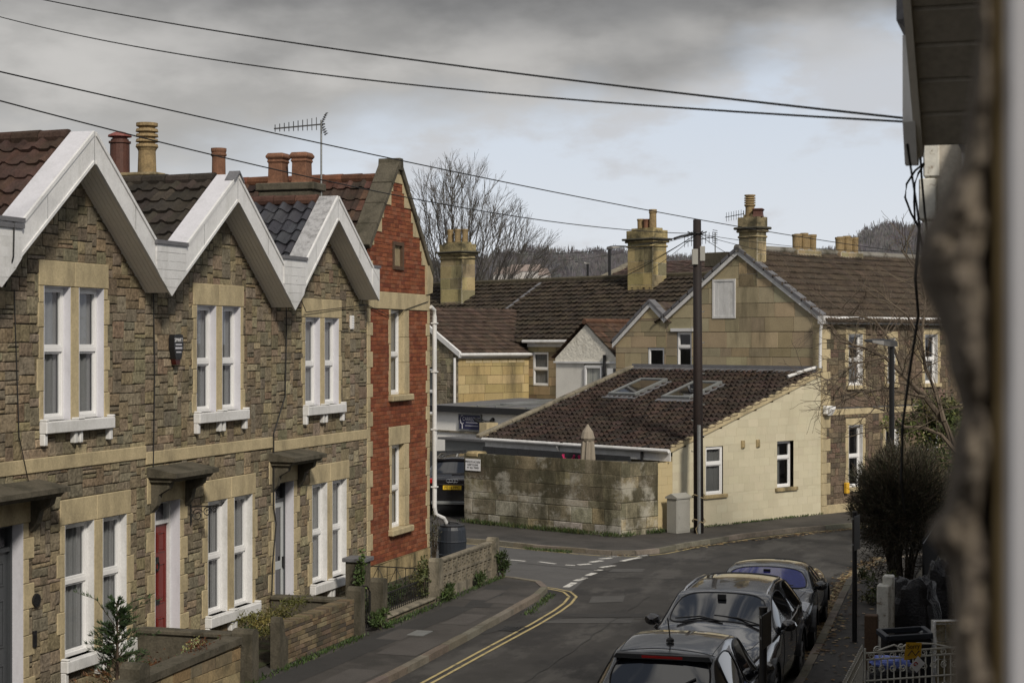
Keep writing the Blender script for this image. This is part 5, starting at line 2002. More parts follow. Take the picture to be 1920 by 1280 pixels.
tiles(tl, pr, BV, 24, D2, 4, (BU * km + V3((0, 0, 1))).normalized(), roll=.6, course=.6, amp=.02, lift=.03, pal=RB, style='roman', seg=2)
RW = [(.07, .049, .038), (.06, .043, .034), (.08, .056, .043)]
ke = (6.4 - 4.75) / 3.0
for s in (-1, 1):
    D3 = (BV * s + V3((0, 0, -ke))).normalized()
    tiles(tl, EF.P(3, 6.48, .1), BU, 5.6, D3, 3.15 * math.sqrt(1 + ke * ke), (BV * s * ke + V3((0, 0, 1))).normalized(), roll=.2, course=.29, amp=.025, lift=.045, pal=RW, var=.18, style='roman', seg=4)
ro = tl.build('roof', M['tile'], BH)
m = MB()
m.tube([pr + V3((0, 0, .02)), pr + BV * 24 + V3((0, 0, .02))], .11, 7, col=(.075, .065, .045))
m.tube([pr, pr + D * 2.2 + BV * -.6], .12, 7, col=(.12, .085, .065))
m.build('ridge_tiles', M['tile'], ro)
m = MB()
v0, z0 = uv(1018, 532, 3.07 + 4.0)
for q in range(8):
    m.obox(pr + BV * (v0 - 8.0 + 0.3) + D * (.25 + q * .45), D * .38, BV * .16, N * .07)
m.build('mortar_fillet', M['lead'], ro)
m = MB()
for a, t, c in ((-7.0, 2.3, 1), ):
    m.obox(MF.P(a, zb_ + .05, -u_r) + D * 2.5 + N * .03, BV * .45, D * .2, N * .05)
m.build('odd_tile', M['orange'], ro)
m = MB()
m.tube([MF.P(-8, 5.2, .22), MF.P(.1, 5.2, .22)], .06, 7)
MF.box(m, -8, .05, 5.0, 5.15, .0, .04)
m.tube([ES.P(-.1, 4.72, .2), ES.P(3.55, 4.72, .2)], .06, 7)
ES.box(m, 0, 3.5, 4.58, 4.68, .0, .04)
m.tube([EF.P(.1, 4.6, .08), EF.P(.1, 2.4, .08)], .05, 7)
m.build('gutter', M['white'], BH)
m = MB()
EF.prism(m, [(-.2, 4.62), (3.0, 6.38), (3.0, 6.58), (-.2, 4.82)], .02, .12)
EF.prism(m, [(6.2, 4.62), (3.0, 6.38), (3.0, 6.58), (6.2, 4.82)], .02, .12)
m.build('verge_board', M['white'], BH)
# big chimneys
CHP = [(.36, .29, .15), (.28, .235, .13), (.42, .335, .17), (.22, .19, .12)]
uc = 3.07 + 3.3
vr0, _ = uv(1224, 500, uc)
vr1, _ = uv(1177, 500, uc)
_, ztop = uv(1213, 432, uc)
fr = Fr(BO, BV, -BU)
c1 = bstack(BH, fr, vr0, vr1, -uc - .75, -uc, 6.3, ztop, CHP, hh=.5, ll=.8, flare=.12)
mid = (vr0 + vr1) / 2
for dx, hgt, kind, mt in ((-.30, .75, 'roll', 'buffpot'), (.0, .40, 'plain', 'terracotta'), (.32, .42, 'plain', 'buffpot')):
    chimney_pot(kind, fr.P(mid + dx, ztop + .06, -uc - .38), hgt, .14, c1, mt)
uc2 = 3.07 + 2.6
vr0, _ = uv(866, 500, uc2)
vr1, _ = uv(826, 500, uc2)
_, ztop = uv(858, 458, uc2)
c2 = bstack(BH, fr, vr0, vr1, -uc2 - .72, -uc2, 5.8, ztop, [(.3, .25, .14), (.22, .19, .12), (.36, .29, .16)], hh=.5, ll=.8, flare=.12)
mid = (vr0 + vr1) / 2
for q in range(4):
    chimney_pot('plain', fr.P(mid - .36 + q * .24, ztop + .06, -uc2 - .36 + (.1 if q % 2 else -.1)), .60, .125, c2, 'buffpot')

# white garage with sign
gd = at_depth(950, 760, 56.0)
GO = V3((gd.x, gd.y, 0))
GFr = Fr(GO, BV, -BU)


def gpx(x, y):
    r = ray(x, y)
    t = GO.dot(BU) / r.dot(BU)
    p = V3((0, 0, CH)) + r * t
    return (p - GO).dot(BV), p.z


GG = thing('garage', 'flat roofed white rendered garage behind the parked dark car', 'building', GO)
aL, zT = gpx(815, 768)
aR, _ = gpx(1042, 775)
_, zT = gpx(930, 771)
oL, oz = gpx(838, 826)
oR, _ = gpx(925, 830)
m = MB()
GFr.box(m, oL, aL, 0, zT, -4.5, 0)
GFr.box(m, aR, oR, 0, zT, -4.5, 0)
GFr.box(m, oR, oL, oz, zT, -4.5, -.0)
m.build('walling', M['render_bright'], GG)
m = MB()
GFr.box(m, oR, oL, 0, oz, -.35, -.3)
for q in range(9):
    GFr.box(m, oR + (oL - oR) * q / 9 + .01, oR + (oL - oR) * (q + 1) / 9 - .01, 0, oz, -.3, -.28)
m.build('garage_door', M['wood_brown'], GG)
m = MB()
GFr.box(m, oR - .1, oL + .5, oz + .3, oz + .36, 0, .05)
m.build('drip_moulding', M['concrete'], GG)
m = MB()
m.prism([GFr.P(aL + .25, zT, .15), GFr.P(aL + .25, zT + .12, .15), GFr.P(aL + .25, zT + .27, -4.2), GFr.P(aL + .25, zT, -4.2)], BV * -(aL - aR + .5))
rf = m.build('roof', M['felt'], GG)
m = MB()
GFr.box(m, aR - .25, aL + .27, zT - .08, zT + .13, .152, .19)
m.build('fascia', M['blacktrim'], GG)
m = MB()
for a, w in ((aL - 2.2, .9), (aL - 4.6, .8)):
    for e in (0, w):
        m.prism([GFr.P(a - e, zT + .13, .0), GFr.P(a - e, zT + .18, .0), GFr.P(a - e, zT + .33, -4.0), GFr.P(a - e, zT + .27, -4.0)], BV * -.06)
    m.prism([GFr.P(a, zT + .17, -1.0), GFr.P(a, zT + .21, -1.0), GFr.P(a, zT + .26, -2.0), GFr.P(a, zT + .22, -2.0)], BV * -w)
m.build('rooflight', M['galv'], rf)
sa1, sz1 = gpx(863, 777)
sa0, sz0 = gpx(903, 806)
sg = thing('business_sign', 'blue business sign with pale lettering on the white garage wall', 'sign', GFr.P((sa0 + sa1) / 2, sz0))
m = MB()
GFr.box(m, sa0, sa1, sz0, sz1, .01, .05)
m.build('board', M['bluesign'], sg)
m = MB()
t = .035
for q in ((sa0 - t, sa0, sz0 - t, sz1 + t), (sa1, sa1 + t, sz0 - t, sz1 + t), (sa0, sa1, sz1, sz1 + t), (sa0, sa1, sz0 - t, sz0)):
    GFr.box(m, *q, .01, .07)
m.build('sign_frame', M['galv'], sg)
ww = sa1 - sa0
text_mesh('lettering', 'CARRSON\'S', ww * .155, M['letter'], sg, GFr.P(sa0 + ww * .43, sz0 + (sz1 - sz0) * .72, .053), -BV, (0, 0, 1))
m = MB()
c = GFr.P(sa1 - ww * .15, sz0 + (sz1 - sz0) * .66, .055)
m.tube([c - BV * (.09 * math.cos(t)) + V3((0, 0, .15 * math.sin(t))) for t in [1.0 + q * .3 for q in range(16)]], .014, 5)
m.tube([c + V3((0, 0, -.12)), c + V3((0, 0, -.3))], .016, 5)
for fz, l in ((.46, .58), (.24, .62)):
    GFr.box(m, sa0 + ww * .1, sa0 + ww * (.1 + l), sz0 + (sz1 - sz0) * fz, sz0 + (sz1 - sz0) * (fz + .045), .05, .053)
m.build('lettering', M['letter'], sg)
cm = MB()
ca, cz = gpx(925, 790)
p = GFr.P(ca, cz, 0)
cm.tube([p + V3((0, 0, .08)) - BU * 0, p - BU * .1], .07, 8)
cm.tube([p - BU * .08, p - BU * .12 + BV * .25, p - BU * .15 + BV * .4 + V3((0, 0, .05))], .02, 5)
cm.tube([p - BU * .15 + BV * .35 + V3((0, 0, -.08)), p - BU * .2 + BV * .68 + V3((0, 0, .06))], .075, 8)
tag(cm.build('security_camera', M['blackplastic'], base=True), 'black security camera bracketed to the white garage wall', 'camera')
# small chimney-like pier and shed roof left of the lean-to
m = MB()
pa, pz = gpx(945, 791)
GFr.box(m, pa - .15, pa + .2, 1.8, pz, .4, .9)
tag(m.build('rendered_pier', M['dressed'], base=True), 'short pale rendered pier standing between the garage and the lean-to roof', 'pier')
sh = thing('garden_shed', 'small dark shed with flat lid roof tucked against the lean-to', 'shed', GFr.P(pa - .6, 0, 1.2))
m = MB()
GFr.box(m, pa - 1.4, pa + .75, 0, pz - .52, .7, 1.9)
m.build('walling', M['galv'], sh)
m = MB()
GFr.box(m, pa - 1.5, pa + .95, pz - .52, pz - .45, .6, 2.05)
m.build('roof', M['felt'], sh)
# charcoal fence
f0, f1 = on_ground(800, 985), None
p0 = at_depth(795, 848, 53.5)
p0 = V3((p0.x, p0.y, 0))
fe = thing('board_fence', 'charcoal grey close-boarded fence behind the parked dark car', 'fence', p0)
FF = Fr(p0, BU, V3((BU.y, -BU.x, 0)))
for q in range(26):
    m = MB()
    zt_ = CH - 206 * 53.5 / 3200 - .002 * q
    FF.box(m, q * .15, q * .15 + .145, 0, zt_, (.0 if q % 2 else .012), .03 + (.0 if q % 2 else .012))
    m.build('board', M['fence'], fe)
m = MB()
FF.box(m, 0, 3.9, .4, .5, -.06, -.0)
FF.box(m, 0, 3.9, 1.3, 1.4, -.06, -.0)
m.build('rail', M['fence'], fe)
# patio behind the mossy wall
pf = thing('patio_fence', 'low dark grey fence panel between the lean-to and the mossy wall', 'fence', BO - BU * 7.3 + BV * 4)
PF = Fr(BO - BU * 7.5 + BV * .6, BV, -BU)
for q in range(12):
    m = MB()
    PF.box(m, q * .5, q * .5 + .48, 0, 2.12 - .0 * q, 0, .03)
    m.build('panel', M['fence'], fe if False else pf)
dk = MB()
dk.prism([BO - BU * 7.55 + BV * .6, BO - BU * 7.55 + BV * 5.5, BO - BU * 8.3 + BV * 5.5, BO - BU * 8.05 + BV * .6], V3((0, 0, 1.12)))
tag(dk.build('raised_deck', M['wood_brown'], base=True), 'raised timber deck hidden behind the mossy wall', 'deck')
va_, pz = uv(1102, 795, -7.82)
pp = BO - BU * 7.82 + BV * va_
pb = V3((pp.x, pp.y, 1.12))
pz -= 1.12
pa_ = thing('parasol', 'folded taupe garden parasol standing behind the mossy wall', 'parasol', pb)
m = MB()
n = 28
prof = [(.10, .35), (.17, .5), (.18, .9), (.155, pz - .5), (.12, pz - .42)]
rings = []
for r, z in prof:
    k = len(m.v)
    for j in range(n):
        t = 2 * PI * j / n
        rr = r * (1 + .16 * (1 if j % 4 < 2 else -1))
        m.v.append((pb.x + rr * math.cos(t + z * .25), pb.y + rr * math.sin(t + z * .25), pb.z + z))
    rings.append(k)
for i in range(len(rings) - 1):
    for j in range(n):
        m.f.append((rings[i] + j, rings[i] + (j + 1) % n, rings[i + 1] + (j + 1) % n, rings[i + 1] + j))
        m.c.append((1, 1, 1))
m.build('canopy', M['parasol'], pa_)
m = MB()
m.lathe(pb, [(.155, pz - .46), (.20, pz - .38), (.15, pz - .2), (.08, pz - .1), (.05, pz - .06), (.02, pz)], 10)
m.build('canopy_vent', M['parasol'], pa_)
m = MB()
m.tube([pb, pb + V3((0, 0, .5))], .025, 8)
m.build('pole', M['wood_brown'], pa_)
for q, (x, lab) in enumerate(((1056, 'bright pink folding garden chair behind the mossy wall, left of its pair'), (1086, 'bright pink folding garden chair behind the mossy wall, next to the folded parasol'))):
    va_, _ = uv(x, 856, -7.85)
    c = BO - BU * 7.85 + BV * va_
    b = V3((c.x, c.y, 1.12))
    ch_ = thing('garden_chair', lab, 'chair', b, 'pink garden chairs')
    a = BV * -1
    m = MB()
    m.obox(b + V3((0, 0, .42)) - a * .22 - BU * .2, a * .44, BU * .4, V3((0, 0, .03)))
    m.build('seat', M['pink'], ch_)
    m = MB()
    pts = []
    for k in range(9):
        t = k / 8
        z = .62 + .25 * (1 - math.sin(PI * t))
        pts.append((t, z))
    for (t0, z0), (t1, z1) in zip(pts, pts[1:]):
        m.obox(b - a * .24 + a * (.48 * t0) + BU * .2 + V3((0, 0, .5)), a * .06, BU * .02, V3((0, 0, max(z0, z1) - .42)))
    m.tube([b - a * .24 + a * (.48 * t) + BU * .2 + V3((0, 0, z + .06)) for t, z in pts], .025, 6)
    m.build('backrest', M['pink'], ch_)
    for sx in (-.22, .22):
        for sy in (-.18, .18):
            m = MB()
            m.tube([b + a * sx + BU * sy, b + a * sx + BU * sy + V3((0, 0, .42))], .014, 5)
            m.build('leg', M['iron'], ch_)

# street cabinet
cb = on_ground(1283, 1006)
cbx = thing('street_cabinet', 'grey green telecoms street cabinet at the foot of the utility pole', 'cabinet', cb)
CF = Fr(cb + BU * -.28, BU, V3((.8660254, -.5, 0)))
m = MB()
CF.box(m, -.02, .52, .1, 1.02, -.36, .0)
m.build('case', M['greycab'], cbx, bevel=.012)
m = MB()
m.prism([CF.P(-.05, 1.02, -.39), CF.P(-.05, 1.02, .03), CF.P(-.05, 1.06, .03), CF.P(-.05, 1.16, -.18), CF.P(-.05, 1.06, -.39)], BU * .6)
m.build('cap', M['greycab'], cbx, bevel=.01)
m = MB()
CF.box(m, .02, .48, .16, .98, .0, .012)
for zz in (.22, .9):
    for q in range(4):
        CF.box(m, .14 + q * .07, .17 + q * .07, zz, zz + .05, .012, .018)
CF.box(m, .05, .08, .5, .58, .012, .03)
m.build('door', M['greycab'], cbx, bevel=.004)

# utility pole
ub = on_ground(1310, 1000, .08)
up = thing('utility_pole', 'tall dark tarred timber utility pole carrying many overhead wires', 'utility pole', ub)
ut = at_depth(1307, 412, 46.2)
m = MB()
m.tube([ub, ub * .5 + ut * .5, ut], [.135, .125, .108], 14)
m.build('shaft', M['pole'], up, smooth=True)
m = MB()
for q in range(13):
    z = 2.2 + q * .42
    p = ub + (ut - ub) * (z / 8.5)
    m = MB()
    m.tube([p - RT * .17 * (1 if q % 2 else -1) * 0, p + RT * (.18 if q % 2 else -.18), p + RT * (.18 if q % 2 else -.18) + V3((0, 0, .03))], .012, 5)
    m.build('step_iron', M['galv'], up)
m = MB()
p = ub + (ut - ub) * .89
m.obox(p - RT * .16 - FW * .2 + V3((0, 0, -.3)), RT * .16, FW * .1, V3((0, 0, .42)))
m.obox(p + RT * .06 - FW * .12 + V3((0, 0, -.2)), RT * .14, FW * .12, V3((0, 0, .4)))
m.build('junction_box', M['greycab'], up, bevel=.01)
m = MB()
m.tube([ub + BU * -.1 + FA.n * .1, ub + BU * -.1 + FA.n * .1 + V3((0, 0, 2.9))], .05, 8)
m.build('cable_guard', M['galv'], up)
m = MB()
for z in (.35, 1.0):
    p = ub + V3((0, 0, z))
    m.tube([p + RT * (.17 * math.cos(t)) + FW * (.17 * math.sin(t)) + V3((0, 0, .05 * math.sin(2 * t))) for t in [q * .55 for q in range(13)]], .016, 5)
m.build('loose_cable', M['wood_pale'], up)
m = MB()
m.tube([ub + RT * .02 - FW * .2 + V3((0, 0, .35)), ub - RT * .1 - FW * .22 + V3((0, 0, .15)), ub - RT * .06 - FW * .25], .014, 5)
m.build('loose_cable', M['wood_pale'], up)
m = MB()
p = ub + (ut - ub) * .955
for q in range(6):
    t = q * PI / 3
    m.tube([p + RT * (.12 * math.cos(t)) + FW * (.12 * math.sin(t)), p + RT * (.26 * math.cos(t)) + FW * (.26 * math.sin(t)) + V3((0, 0, .05))], .018, 5)
m.tube([p + RT * (.14 * math.cos(t)) + FW * (.14 * math.sin(t)) for t in [q * .5 for q in range(14)]], .02, 5)
m.build('bracket_ring', M['iron'], up)

# overhead wires
def overhead(label, ends, sag, r=.012, group='overhead wires'):
    a, b = ends
    n = 28
    pts = []
    for i in range(n + 1):
        t = i / n
        p = a.lerp(b, t)
        p.z -= sag * 4 * t * (1 - t)
        pts.append(p)
    if a.z > CH + 3 and (a - V3((0, 0, CH))).length < 25:
        pts.insert(0, pts[0] + (pts[0] - pts[1]).normalized() * 16)
    wire('overhead_wire', pts, r, label, 'wire', group=group, n=5)


overhead('uppermost overhead wire crossing the grey cloud to the white fascia on the right', (at_depth(-160, -56, 19.5), at_depth(1706, 223, 7.2)), .12, .0055)
overhead('second overhead wire from the top, sagging to the white fascia on the right', (at_depth(-160, -16, 19.5), at_depth(1706, 229, 7.15)), .22, .005)
overhead('overhead wire passing just above the red brick gable to the right edge', (at_depth(-160, 98, 19.5), at_depth(1880, 492, 58)), .35, .010)
tp = ub + (ut - ub) * .955
overhead('lowest overhead wire across the terrace ending at the utility pole', (at_depth(-160, 146, 19.5), tp), .40, .010)
k_ = 0
for (x, y, d), sg_, lab in (((1840, 462, 58), .3, 'thin wire running from the utility pole to the right above the corner house roof'),
                         ((1760, 474, 62), .5, 'lower thin wire running right from the utility pole across the corner chimney'),
                         ((960, 466, 100), .4, 'upper thin wire running left from the utility pole towards the bare tree'),
                         ((930, 474, 95), .3, 'middle thin wire running left from the utility pole past the big stone chimney'),
                         ((1000, 486, 90), .3, 'lower thin wire running left from the utility pole over the back roofs'),
                         ((905, 602, 62), .5, 'slack pale wire drooping from the utility pole across the back terrace roof'),
                         ((1165, 512, 68), .1, 'short steep wire from the utility pole down to the big stone chimney'),
                         ((1195, 520, 70), .1, 'short steep wire from the utility pole to the roof behind it'),
                         ((1410, 500, 56), .05, 'short wire from the utility pole down to the corner house gable')):
    overhead(lab, (tp, at_depth(x, y, d)), sg_, .008 if k_ != 5 else .010, 'wires fanning out from the utility pole')
    k_ += 1
wire('splice_cable', [tp, tp + RT * -.5 + V3((0, 0, -.12)) - FW * .8, tp + RT * -.75 + V3((0, 0, -.22)) - FW * 1.4], .035, 'thick black cable splice hanging beside the top of the utility pole')


# street lamps
def street_lamp(base, ztop, arm, label, r0=.075, head=.55, group='street lamps'):
    o = thing('street_lamp', label, 'street lamp', base, group)
    m = MB()
    m.tube([base, base + V3((0, 0, 1.3)), base + V3((0, 0, 1.32)), V3((base.x, base.y, ztop))], [r0 * 1.35, r0 * 1.3, r0 * .85, r0 * .75], 12)
    m.build('column', M['metal_black'], o, smooth=False)
    m = MB()
    a = V3(arm).normalized()
    s = V3((-a.y, a.x, 0))
    t = V3((base.x, base.y, ztop))
    sec = [(-.12, .075, .05, .06), (.05, .11, .07, .09), (.2, .13, .05, .09), (head * .75, .12, .02, .06), (head, .06, .02, .035)]
    prev = None
    for (x, w, zb, zt2) in sec:
        z0 = x * .1
        ring = [t + a * x - s * w + V3((0, 0, z0 - zb)), t + a * x + s * w + V3((0, 0, z0 - zb)), t + a * x + s * w * .8 + V3((0, 0, z0 + zt2 * .5)), t + a * x + V3((0, 0, z0 + zt2)), t + a * x - s * w * .8 + V3((0, 0, z0 + zt2 * .5))]
        if prev:
            for i in range(5):
                j = (i + 1) % 5
                m.poly([prev[i], prev[j], ring[j], ring[i]])
        else:
            m.poly(ring[::-1])
        prev = ring
    m.poly(prev)
    m.build('lantern', M['metal_black'], o, bevel=.01)


lb = at_depth(1672, 640, 38)
street_lamp(V3((lb.x, lb.y, .1)), 5.15, -RT, 'black street lamp post rising from behind the round bush', head=.6)
lb = at_depth(1143, 640, 74)
street_lamp(V3((lb.x, lb.y, .1)), 5.2 + 175 * 74 / 3200, RT * .9 + FW * .2, 'grey street lamp standing beyond the back terrace roof, beside the big chimney', head=.75, r0=.09)
lb = at_depth(1102, 640, 100)
street_lamp(V3((lb.x, lb.y, .1)), 5.2 + 147 * 100 / 3200, -RT, 'small distant street lamp left of the far brown roof', head=.75, r0=.1)

# houses further back
fh = thing('distant_house', 'distant house with brown roof and stone parapet behind the back terrace', 'house', at_depth(1230, 640, 92) * 1.0)
b0 = at_depth(1112, 640, 96)
b1 = at_depth(1318, 640, 90)
ax_ = V3((b1.x - b0.x, b1.y - b0.y, 0)).normalized()
bn = V3((ax_.y, -ax_.x, 0))
if bn.y > 0:
    bn = -bn
L = (V3((b1.x, b1.y, 0)) - V3((b0.x, b0.y, 0))).length
HF = Fr(V3((b0.x, b0.y, 0)), ax_, bn)
m = MB()
HF.box(m, 0, L + .8, 0, 8.55, -8, 0)
HF.prism(m, [(L + .25, 8.55), (L + .8, 8.55)] + [(L + .8, 9.9), (L + .25, 9.9)], -4.4, -3.6)
m.prism([HF.P(L + .3, 8.5, 0), HF.P(L + .3, 9.95, -3.6), HF.P(L + .3, 9.95, -4.4), HF.P(L + .3, 8.5, -8)], ax_ * .45)
m.build('wall', M['dressed'], fh)
tl = MB()
D = (bn + V3((0, 0, -.33))).normalized()
tiles(tl, HF.P(0, 9.75, -3.7), ax_, L + .3, D, 3.9 * math.sqrt(1 + .33 ** 2), (bn * .33 + V3((0, 0, 1))).normalized(), roll=.3, course=.33, amp=.025, lift=.03, pal=[(.075, .05, .042), (.065, .045, .038)], seg=3)
tl.build('roof', M['tile'], fh)
m = MB()
m.prism([HF.P(-.45, 8.5, .1), HF.P(-.45, 9.95, -3.7), HF.P(-.45, 9.7, -3.7), HF.P(-.45, 8.2, .1)], ax_ * .6)
HF.box(m, -2, L + .9, 8.3, 8.52, 0, .2)
m.build('parapet', M['concrete'], fh)
for i, (x, y, w) in enumerate(((955, 519, 1), (985, 514, 1.2), (1008, 521, .8))):
    p = at_depth(x, y, 420)
    r_ = MB()
    s = 3.2 * w
    r_.box(p.x - s, p.x + s, p.y - 3, p.y + 3, p.z - 4, p.z + .6, (.5, .48, .46))
    r_.prism([(p.x - s, p.y - 3.2, p.z + .6), (p.x - s, p.y + 3.2, p.z + .6), (p.x - s, p.y, p.z + 2.4)], V3((2 * s, 0, 0)), (.25, .2, .18))
    tag(r_.build('far_house', M['farhouse'], base=True), ('leftmost tiny pale house far off on the wooded hill', 'largest tiny pale house in the middle of the far hillside row', 'rightmost tiny pale house far off on the wooded hill')[i], 'house', 'pale houses on the far hill')
# ------------------------------------------------------------------ cars
def car(name, label, base, fwd, st, glass_front, glass_rear, side_from, side_to, pillars, paint, wheels, wr=.33, glassm='carglass', width=.92):
    """st: stations along the car from rear (x=0) to front; each = x, [(halfwidth, z) x 7 rows: sill, belly, belt, edgeO, edgeI, mid, centre]"""
    root = thing(name, label, 'car', base)
    f = V3(fwd).normalized()
    l = V3((-f.y, f.x, 0))
    b = V3(base)

    def W(x, y, z):
        return b + f * x + l * y + V3((0, 0, z))
    bm = bmesh.new()
    rows = []
    for x, sec in st:
        ring = []
        pts = [(w, z) for w, z in sec[:-1]] + [(0, sec[-1][1])] + [(-w, z) for w, z in reversed(sec[:-1])]
        for (w, z) in pts:
            ring.append(bm.verts.new(W(x, w, z)))
        rows.append(ring)
    nst = len(st)
    for i in range(nst - 1):
        for j in range(len(rows[0]) - 1):
            fc = bm.faces.new((rows[i][j], rows[i][j + 1], rows[i + 1][j + 1], rows[i + 1][j]))
            jj = j if j < 6 else 11 - j      # 0..5 strip index from sill to centre
            idx = 0
            if jj == 2 and side_from <= i < side_to and i not in pillars:
                idx = 2
            if jj in (4, 5):
                if i in glass_front:
                    idx = 1
                if i in glass_rear:
                    idx = 3
            fc.material_index = idx
    for ring, rev in ((rows[0], False), (rows[-1], True)):
        n = len(ring)
        for j in range(n // 2):
            q = (ring[j], ring[j + 1], ring[n - 2 - j], ring[n - 1 - j])
            q = tuple(dict.fromkeys(q))
            if len(q) >= 3:
                try:
                    bm.faces.new(q if rev else q[::-1])
                except ValueError:
                    pass
    bmesh.ops.recalc_face_normals(bm, faces=bm.faces)
    cl = bm.edges.layers.float.get('crease_edge') or bm.edges.layers.float.new('crease_edge')
    for e in bm.edges:
        ms = {x.material_index for x in e.link_faces}
        if len(ms) > 1:
            e[cl] = .55
    me = bpy.data.meshes.new('car_tmp')
    bm.to_mesh(me)
    bm.free()
    for k in range(4):
        me.materials.append(M[paint])
    to = bpy.data.objects.new('car_tmp', me)
    COL.objects.link(to)
    md = to.modifiers.new('s', 'SUBSURF')
    md.levels = 3
    md.render_levels = 3
    dg = bpy.context.evaluated_depsgraph_get()
    ev = bpy.data.meshes.new_from_object(to.evaluated_get(dg))
    COL.objects.unlink(to)
    bpy.data.objects.remove(to)
    vs = [v.co.copy() for v in ev.vertices]
    nm = [v.normal.copy() for v in ev.vertices]
    groups = {}
    for p in ev.polygons:
        c = sum((vs[i] for i in p.vertices), V3((0, 0, 0))) / len(p.vertices) - b
        key = p.material_index
        if key == 2:
            seg = 0
            for q in pillars:
                if c.dot(f) > st[q][0]:
                    seg += 1
            key = (2, c.dot(l) > 0, seg)
        groups.setdefault(key, []).append(tuple(p.vertices))
    for key, fs in groups.items():
        k = key if isinstance(key, int) else 2
        nmz = {0: 'body', 1: 'windscreen', 2: 'side_window', 3: 'rear_window'}[k]
        m = MB()
        m.v = [tuple(p + (n * .002 if k else n * 0)) for p, n in zip(vs, nm)]
        m.f = fs
        m.c = [(1, 1, 1)] * len(fs)
        used = sorted({i for ff in fs for i in ff})
        mp = {o: i for i, o in enumerate(used)}
        m.v = [m.v[o] for o in used]
        m.f = [tuple(mp[i] for i in ff) for ff in fs]
        m.build(nmz, M[paint if k == 0 else glassm if k == 1 else 'carglass'], root, smooth=True)
        if k:      # dark rubber seal round each pane
            cnt = {}
            for ff in m.f:
                for a_, b_ in zip(ff, ff[1:] + ff[:1]):
                    e = (min(a_, b_), max(a_, b_))
                    cnt[e] = cnt.get(e, 0) + 1
            sl = MB()
            for (a_, b_), c_ in cnt.items():
                if c_ == 1:
                    sl.tube([m.v[a_], m.v[b_]], .012, 4, cap=False)
            sl.build('window_seal', M['blackplastic'], root)
    from mathutils.bvhtree import BVHTree
    root_bvh[name_id(root)] = BVHTree.FromPolygons(vs, [tuple(p.vertices) for p in ev.polygons])
    bpy.data.meshes.remove(ev)
    for (x, side) in [(x, s) for x in wheels for s in (-1, 1)]:
        c = W(x, side * (width - .14), wr)
        m = MB()
        pr = [(wr * .62, .11), (wr * .96, .11), (wr, .08), (wr, -.08), (wr * .96, -.11), (wr * .62, -.11)]
        n = 28
        rings = []
        for r, o in pr:
            k = len(m.v)
            for j in range(n):
                t = 2 * PI * j / n
                m.v.append(tuple(c + f * (r * math.cos(t)) + V3((0, 0, r * math.sin(t))) + l * (side * o)))
            rings.append(k)
        for i in range(len(rings)):
            i2 = (i + 1) % len(rings)
            for j in range(n):
                m.f.append((rings[i] + j, rings[i] + (j + 1) % n, rings[i2] + (j + 1) % n, rings[i2] + j))
                m.c.append((1, 1, 1))
        w = m.build('wheel', M['tyre'], root)
        m = MB()
        for q in range(7):
            t = q * 2 * PI / 7
            d = f * math.cos(t) + V3((0, 0, math.sin(t)))
            s2 = d.cross(l) * .028
            m.obox(c + l * (side * .085) - s2, d * wr * .64, s2 * 2, l * side * .02)
        m.tube([c + l * (side * .06), c + l * (side * .11)], .05, 10)
        m.build('rim', M['alloy'], w)
        m = MB()
        m.tube([c + l * side * .04, c + l * side * .05], wr * .63, 20)
        m.build('brake_disc', M['blackplastic'], w)
        m = MB()      # dark arch liner
        n = 14
        for j in range(n):
            t0, t1 = PI * j / n, PI * (j + 1) / n
            q = [c + f * (wr * 1.12 * math.cos(t)) + V3((0, 0, wr * 1.12 * math.sin(t))) + l * (side * o) for t, o in ((t0, -.18), (t0, .142), (t1, .142), (t1, -.18))]
            m.poly(q)
            q2 = [c + f * (wr * a * math.cos(t)) + V3((0, 0, wr * a * math.sin(t))) + l * side * .143 for t, a in ((t0, .98), (t0, 1.13), (t1, 1.13), (t1, .98))]
            m.poly(q2)
        m.build('wheel_arch', M['blackplastic'], root)
    return root, W, f, l


root_bvh = {}


def name_id(o):
    return o.name


def seam(root, W, pts, mode, r=.0045, nm='panel_gap', side=1):
    """dark panel gap drawn on the body: mode 'top' pts=(x,y), mode 'side' pts=(x,z)"""
    bv = root_bvh[root.name]
    out = []
    n = 10
    for (a, b) in zip(pts, pts[1:]):
        for i in range(n + 1):
            t = i / n
            u, v = a[0] + (b[0] - a[0]) * t, a[1] + (b[1] - a[1]) * t
            if mode == 'top':
                o, d = W(u, v, 3), V3((0, 0, -1))
            else:
                o = W(u, side * 2.0, v)
                d = (W(u, 0, v) - o).normalized()
            h = bv.ray_cast(o, d)
            if h[0] is not None:
                out.append(h[0] - d * .0015)
    if len(out) > 1:
        m = MB()
        m.tube(out, r, 4)
        m.build(nm, M['blackplastic'], root)


def mirror(root, W, x, y, z, s, paint):
    m = MB()
    pts = []
    for (dx, rr) in ((-.07, .3), (-.05, .75), (.0, 1.0), (.06, .95), (.10, .55), (.12, .15)):
        pts.append((dx, rr))
    prev = None
    for dx, rr in pts:
        ring = [W(x + dx, y + s * (.10 + .115 * rr * math.cos(t)), z + .085 * rr * math.sin(t)) for t in [q * PI / 5 for q in range(10)]]
        if prev:
            for i in range(10):
                j = (i + 1) % 10
                m.poly([prev[i], prev[j], ring[j], ring[i]])
        prev = ring
    m.tube([W(x, y - s * .03, z - .06), W(x, y + s * .06, z - .02)], .03, 6)
    m.build('wing_mirror', M[paint], root, smooth=True)


def sec(ws, zs, wb, zb, wl, zl, we, ze, wi, zi, wm, zm, zc):
    return [(ws, zs), (wb, zb), (wl, zl), (we, ze), (wi, zi), (wm, zm), (0, zc)]


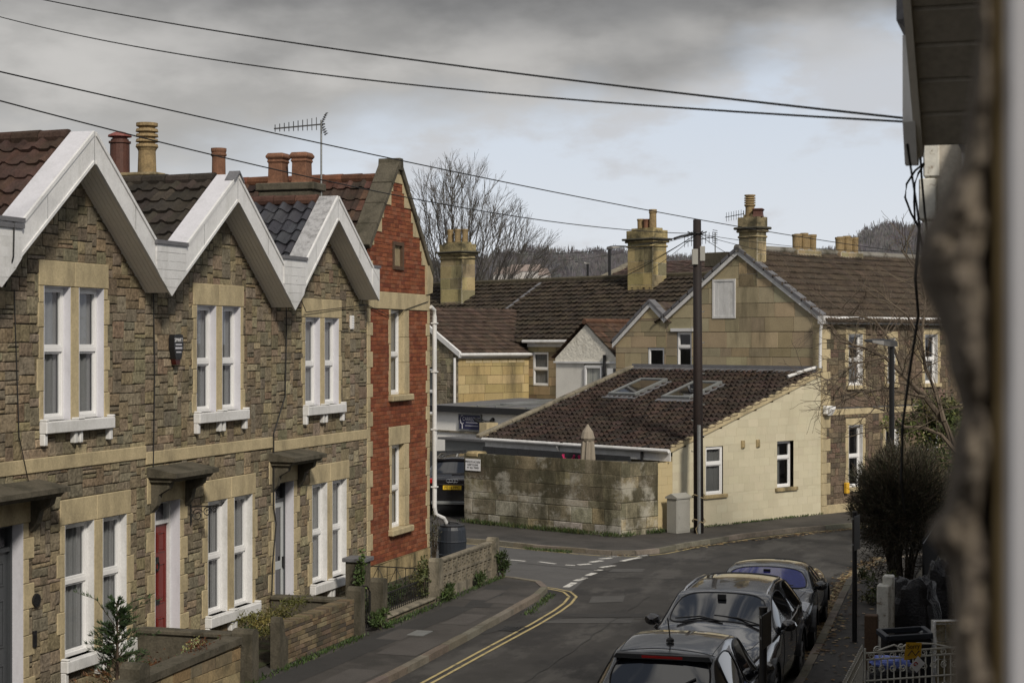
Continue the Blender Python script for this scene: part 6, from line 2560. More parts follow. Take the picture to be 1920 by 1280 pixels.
# middle car: dark grey SUV facing the camera (x runs rear -> front)
SUV = [(0, sec(.62, .40, .74, .60, .70, .86, .62, .92, .56, .93, .3, .94, .95)),
       (.12, sec(.78, .30, .90, .62, .86, .95, .66, 1.10, .58, 1.12, .3, 1.14, 1.15)),
       (.45, sec(.86, .26, .95, .65, .89, 1.06, .62, 1.42, .55, 1.44, .3, 1.47, 1.48)),
       (.75, sec(.88, .26, .96, .66, .91, 1.10, .62, 1.48, .57, 1.51, .3, 1.54, 1.55)),
       (1.55, sec(.88, .26, .96, .66, .92, 1.08, .64, 1.51, .59, 1.54, .3, 1.57, 1.58)),
       (1.64, sec(.88, .26, .96, .66, .92, 1.07, .64, 1.51, .59, 1.54, .3, 1.57, 1.58)),
       (2.50, sec(.88, .26, .96, .66, .92, 1.05, .68, 1.47, .61, 1.50, .3, 1.53, 1.54)),
       (2.62, sec(.88, .26, .96, .66, .92, 1.04, .69, 1.45, .63, 1.47, .3, 1.50, 1.51)),
       (3.30, sec(.88, .26, .96, .66, .92, 1.02, .82, 1.08, .77, 1.10, .4, 1.17, 1.19)),
       (3.42, sec(.88, .26, .96, .66, .91, 1.00, .80, 1.06, .72, 1.08, .4, 1.14, 1.15)),
       (4.20, sec(.88, .28, .95, .66, .88, .92, .78, 1.00, .66, 1.03, .36, 1.03, 1.04)),
       (4.62, sec(.80, .30, .90, .60, .82, .80, .70, .88, .58, .91, .3, .93, .94)),
       (4.80, sec(.68, .34, .78, .52, .74, .68, .6, .76, .5, .78, .3, .80, .81))]
for s in SUV:
    pass
sb = V3((-4.72, 27.55, 0))
sdir = V3((.02, -1, 0))
r_, W, f, l = car('parked_car', 'dark grey SUV with silver roof rails facing the camera, middle of three parked cars', sb, sdir, SUV, (7,), (1, 2), 2, 8, (4,), 'paint_grey', (.85, 3.85), wr=.38, width=.96)
for s in (-1, 1):
    mirror(r_, W, 2.95, s * .90, 1.12, s, 'paint_grey')
    m = MB()
    m.tube([W(.78, s * .575, 1.47), W(.95, s * .58, 1.515), W(1.6, s * .59, 1.55), W(2.3, s * .61, 1.52), W(2.5, s * .62, 1.465)], .018, 8)
    m.build('roof_rail', M['chrome'], r_, smooth=True)
    m = MB()
    prev = None
    for (x, y0, y1, z0, z1) in ((4.3, .66, .86, .86, .93), (4.5, .55, .87, .72, .87), (4.72, .45, .80, .66, .80)):
        ring = [W(x, s * y0, z0), W(x, s * y1, z0 - .02), W(x, s * y1, z1 - .04), W(x, s * y0, z1 + .01)]
        ring = [p + f * .03 + V3((0, 0, .015)) for p in ring]
        if prev:
            for i in range(4):
                j = (i + 1) % 4
                m.poly([prev[i], prev[j], ring[j], ring[i]])
        prev = ring
    m.poly(prev)
    m.build('headlight', M['lamp_clear'], r_)
    m = MB()
    m.tube([W(.6, s * .86, 1.12), W(1.5, s * .925, 1.09), W(2.6, s * .925, 1.055), W(3.2, s * .93, 1.03)], .012, 5)
    m.build('window_trim', M['chrome'], r_)
m = MB()
m.obox(W(4.78, -.5, .45), l * 1.0, f * .05, V3((0, 0, .26)))
m.build('grille', M['blackplastic'], r_, bevel=.02)
m = MB()
m.tube([W(3.33, .66, 1.16), W(3.20, .3, 1.23), W(3.16, -.05, 1.25)], .012, 5)
m.tube([W(3.33, .1, 1.19), W(3.22, -.25, 1.235), W(3.26, -.6, 1.2)], .012, 5)
m.build('wiper', M['blackplastic'], r_)
m = MB()
m.obox(W(2.76, -.06, 1.43), l * .12, f * .06, V3((0, 0, .07)))
m.build('mirror_housing', M['blackplastic'], r_)

seam(r_, W, [(3.38, .80), (4.25, .66), (4.55, .50), (4.62, 0), (4.55, -.50), (4.25, -.66), (3.38, -.80)], 'top')
for s in (-1, 1):
    seam(r_, W, [(2.95, 1.0), (3.0, .55), (2.85, .32)], 'side', side=s)
    seam(r_, W, [(1.6, 1.05), (1.62, .5), (1.65, .32)], 'side', side=s)
    seam(r_, W, [(.75, 1.02), (.95, .75)], 'side', side=s)
    m = MB()
    for x in (1.75, .95):
        m.tube([W(x, s * .955, .92), W(x + .2, s * .955, .92)], .016, 6)
    m.build('door_handle', M['chrome'], r_)

# far coupe facing the camera
CPE = [(0, sec(.66, .34, .74, .52, .72, .74, .66, .80, .58, .83, .3, .86, .87)),
       (.2, sec(.80, .24, .90, .55, .86, .82, .76, .90, .66, .93, .3, .96, .97)),
       (.9, sec(.84, .20, .96, .55, .92, .86, .66, 1.02, .58, 1.06, .3, 1.12, 1.13)),
       (1.65, sec(.84, .20, .93, .56, .88, .88, .64, 1.17, .57, 1.20, .3, 1.24, 1.25)),
       (2.1, sec(.84, .20, .92, .56, .87, .89, .66, 1.20, .59, 1.23, .3, 1.27, 1.28)),
       (2.45, sec(.84, .20, .92, .56, .87, .90, .68, 1.18, .62, 1.20, .3, 1.24, 1.25)),
       (2.55, sec(.84, .20, .92, .56, .87, .90, .70, 1.15, .64, 1.17, .3, 1.21, 1.22)),
       (3.22, sec(.84, .20, .92, .56, .88, .89, .84, .90, .79, .91, .4, .95, .96)),
       (3.32, sec(.84, .20, .92, .56, .88, .88, .78, .89, .70, .90, .4, .94, .95)),
       (4.0, sec(.84, .20, .96, .52, .90, .80, .76, .86, .60, .83, .3, .86, .87)),
       (4.5, sec(.74, .22, .84, .46, .80, .62, .66, .72, .52, .74, .3, .75, .76)),
       (4.7, sec(.55, .26, .62, .40, .60, .50, .5, .58, .42, .60, .2, .61, .62))]
cb_ = V3((-5.02, 32.75, 0))
cdir = V3((.06, -1, 0))
r_, W, f, l = car('parked_car', 'low black coupe with purple-blue windscreen reflection, farthest of three parked cars', cb_, cdir, CPE, (6,), (2,), 3, 7, (4,), 'paint_black', (.9, 3.75), wr=.35, glassm='carglass_reflection', width=.95)
for s in (-1, 1):
    mirror(r_, W, 2.95, s * .86, .97, s, 'paint_black')
    m = MB()
    m.poly([W(4.05, s * .62, .865), W(4.35, s * .66, .80), W(4.4, s * .80, .73), W(4.1, s * .86, .83)] if s > 0 else [W(4.1, s * .86, .83), W(4.4, s * .80, .73), W(4.35, s * .66, .80), W(4.05, s * .62, .865)])
    m.build('headlight', M['lamp_clear'], r_)
m = MB()
m.tube([W(3.2, .5, .985), W(3.12, .1, 1.02), W(3.12, -.2, 1.02)], .01, 5)
m.build('wiper', M['blackplastic'], r_)
m = MB()
m.obox(W(2.68, -.06, 1.13), l * .12, f * .05, V3((0, 0, .06)))
m.build('mirror_housing', M['blackplastic'], r_)
m = MB()
m.obox(W(4.66, -.4, .3), l * .8, f * .05, V3((0, 0, .18)))
m.build('grille', M['blackplastic'], r_)

seam(r_, W, [(3.3, .72), (4.1, .60), (4.45, .35), (4.48, 0), (4.45, -.35), (4.1, -.60), (3.3, -.72)], 'top')
for s in (-1, 1):
    seam(r_, W, [(2.9, .88), (2.95, .5), (2.8, .28)], 'side', side=s)
    seam(r_, W, [(1.5, .88), (1.45, .5), (1.6, .28)], 'side', side=s)

# near hatchback seen from behind
HAT = [(0, sec(.70, .36, .78, .55, .76, .86, .70, .96, .64, .98, .3, 1.0, 1.0)),
       (.10, sec(.78, .28, .86, .60, .83, .98, .72, 1.10, .65, 1.11, .3, 1.13, 1.13)),
       (.22, sec(.80, .26, .87, .62, .84, 1.03, .70, 1.16, .63, 1.18, .3, 1.19, 1.19)),
       (.62, sec(.81, .26, .87, .62, .85, 1.06, .61, 1.49, .56, 1.51, .3, 1.55, 1.56)),
       (.70, sec(.81, .26, .87, .62, .85, 1.06, .61, 1.53, .56, 1.55, .3, 1.59, 1.60)),
       (1.45, sec(.81, .26, .87, .62, .85, 1.03, .62, 1.57, .56, 1.60, .3, 1.635, 1.645)),
       (1.54, sec(.81, .26, .87, .62, .85, 1.02, .62, 1.57, .56, 1.60, .3, 1.635, 1.645)),
       (2.15, sec(.81, .26, .87, .62, .85, 1.00, .62, 1.53, .56, 1.56, .3, 1.59, 1.60)),
       (2.28, sec(.81, .26, .87, .62, .85, .99, .64, 1.48, .58, 1.50, .3, 1.53, 1.54)),
       (2.95, sec(.81, .26, .87, .62, .84, .97, .74, 1.01, .68, 1.03, .4, 1.07, 1.08)),
       (3.05, sec(.81, .26, .87, .62, .83, .96, .74, .99, .66, 1.00, .4, 1.03, 1.04)),
       (3.65, sec(.76, .28, .82, .58, .78, .82, .7, .88, .6, .89, .3, .90, .90)),
       (3.88, sec(.62, .30, .70, .5, .66, .66, .6, .72, .5, .73, .3, .74, .74))]
hb_ = V3((-4.35, 18.95, 0))
hdir = V3((-.035, 1, 0))
r_, W, f, l = car('parked_car', 'dark hatchback seen from behind with roof antenna, nearest of three parked cars', hb_, hdir, HAT, (8,), (2,), 3, 9, (5,), 'paint_black', (.68, 3.15), wr=.31, width=.87)
for s in (-1, 1):
    mirror(r_, W, 2.55, s * .84, 1.07, s, 'paint_black')
    m = MB()
    m.obox(W(.04, s * .60, .74), l * s * .22, f * .12, V3((0, 0, .30)))
    m.build('rear_lamp', M['lamp_red'], r_, bevel=.03)
    m = MB()
    m.tube([W(.7, s * .865, 1.06), W(1.5, s * .87, 1.035), W(2.8, s * .865, .985)], .012, 5)
    m.build('window_trim', M['chrome'], r_)
m = MB()
m.prism([W(.50, -.58, 1.50), W(.50, .58, 1.50), W(.50, .55, 1.555), W(.50, -.55, 1.555)], f * .14)
m.build('spoiler', M['blackplastic'], r_, bevel=.015)
m = MB()
m.obox(W(.492, -.24, 1.515), l * .48, f * .01, V3((0, 0, .03)))
m.build('brake_light', M['lamp_red'], r_)
m = MB()
p = W(1.02, 0, 1.625)
m.lathe(p, [(.05, 0), (.045, .03), (.02, .05)], 12)
m.tube([p + V3((0, 0, .04)), W(.86, 0, 1.93)], .008, 6)
m.build('antenna', M['blackplastic'], r_)
m = MB()
m.tube([W(.17, -.02, 1.19), W(.26, -.25, 1.25), W(.36, -.42, 1.33)], .014, 5)
m.obox(W(.10, -.1, 1.13), l * .2, f * .06, V3((0, 0, .07)))
m.build('rear_wiper', M['blackplastic'], r_)

seam(r_, W, [(.72, .58), (.73, .2), (.73, -.2), (.72, -.58)], 'top')
seam(r_, W, [(.74, .55), (1.4, .575), (2.1, .57)], 'top')
seam(r_, W, [(.74, -.55), (1.4, -.575), (2.1, -.57)], 'top')
for s in (-1, 1):
    seam(r_, W, [(2.6, .98), (2.65, .5), (2.5, .3)], 'side', side=s)
    seam(r_, W, [(1.5, 1.0), (1.5, .5), (1.52, .3)], 'side', side=s)
    seam(r_, W, [(.78, 1.02), (.9, .7)], 'side', side=s)
    m = MB()
    for x in (1.62, .92):
        m.tube([W(x, s * .868, .90), W(x + .18, s * .868, .90)], .014, 6)
    m.build('door_handle', M['chrome'], r_)
m = MB()
bv = root_bvh[r_.name]
pp_ = []
for u, v in ((.585, .16), (.585, -.20), (.56, -.20), (.56, .16)):
    h = bv.ray_cast(W(u, v, 3), V3((0, 0, -1)))[0]
    pp_.append(h + V3((0, -.004, .004)))
m.poly(pp_)
m.build('window_sticker', M['lamp_clear'], r_)

# car parked on the drive
AUD = [(0, sec(.70, .42, .80, .60, .80, .98, .74, 1.06, .66, 1.07, .3, 1.08, 1.09)),
       (.12, sec(.82, .34, .92, .62, .90, 1.02, .76, 1.14, .68, 1.16, .3, 1.17, 1.18)),
       (.22, sec(.86, .30, .95, .64, .91, 1.06, .74, 1.20, .66, 1.22, .3, 1.24, 1.25)),
       (.60, sec(.86, .30, .96, .66, .92, 1.10, .66, 1.58, .59, 1.61, .3, 1.66, 1.67)),
       (.72, sec(.86, .30, .96, .66, .92, 1.10, .66, 1.61, .59, 1.64, .3, 1.69, 1.70)),
       (1.6, sec(.86, .30, .96, .66, .92, 1.08, .67, 1.67, .6, 1.70, .3, 1.75, 1.76)),
       (1.7, sec(.86, .30, .96, .66, .92, 1.08, .67, 1.67, .6, 1.70, .3, 1.75, 1.76)),
       (2.8, sec(.86, .30, .96, .66, .92, 1.06, .68, 1.60, .61, 1.63, .3, 1.67, 1.68)),
       (3.5, sec(.86, .30, .96, .66, .91, 1.03, .82, 1.08, .75, 1.10, .4, 1.15, 1.16)),
       (4.5, sec(.78, .34, .88, .6, .82, .84, .74, .92, .66, .93, .3, .95, .95)),
       (4.7, sec(.66, .36, .74, .5, .7, .7, .64, .78, .56, .78, .3, .8, .8))]
ab = at_depth(848, 972, 49.6)
ab = V3((ab.x, ab.y, .1))
adir = V3((-.17, 1, 0)).normalized()
r_, W, f, l = car('parked_car', 'black estate SUV with yellow rear number plate parked on the drive beside the mossy wall', ab, adir, AUD, (7,), (2,), 3, 8, (5,), 'paint_black', (.85, 3.7), wr=.36, width=.96)
for s in (-1, 1):
    m = MB()
    m.obox(W(-.01, s * .52, .96), l * s * .34, f * .16, V3((0, 0, .16)))
    m.build('rear_lamp', M['lamp_red'], r_, bevel=.03)
    m = MB()
    m.tube([W(.75, s * .62, 1.64), W(1.6, s * .64, 1.73), W(2.7, s * .65, 1.67)], .022, 6)
    m.build('roof_rail', M['chrome'], r_)
m = MB()
m.obox(W(-.035, -.27, .80), l * .54, f * .03, V3((0, 0, .12)))
pl_ = m.build('number_plate', M['plate'], r_)
text_mesh('lettering', 'FE14 FPC', .115, M['ink'], r_, W(-.037, 0, .86), -l, (0, 0, 1))
m = MB()
for q in range(4):
    m.tube([W(-.03, -.12 + q * .08 + .05 * math.cos(t), 1.055 + .045 * math.sin(t)) for t in [k * PI / 5 for k in range(11)]], .008, 4)
m.tube([W(-.012, -.55, .945), W(-.03, 0, .945), W(-.012, .55, .945)], .012, 5)
m.build('badge', M['chrome'], r_)
m = MB()
m.prism([W(.50, -.64, 1.60), W(.50, .64, 1.60), W(.50, .60, 1.655), W(.50, -.60, 1.655)], f * .16)
m.build('spoiler', M['paint_black'], r_, bevel=.015)
m = MB()
m.tube([W(.17, .05, 1.24), W(.2, -.35, 1.27)], .016, 5)
m.build('rear_wiper', M['blackplastic'], r_)
m = MB()
m.obox(W(-.03, -.62, .36), l * 1.24, f * .1, V3((0, 0, .1)))
m.build('bumper_insert', M['galv'], r_, bevel=.02)

# ------------------------------------------------------------------ black posts with signs
def sign_post(base, ztop, zs0, zs1, label, ang):
    o = thing('sign_post', label, 'sign post', base, 'black parking sign posts')
    m = MB()
    m.tube([base, V3((base.x, base.y, ztop))], .042, 14)
    m.tube([V3((base.x, base.y, ztop - .02)), V3((base.x, base.y, ztop + .012))], .047, 14)
    m.build('post', M['metal_black'], o)
    a = RT * math.cos(ang) + FW * math.sin(ang)
    n = V3((-a.y, a.x, 0))
    m = MB()
    p = V3((base.x, base.y, 0)) - a * .34 - n * .07
    m.obox(p + V3((0, 0, zs0)), a * .44, n * .012, V3((0, 0, zs1 - zs0)))
    m.build('sign_plate', M['metal_black'], o, bevel=.004)
    m = MB()
    for z in (zs0 + .06, zs1 - .08):
        m.tube([V3((base.x, base.y, z)), V3((base.x, base.y, z + .03))], .05, 12)
    m.build('clamp', M['galv'], o)
    return o


sign_post(V3((-3.26, 29.4, .1)), 2.30, 1.68, 2.26, 'black sign post with an edge-on plate farther along the right pavement', 1.15)
sign_post(V3((-3.04, 18.55, .1)), 2.30, 1.90, 2.27, 'black sign post with plate in front of the dark grey SUV', 1.2)

# ------------------------------------------------------------------ the right hand terrace the photograph is taken from
OF = Fr((-.10, 0, 0), (0, -1, 0), (-1, 0, 0))      # outer face of own row; a = -Y, d = -X


def right_house(y0, y1, label, windows=True):
    c = (y0 + y1) / 2
    R_ = thing('terraced_house', label, 'house', (-.1, c, 0), 'near side terrace')
    za, k, t = 8.25, .82, .45
    hw = (y1 - y0) / 2
    s, mm = rubble(OF, [(-y1, .0), (-y0, .0), (-y0, za - .3 - k * hw), (-c, za - .3), (-y1, za - .3 - k * hw)], [], cell=.12)
    s.build('wall', M['rubble'], R_)
    mm.box(-.06, 7, y0, y1, 0, 6.2)
    mm.build('mortar_bed', M['mortar'], R_)
    bb = MB()
    for sg_ in (-1, 1):
        e = hw - .002
        OF.prism(bb, [(-c, za), (-c + sg_ * e, za - k * e), (-c + sg_ * e, za - k * e - t), (-c, za - t)], .42, .45)
        OF.prism(bb, [(-c, za), (-c + sg_ * e, za - k * e), (-c + sg_ * e, za - k * e - .05), (-c, za - .05)], .06, .419)
    b_ = bb.build('bargeboard', M['soffit'], R_)
    sf = MB()
    for sg_ in (-1, 1):
        nb = 16
        for q in range(nb):
            e0, e1 = hw * q / nb, hw * (q + 1) / nb - .02
            OF.prism(sf, [(-c + sg_ * e0, za - k * e0 - t + .06), (-c + sg_ * e1, za - k * e1 - t + .06), (-c + sg_ * e1, za - k * e1 - t + .035), (-c + sg_ * e0, za - k * e0 - t + .035)], -.02, .419)
    sf.build('soffit', M['eaves_shade'], b_)
    e = MB()
    zt, zb = za - k * hw + .03, za - k * hw - t - .03
    OF.prism(e, [(-y1 - .38, zt - .02), (-y1 + .16, zt), (-y1 + .16, zb + .16), (-y1 + .05, zb), (-y1 - .02, zb), (-y1 - .38, zb + .3)], .44, .49)
    e.build('valley_boarding', M['upvc'], R_, bevel=.01)
    g = MB()
    OF.box(g, -y1 - .1, -y1 + .36, zt, zt + .3, -3, .50)
    g.build('valley_gutter', M['lead'], R_, bevel=.03)
    tl = MB()
    for sg_ in (-1, 1):
        D = V3((0, sg_, -k)).normalized()
        tiles(tl, (-.45, c, za - .06), (1, 0, 0), 7, D, (hw + .05) * math.sqrt(1 + k * k), (0, sg_ * k, 1), roll=.3, course=.36, amp=.04, lift=.04, pal=[(.08, .05, .04)], seg=4)
    tl.build('roof', M['tile'], R_)
    return R_


NH = right_house(2.7, 7.2, 'own stone terrace house whose white eaves tip hangs at the top right corner')
m = MB()
# far window jamb: rough stone edge, sealant bead and frame (close to the lens)
SIL = [(-400, 1832), (0, 1832), (60, 1838), (120, 1828), (200, 1815), (300, 1800), (380, 1762), (430, 1728), (480, 1716), (530, 1722), (580, 1748), (640, 1770), (700, 1778), (740, 1796), (780, 1800), (820, 1784), (900, 1778), (950, 1772), (985, 1742), (1010, 1742), (1040, 1768), (1080, 1782), (1140, 1788), (1200, 1782), (1280, 1784), (1700, 1790)]


def sil(y):
    for (y0, x0), (y1, x1) in zip(SIL, SIL[1:]):
        if y0 <= y <= y1:
            t = (y - y0) / (y1 - y0)
            return x0 + (x1 - x0) * t
    return SIL[-1][1]


JD = .95
m = MB()
NYJ, NXJ = 150, 16
grid = []
for j in range(NYJ + 1):
    y = -390 + (2080) * j / NYJ
    xs = sil(y)
    row = []
    for i in range(NXJ + 1):
        t = i / NXJ
        x = xs + (1868 - xs) * t
        # the face turns away round the rough arris and bulges
        d = JD + .10 * max(0, 1 - t * 4) ** 2 - .03 * math.sin(PI * min(1, t)) + .028 * noise.noise(V3((x * .014, y * .009, 3.0))) + .010 * noise.noise(V3((x * .05, y * .035, 1.0)))
        p = at_depth(x, y, d)
        row.append(p)
    back = [p + V3((.02, .35, 0)) for p in row[:1]]
    grid.append(back + row)
JP = [(.115, .097, .078), (.135, .113, .088), (.09, .076, .062), (.155, .13, .10)]
for j in range(NYJ):
    for i in range(NXJ + 1):
        q = noise.noise(V3((i * .22, j * .075, 7.7)))
        c = JP[min(3, max(0, int((q + .5) * 4)))]
        m.poly([grid[j][i], grid[j + 1][i], grid[j + 1][i + 1], grid[j][i + 1]], c)
jb = m.build('window_jamb', M['jamb'], NH, smooth=True)
m = MB()
p0 = at_depth(1866, 640, JD - .02)
x_l = p0.x
xw = at_depth(1886, 640, JD - .02).x - x_l
m.box(x_l, x_l + xw, p0.y - .005, p0.y + .2, 4.0, 6.4)
m.build('sealant_bead', M['ochre'], NH)
m = MB()
p1 = at_depth(1884, 640, JD - .04)
m.box(p1.x, p1.x + .09, p1.y - .0, p1.y + .18, 4.0, 6.4)
m.build('window_frame', M['greyframe'], NH, bevel=.004)
NH2 = right_house(7.2, 11.7, 'next stone terrace house beyond the white eaves tip, with pale corbelled quoins')
m = MB()
for q in range(9):
    z = 5.75 + q * .3
    if q % 2:
        m.box(-.92, -.80, 12.3, 12.6, z + .004, z + .296)
    else:
        m.box(-.89, -.78, 12.31, 12.55, z + .004, z + .296)
m.build('quoin_pier', M['oldwhite'], NH2, bevel=.01)
m = MB()
m.box(-.86, -.12, 12.33, 12.52, 5.7, 8.5)
m.build('pier_wall', M['eaves_shade'], NH2)  # brown colour stands for the wall's shade beside the quoins
for q in range(4):  # unseen rest of the near row, added for street shade and car reflections
    right_house(11.7 + q * 4.5, 16.2 + q * 4.5, 'terrace house on the near side of the street, unseen, added to shade street and cars')

# loose cables by the eaves
wire('drop_cable', [V3((-.56, 6.9, 5.98)), at_depth(1724, 420, 6.9), at_depth(1716, 520, 6.9), at_depth(1722, 590, 6.95), at_depth(1705, 700, 7.0), at_depth(1692, 800, 7.0), at_depth(1690, 900, 7.0), at_depth(1697, 960, 7.1)], .006, 'long black cable hanging down from the white eaves tip in front of the street lamp')
wire('drop_cable', [at_depth(1733, 306, 9), at_depth(1716, 320, 9), at_depth(1700, 345, 9), at_depth(1697, 370, 9), at_depth(1708, 400, 9), at_depth(1722, 425, 9), at_depth(1730, 470, 9)], .006, 'outer looping black cable under the eaves at the right edge')
wire('drop_cable', [at_depth(1733, 308, 9.1), at_depth(1722, 325, 9.1), at_depth(1715, 345, 9.1), at_depth(1714, 380, 9.1), at_depth(1716, 420, 9.1)], .006, 'inner looping black cable under the eaves at the right edge')
wire('drop_cable', [at_depth(1724, 262, 8.6), at_depth(1728, 330, 8.6), at_depth(1734, 400, 8.6), at_depth(1740, 450, 8.6)], .006, 'straight black cable hanging beside the pale corbelled quoins')

# front garden clutter on the right
gd0, gd1 = at_depth(1622, 1222, 23.4), at_depth(1800, 1222, 23.9)
gx = V3((gd1.x - gd0.x, gd1.y - gd0.y, 0))
gl = gx.length
gx.normalize()
G0 = V3((gd0.x, gd0.y, 0))
wg = thing('ornate_gate', 'white ornate wrought iron gate with scrolls in front of the bins', 'gate', G0 + V3((0, 0, .1)))
WGF = Fr(G0, gx, V3((gx.y, -gx.x, 0)))
m = MB()
for z in (.18, .55, .84, .93):
    m.tube([WGF.P(0, z), WGF.P(gl, z)], .015, 5)
m.tube([WGF.P(0, .12), WGF.P(0, 1.0)], .014, 6)
m.tube([WGF.P(gl, .12), WGF.P(gl, 1.0)], .014, 6)
cr = [(0.12 * gl, .95), (.2 * gl, .985), (.3 * gl, 1.02), (.37 * gl, .97), (.44 * gl, 1.02), (.55 * gl, 1.02), (.7 * gl, 1.0), (.85 * gl, .95), (.93 * gl, .90)]
m.tube([WGF.P(a, z) for a, z in cr], .014, 5)
m.build('gate_frame', M['oldwhite'], wg)
m = MB()
for q in range(15):
    a = gl * (q + .5) / 15
    m.tube([WGF.P(a, .18), WGF.P(a, .84)], .011, 5)
m.build('gate_bars', M['oldwhite'], wg)
m = MB()
for q in range(9):
    a = gl * (q + .6) / 9.2
    for zz, r in ((.885, .055), (.40, .06), (.70, .055)):
        m.tube(spiral(WGF.P(a, zz, .004), r, 1.5, q, gx * (1 if q % 2 else -1), V3((0, 0, 1))), .009, 4)
for a, z in ((.12 * gl, .96), (.37 * gl, .97), (.45 * gl, .97)):
    m.tube(spiral(WGF.P(a, z), .055, 1.4, 1, gx, V3((0, 0, 1))), .010, 4)
m.build('scrollwork', M['oldwhite'], wg)
sg = thing('gate_notice', 'torn yellow notice tied to the white ornate gate', 'notice', WGF.P(.62, .85, .02))
m = MB()
m.poly([WGF.P(.60, .80, .02), WGF.P(.87, .83, .02), WGF.P(.88, 1.03, .03), WGF.P(.63, 1.05, .03)])
m.poly([WGF.P(.60, .80, .018), WGF.P(.63, 1.05, .028), WGF.P(.88, 1.03, .028), WGF.P(.87, .83, .018)])
m.build('board', M['yellow'], sg)
text_mesh('lettering', 'Sorry', .09, M['ink'], sg, WGF.P(.745, .985, .034), gx, (0, 0, 1))
m = MB()
m.tube([WGF.P(.66, .86, .026), WGF.P(.72, .93, .03), WGF.P(.78, .86, .028), WGF.P(.84, .92, .03)], .008, 4)
m.build('lettering', M['ink'], sg)
m = MB()
m.poly([WGF.P(.70, .72, .03), WGF.P(.80, .62, .03), WGF.P(.93, .74, .03), WGF.P(.82, .85, .03)])
m.poly([WGF.P(.70, .72, .028), WGF.P(.82, .85, .028), WGF.P(.93, .74, .028), WGF.P(.80, .62, .028)])
w_o = m.build('warning_card', M['signwhite'], base=True)
tag(w_o, 'white diamond card tilted against the white ornate gate', 'card')
m = MB()
m.tube(spiral(WGF.P(.775, .735, .034), .035, .95, 0, gx, V3((0, 0, 1))), .008, 4)
m.build('symbol', M['lamp_red'], w_o)
# side panel running towards the camera
P0 = G0 - gx * .04
sp = thing('ornate_railing', 'white scrolled iron railing panel running along the right pavement towards the camera', 'railing', P0 + V3((0, -1, .1)))
m = MB()
SD = V3((.02, -1, 0)).normalized()
SPF = Fr(P0, SD, V3((-1, 0, 0)))
for z in (.18, .85, .98):
    m.tube([SPF.P(0, z), SPF.P(4, z)], .011, 5)
for q in range(33):
    m.tube([SPF.P(q * .125, .1), SPF.P(q * .125, .98)], .009, 5)
    m.tube(spiral(SPF.P(q * .125 + .06, .92), .05, 1.3, 1, SD, V3((0, 0, 1))), .007, 4)
    m.tube(spiral(SPF.P(q * .125 + .06, 1.02), .04, 1.3, 1, SD, V3((0, 0, 1))), .007, 4)
m.build('panel', M['oldwhite'], sp)
bn = at_depth(1700, 1185, 25.2)
bnb = V3((bn.x, bn.y, .1))
wbn = thing('wheelie_bin', 'dark grey open topped bin behind the white ornate gate', 'bin', bnb)
BF = Fr(bnb, gx, -FW)
m = MB()
m.prism([BF.P(-.36, .0, -.3), BF.P(.36, .0, -.3), BF.P(.36, .0, .2), BF.P(-.36, .0, .2)], V3((0, 0, .72)))
m.build('body', M['blackplastic'], wbn, bevel=.02)
m = MB()
for q in ((-.42, -.34, -.4, .26), (.34, .42, -.4, .26), (-.34, .34, .2, .26), (-.34, .34, -.4, -.34)):
    BF.box(m, q[0], q[1], .74, .82, q[2], q[3])
m.build('rim', M['butt'], wbn, bevel=.01)
m = MB()
BF.box(m, -.34, .34, .70, .735, -.34, .2)
m.build('lid', M['blackplastic'], wbn)


def crumple(c, sx, sy, sz, seed, n=14):
    m = MB()
    g = []
    for j in range(n + 1):
        ph = PI * j / n
        row = []
        for i in range(n * 2):
            th = 2 * PI * i / (n * 2)
            d = V3((math.sin(ph) * math.cos(th), math.sin(ph) * math.sin(th), math.cos(ph)))
            k = 1 + .3 * noise.noise(d * 1.6 + V3((seed, 0, 0))) + .22 * noise.noise(V3((d.x * 5, d.y * 5, d.z * 1.5)) + V3((0, seed, 0)))
            e = .8
            d2 = V3([math.copysign(abs(q) ** e, q) for q in d])
            row.append(V3(c) + V3((d2.x * sx * k, d2.y * sy * k, d2.z * sz * k)))
        g.append(row)
    for j in range(n):
        for i in range(n * 2):
            i2 = (i + 1) % (n * 2)
            m.poly([g[j][i], g[j + 1][i], g[j + 1][i2], g[j][i2]])
    return m


c = at_depth(1712, 1128, 28.5)
tag(crumple((c.x, c.y, .68), .42, .42, .62, 2.2).build('covered_heap', M['tarp'], base=True, smooth=True), 'heap under a black plastic sheet beside the white gatepost', 'sheeted heap')
c = at_depth(1768, 1118, 29.5)
tag(crumple((c.x, c.y, .75), .3, .35, .68, 5.1).build('covered_heap', M['tarp'], base=True, smooth=True), 'taller black sheeted heap at the edge of the near stone jamb', 'sheeted heap')
c = at_depth(1668, 1238, 23.9)
tag(crumple((c.x, c.y, .72), .27, .12, .08, 8.1, 10).build('plastic_bag', M['bluebag'], base=True, smooth=True), 'pale blue plastic bag lying behind the white ornate gate', 'bag')
c = at_depth(1662, 1260, 24.0)
tag(crumple((c.x + .1, c.y + .2, .38), .4, .16, .26, 9.4, 10).build('bin_bag', M['tarp'], base=True, smooth=True), 'black rubbish sack behind the white ornate gate under the blue bag', 'bag')
c = at_depth(1735, 1178, 25.6)
tag(crumple((c.x, c.y, .80), .1, .1, .07, 3.3, 8).build('plastic_tub', M['galv'], base=True, smooth=True), 'small grey tub on the edge of the open bin', 'tub')
pb_ = at_depth(1658, 1150, 28.0)
gp = thing('white_gatepost', 'stepped white painted stone gatepost among the bins', 'gate post', V3((pb_.x, pb_.y, .1)))
m = MB()
m.box(pb_.x - .11, pb_.x + .09, pb_.y - .14, pb_.y + .14, .05, 1.22)
m.box(pb_.x - .03, pb_.x + .15, pb_.y + .0, pb_.y + .22, .05, 1.36)
m.build('shaft', M['oldwhite'], gp, bevel=.02)
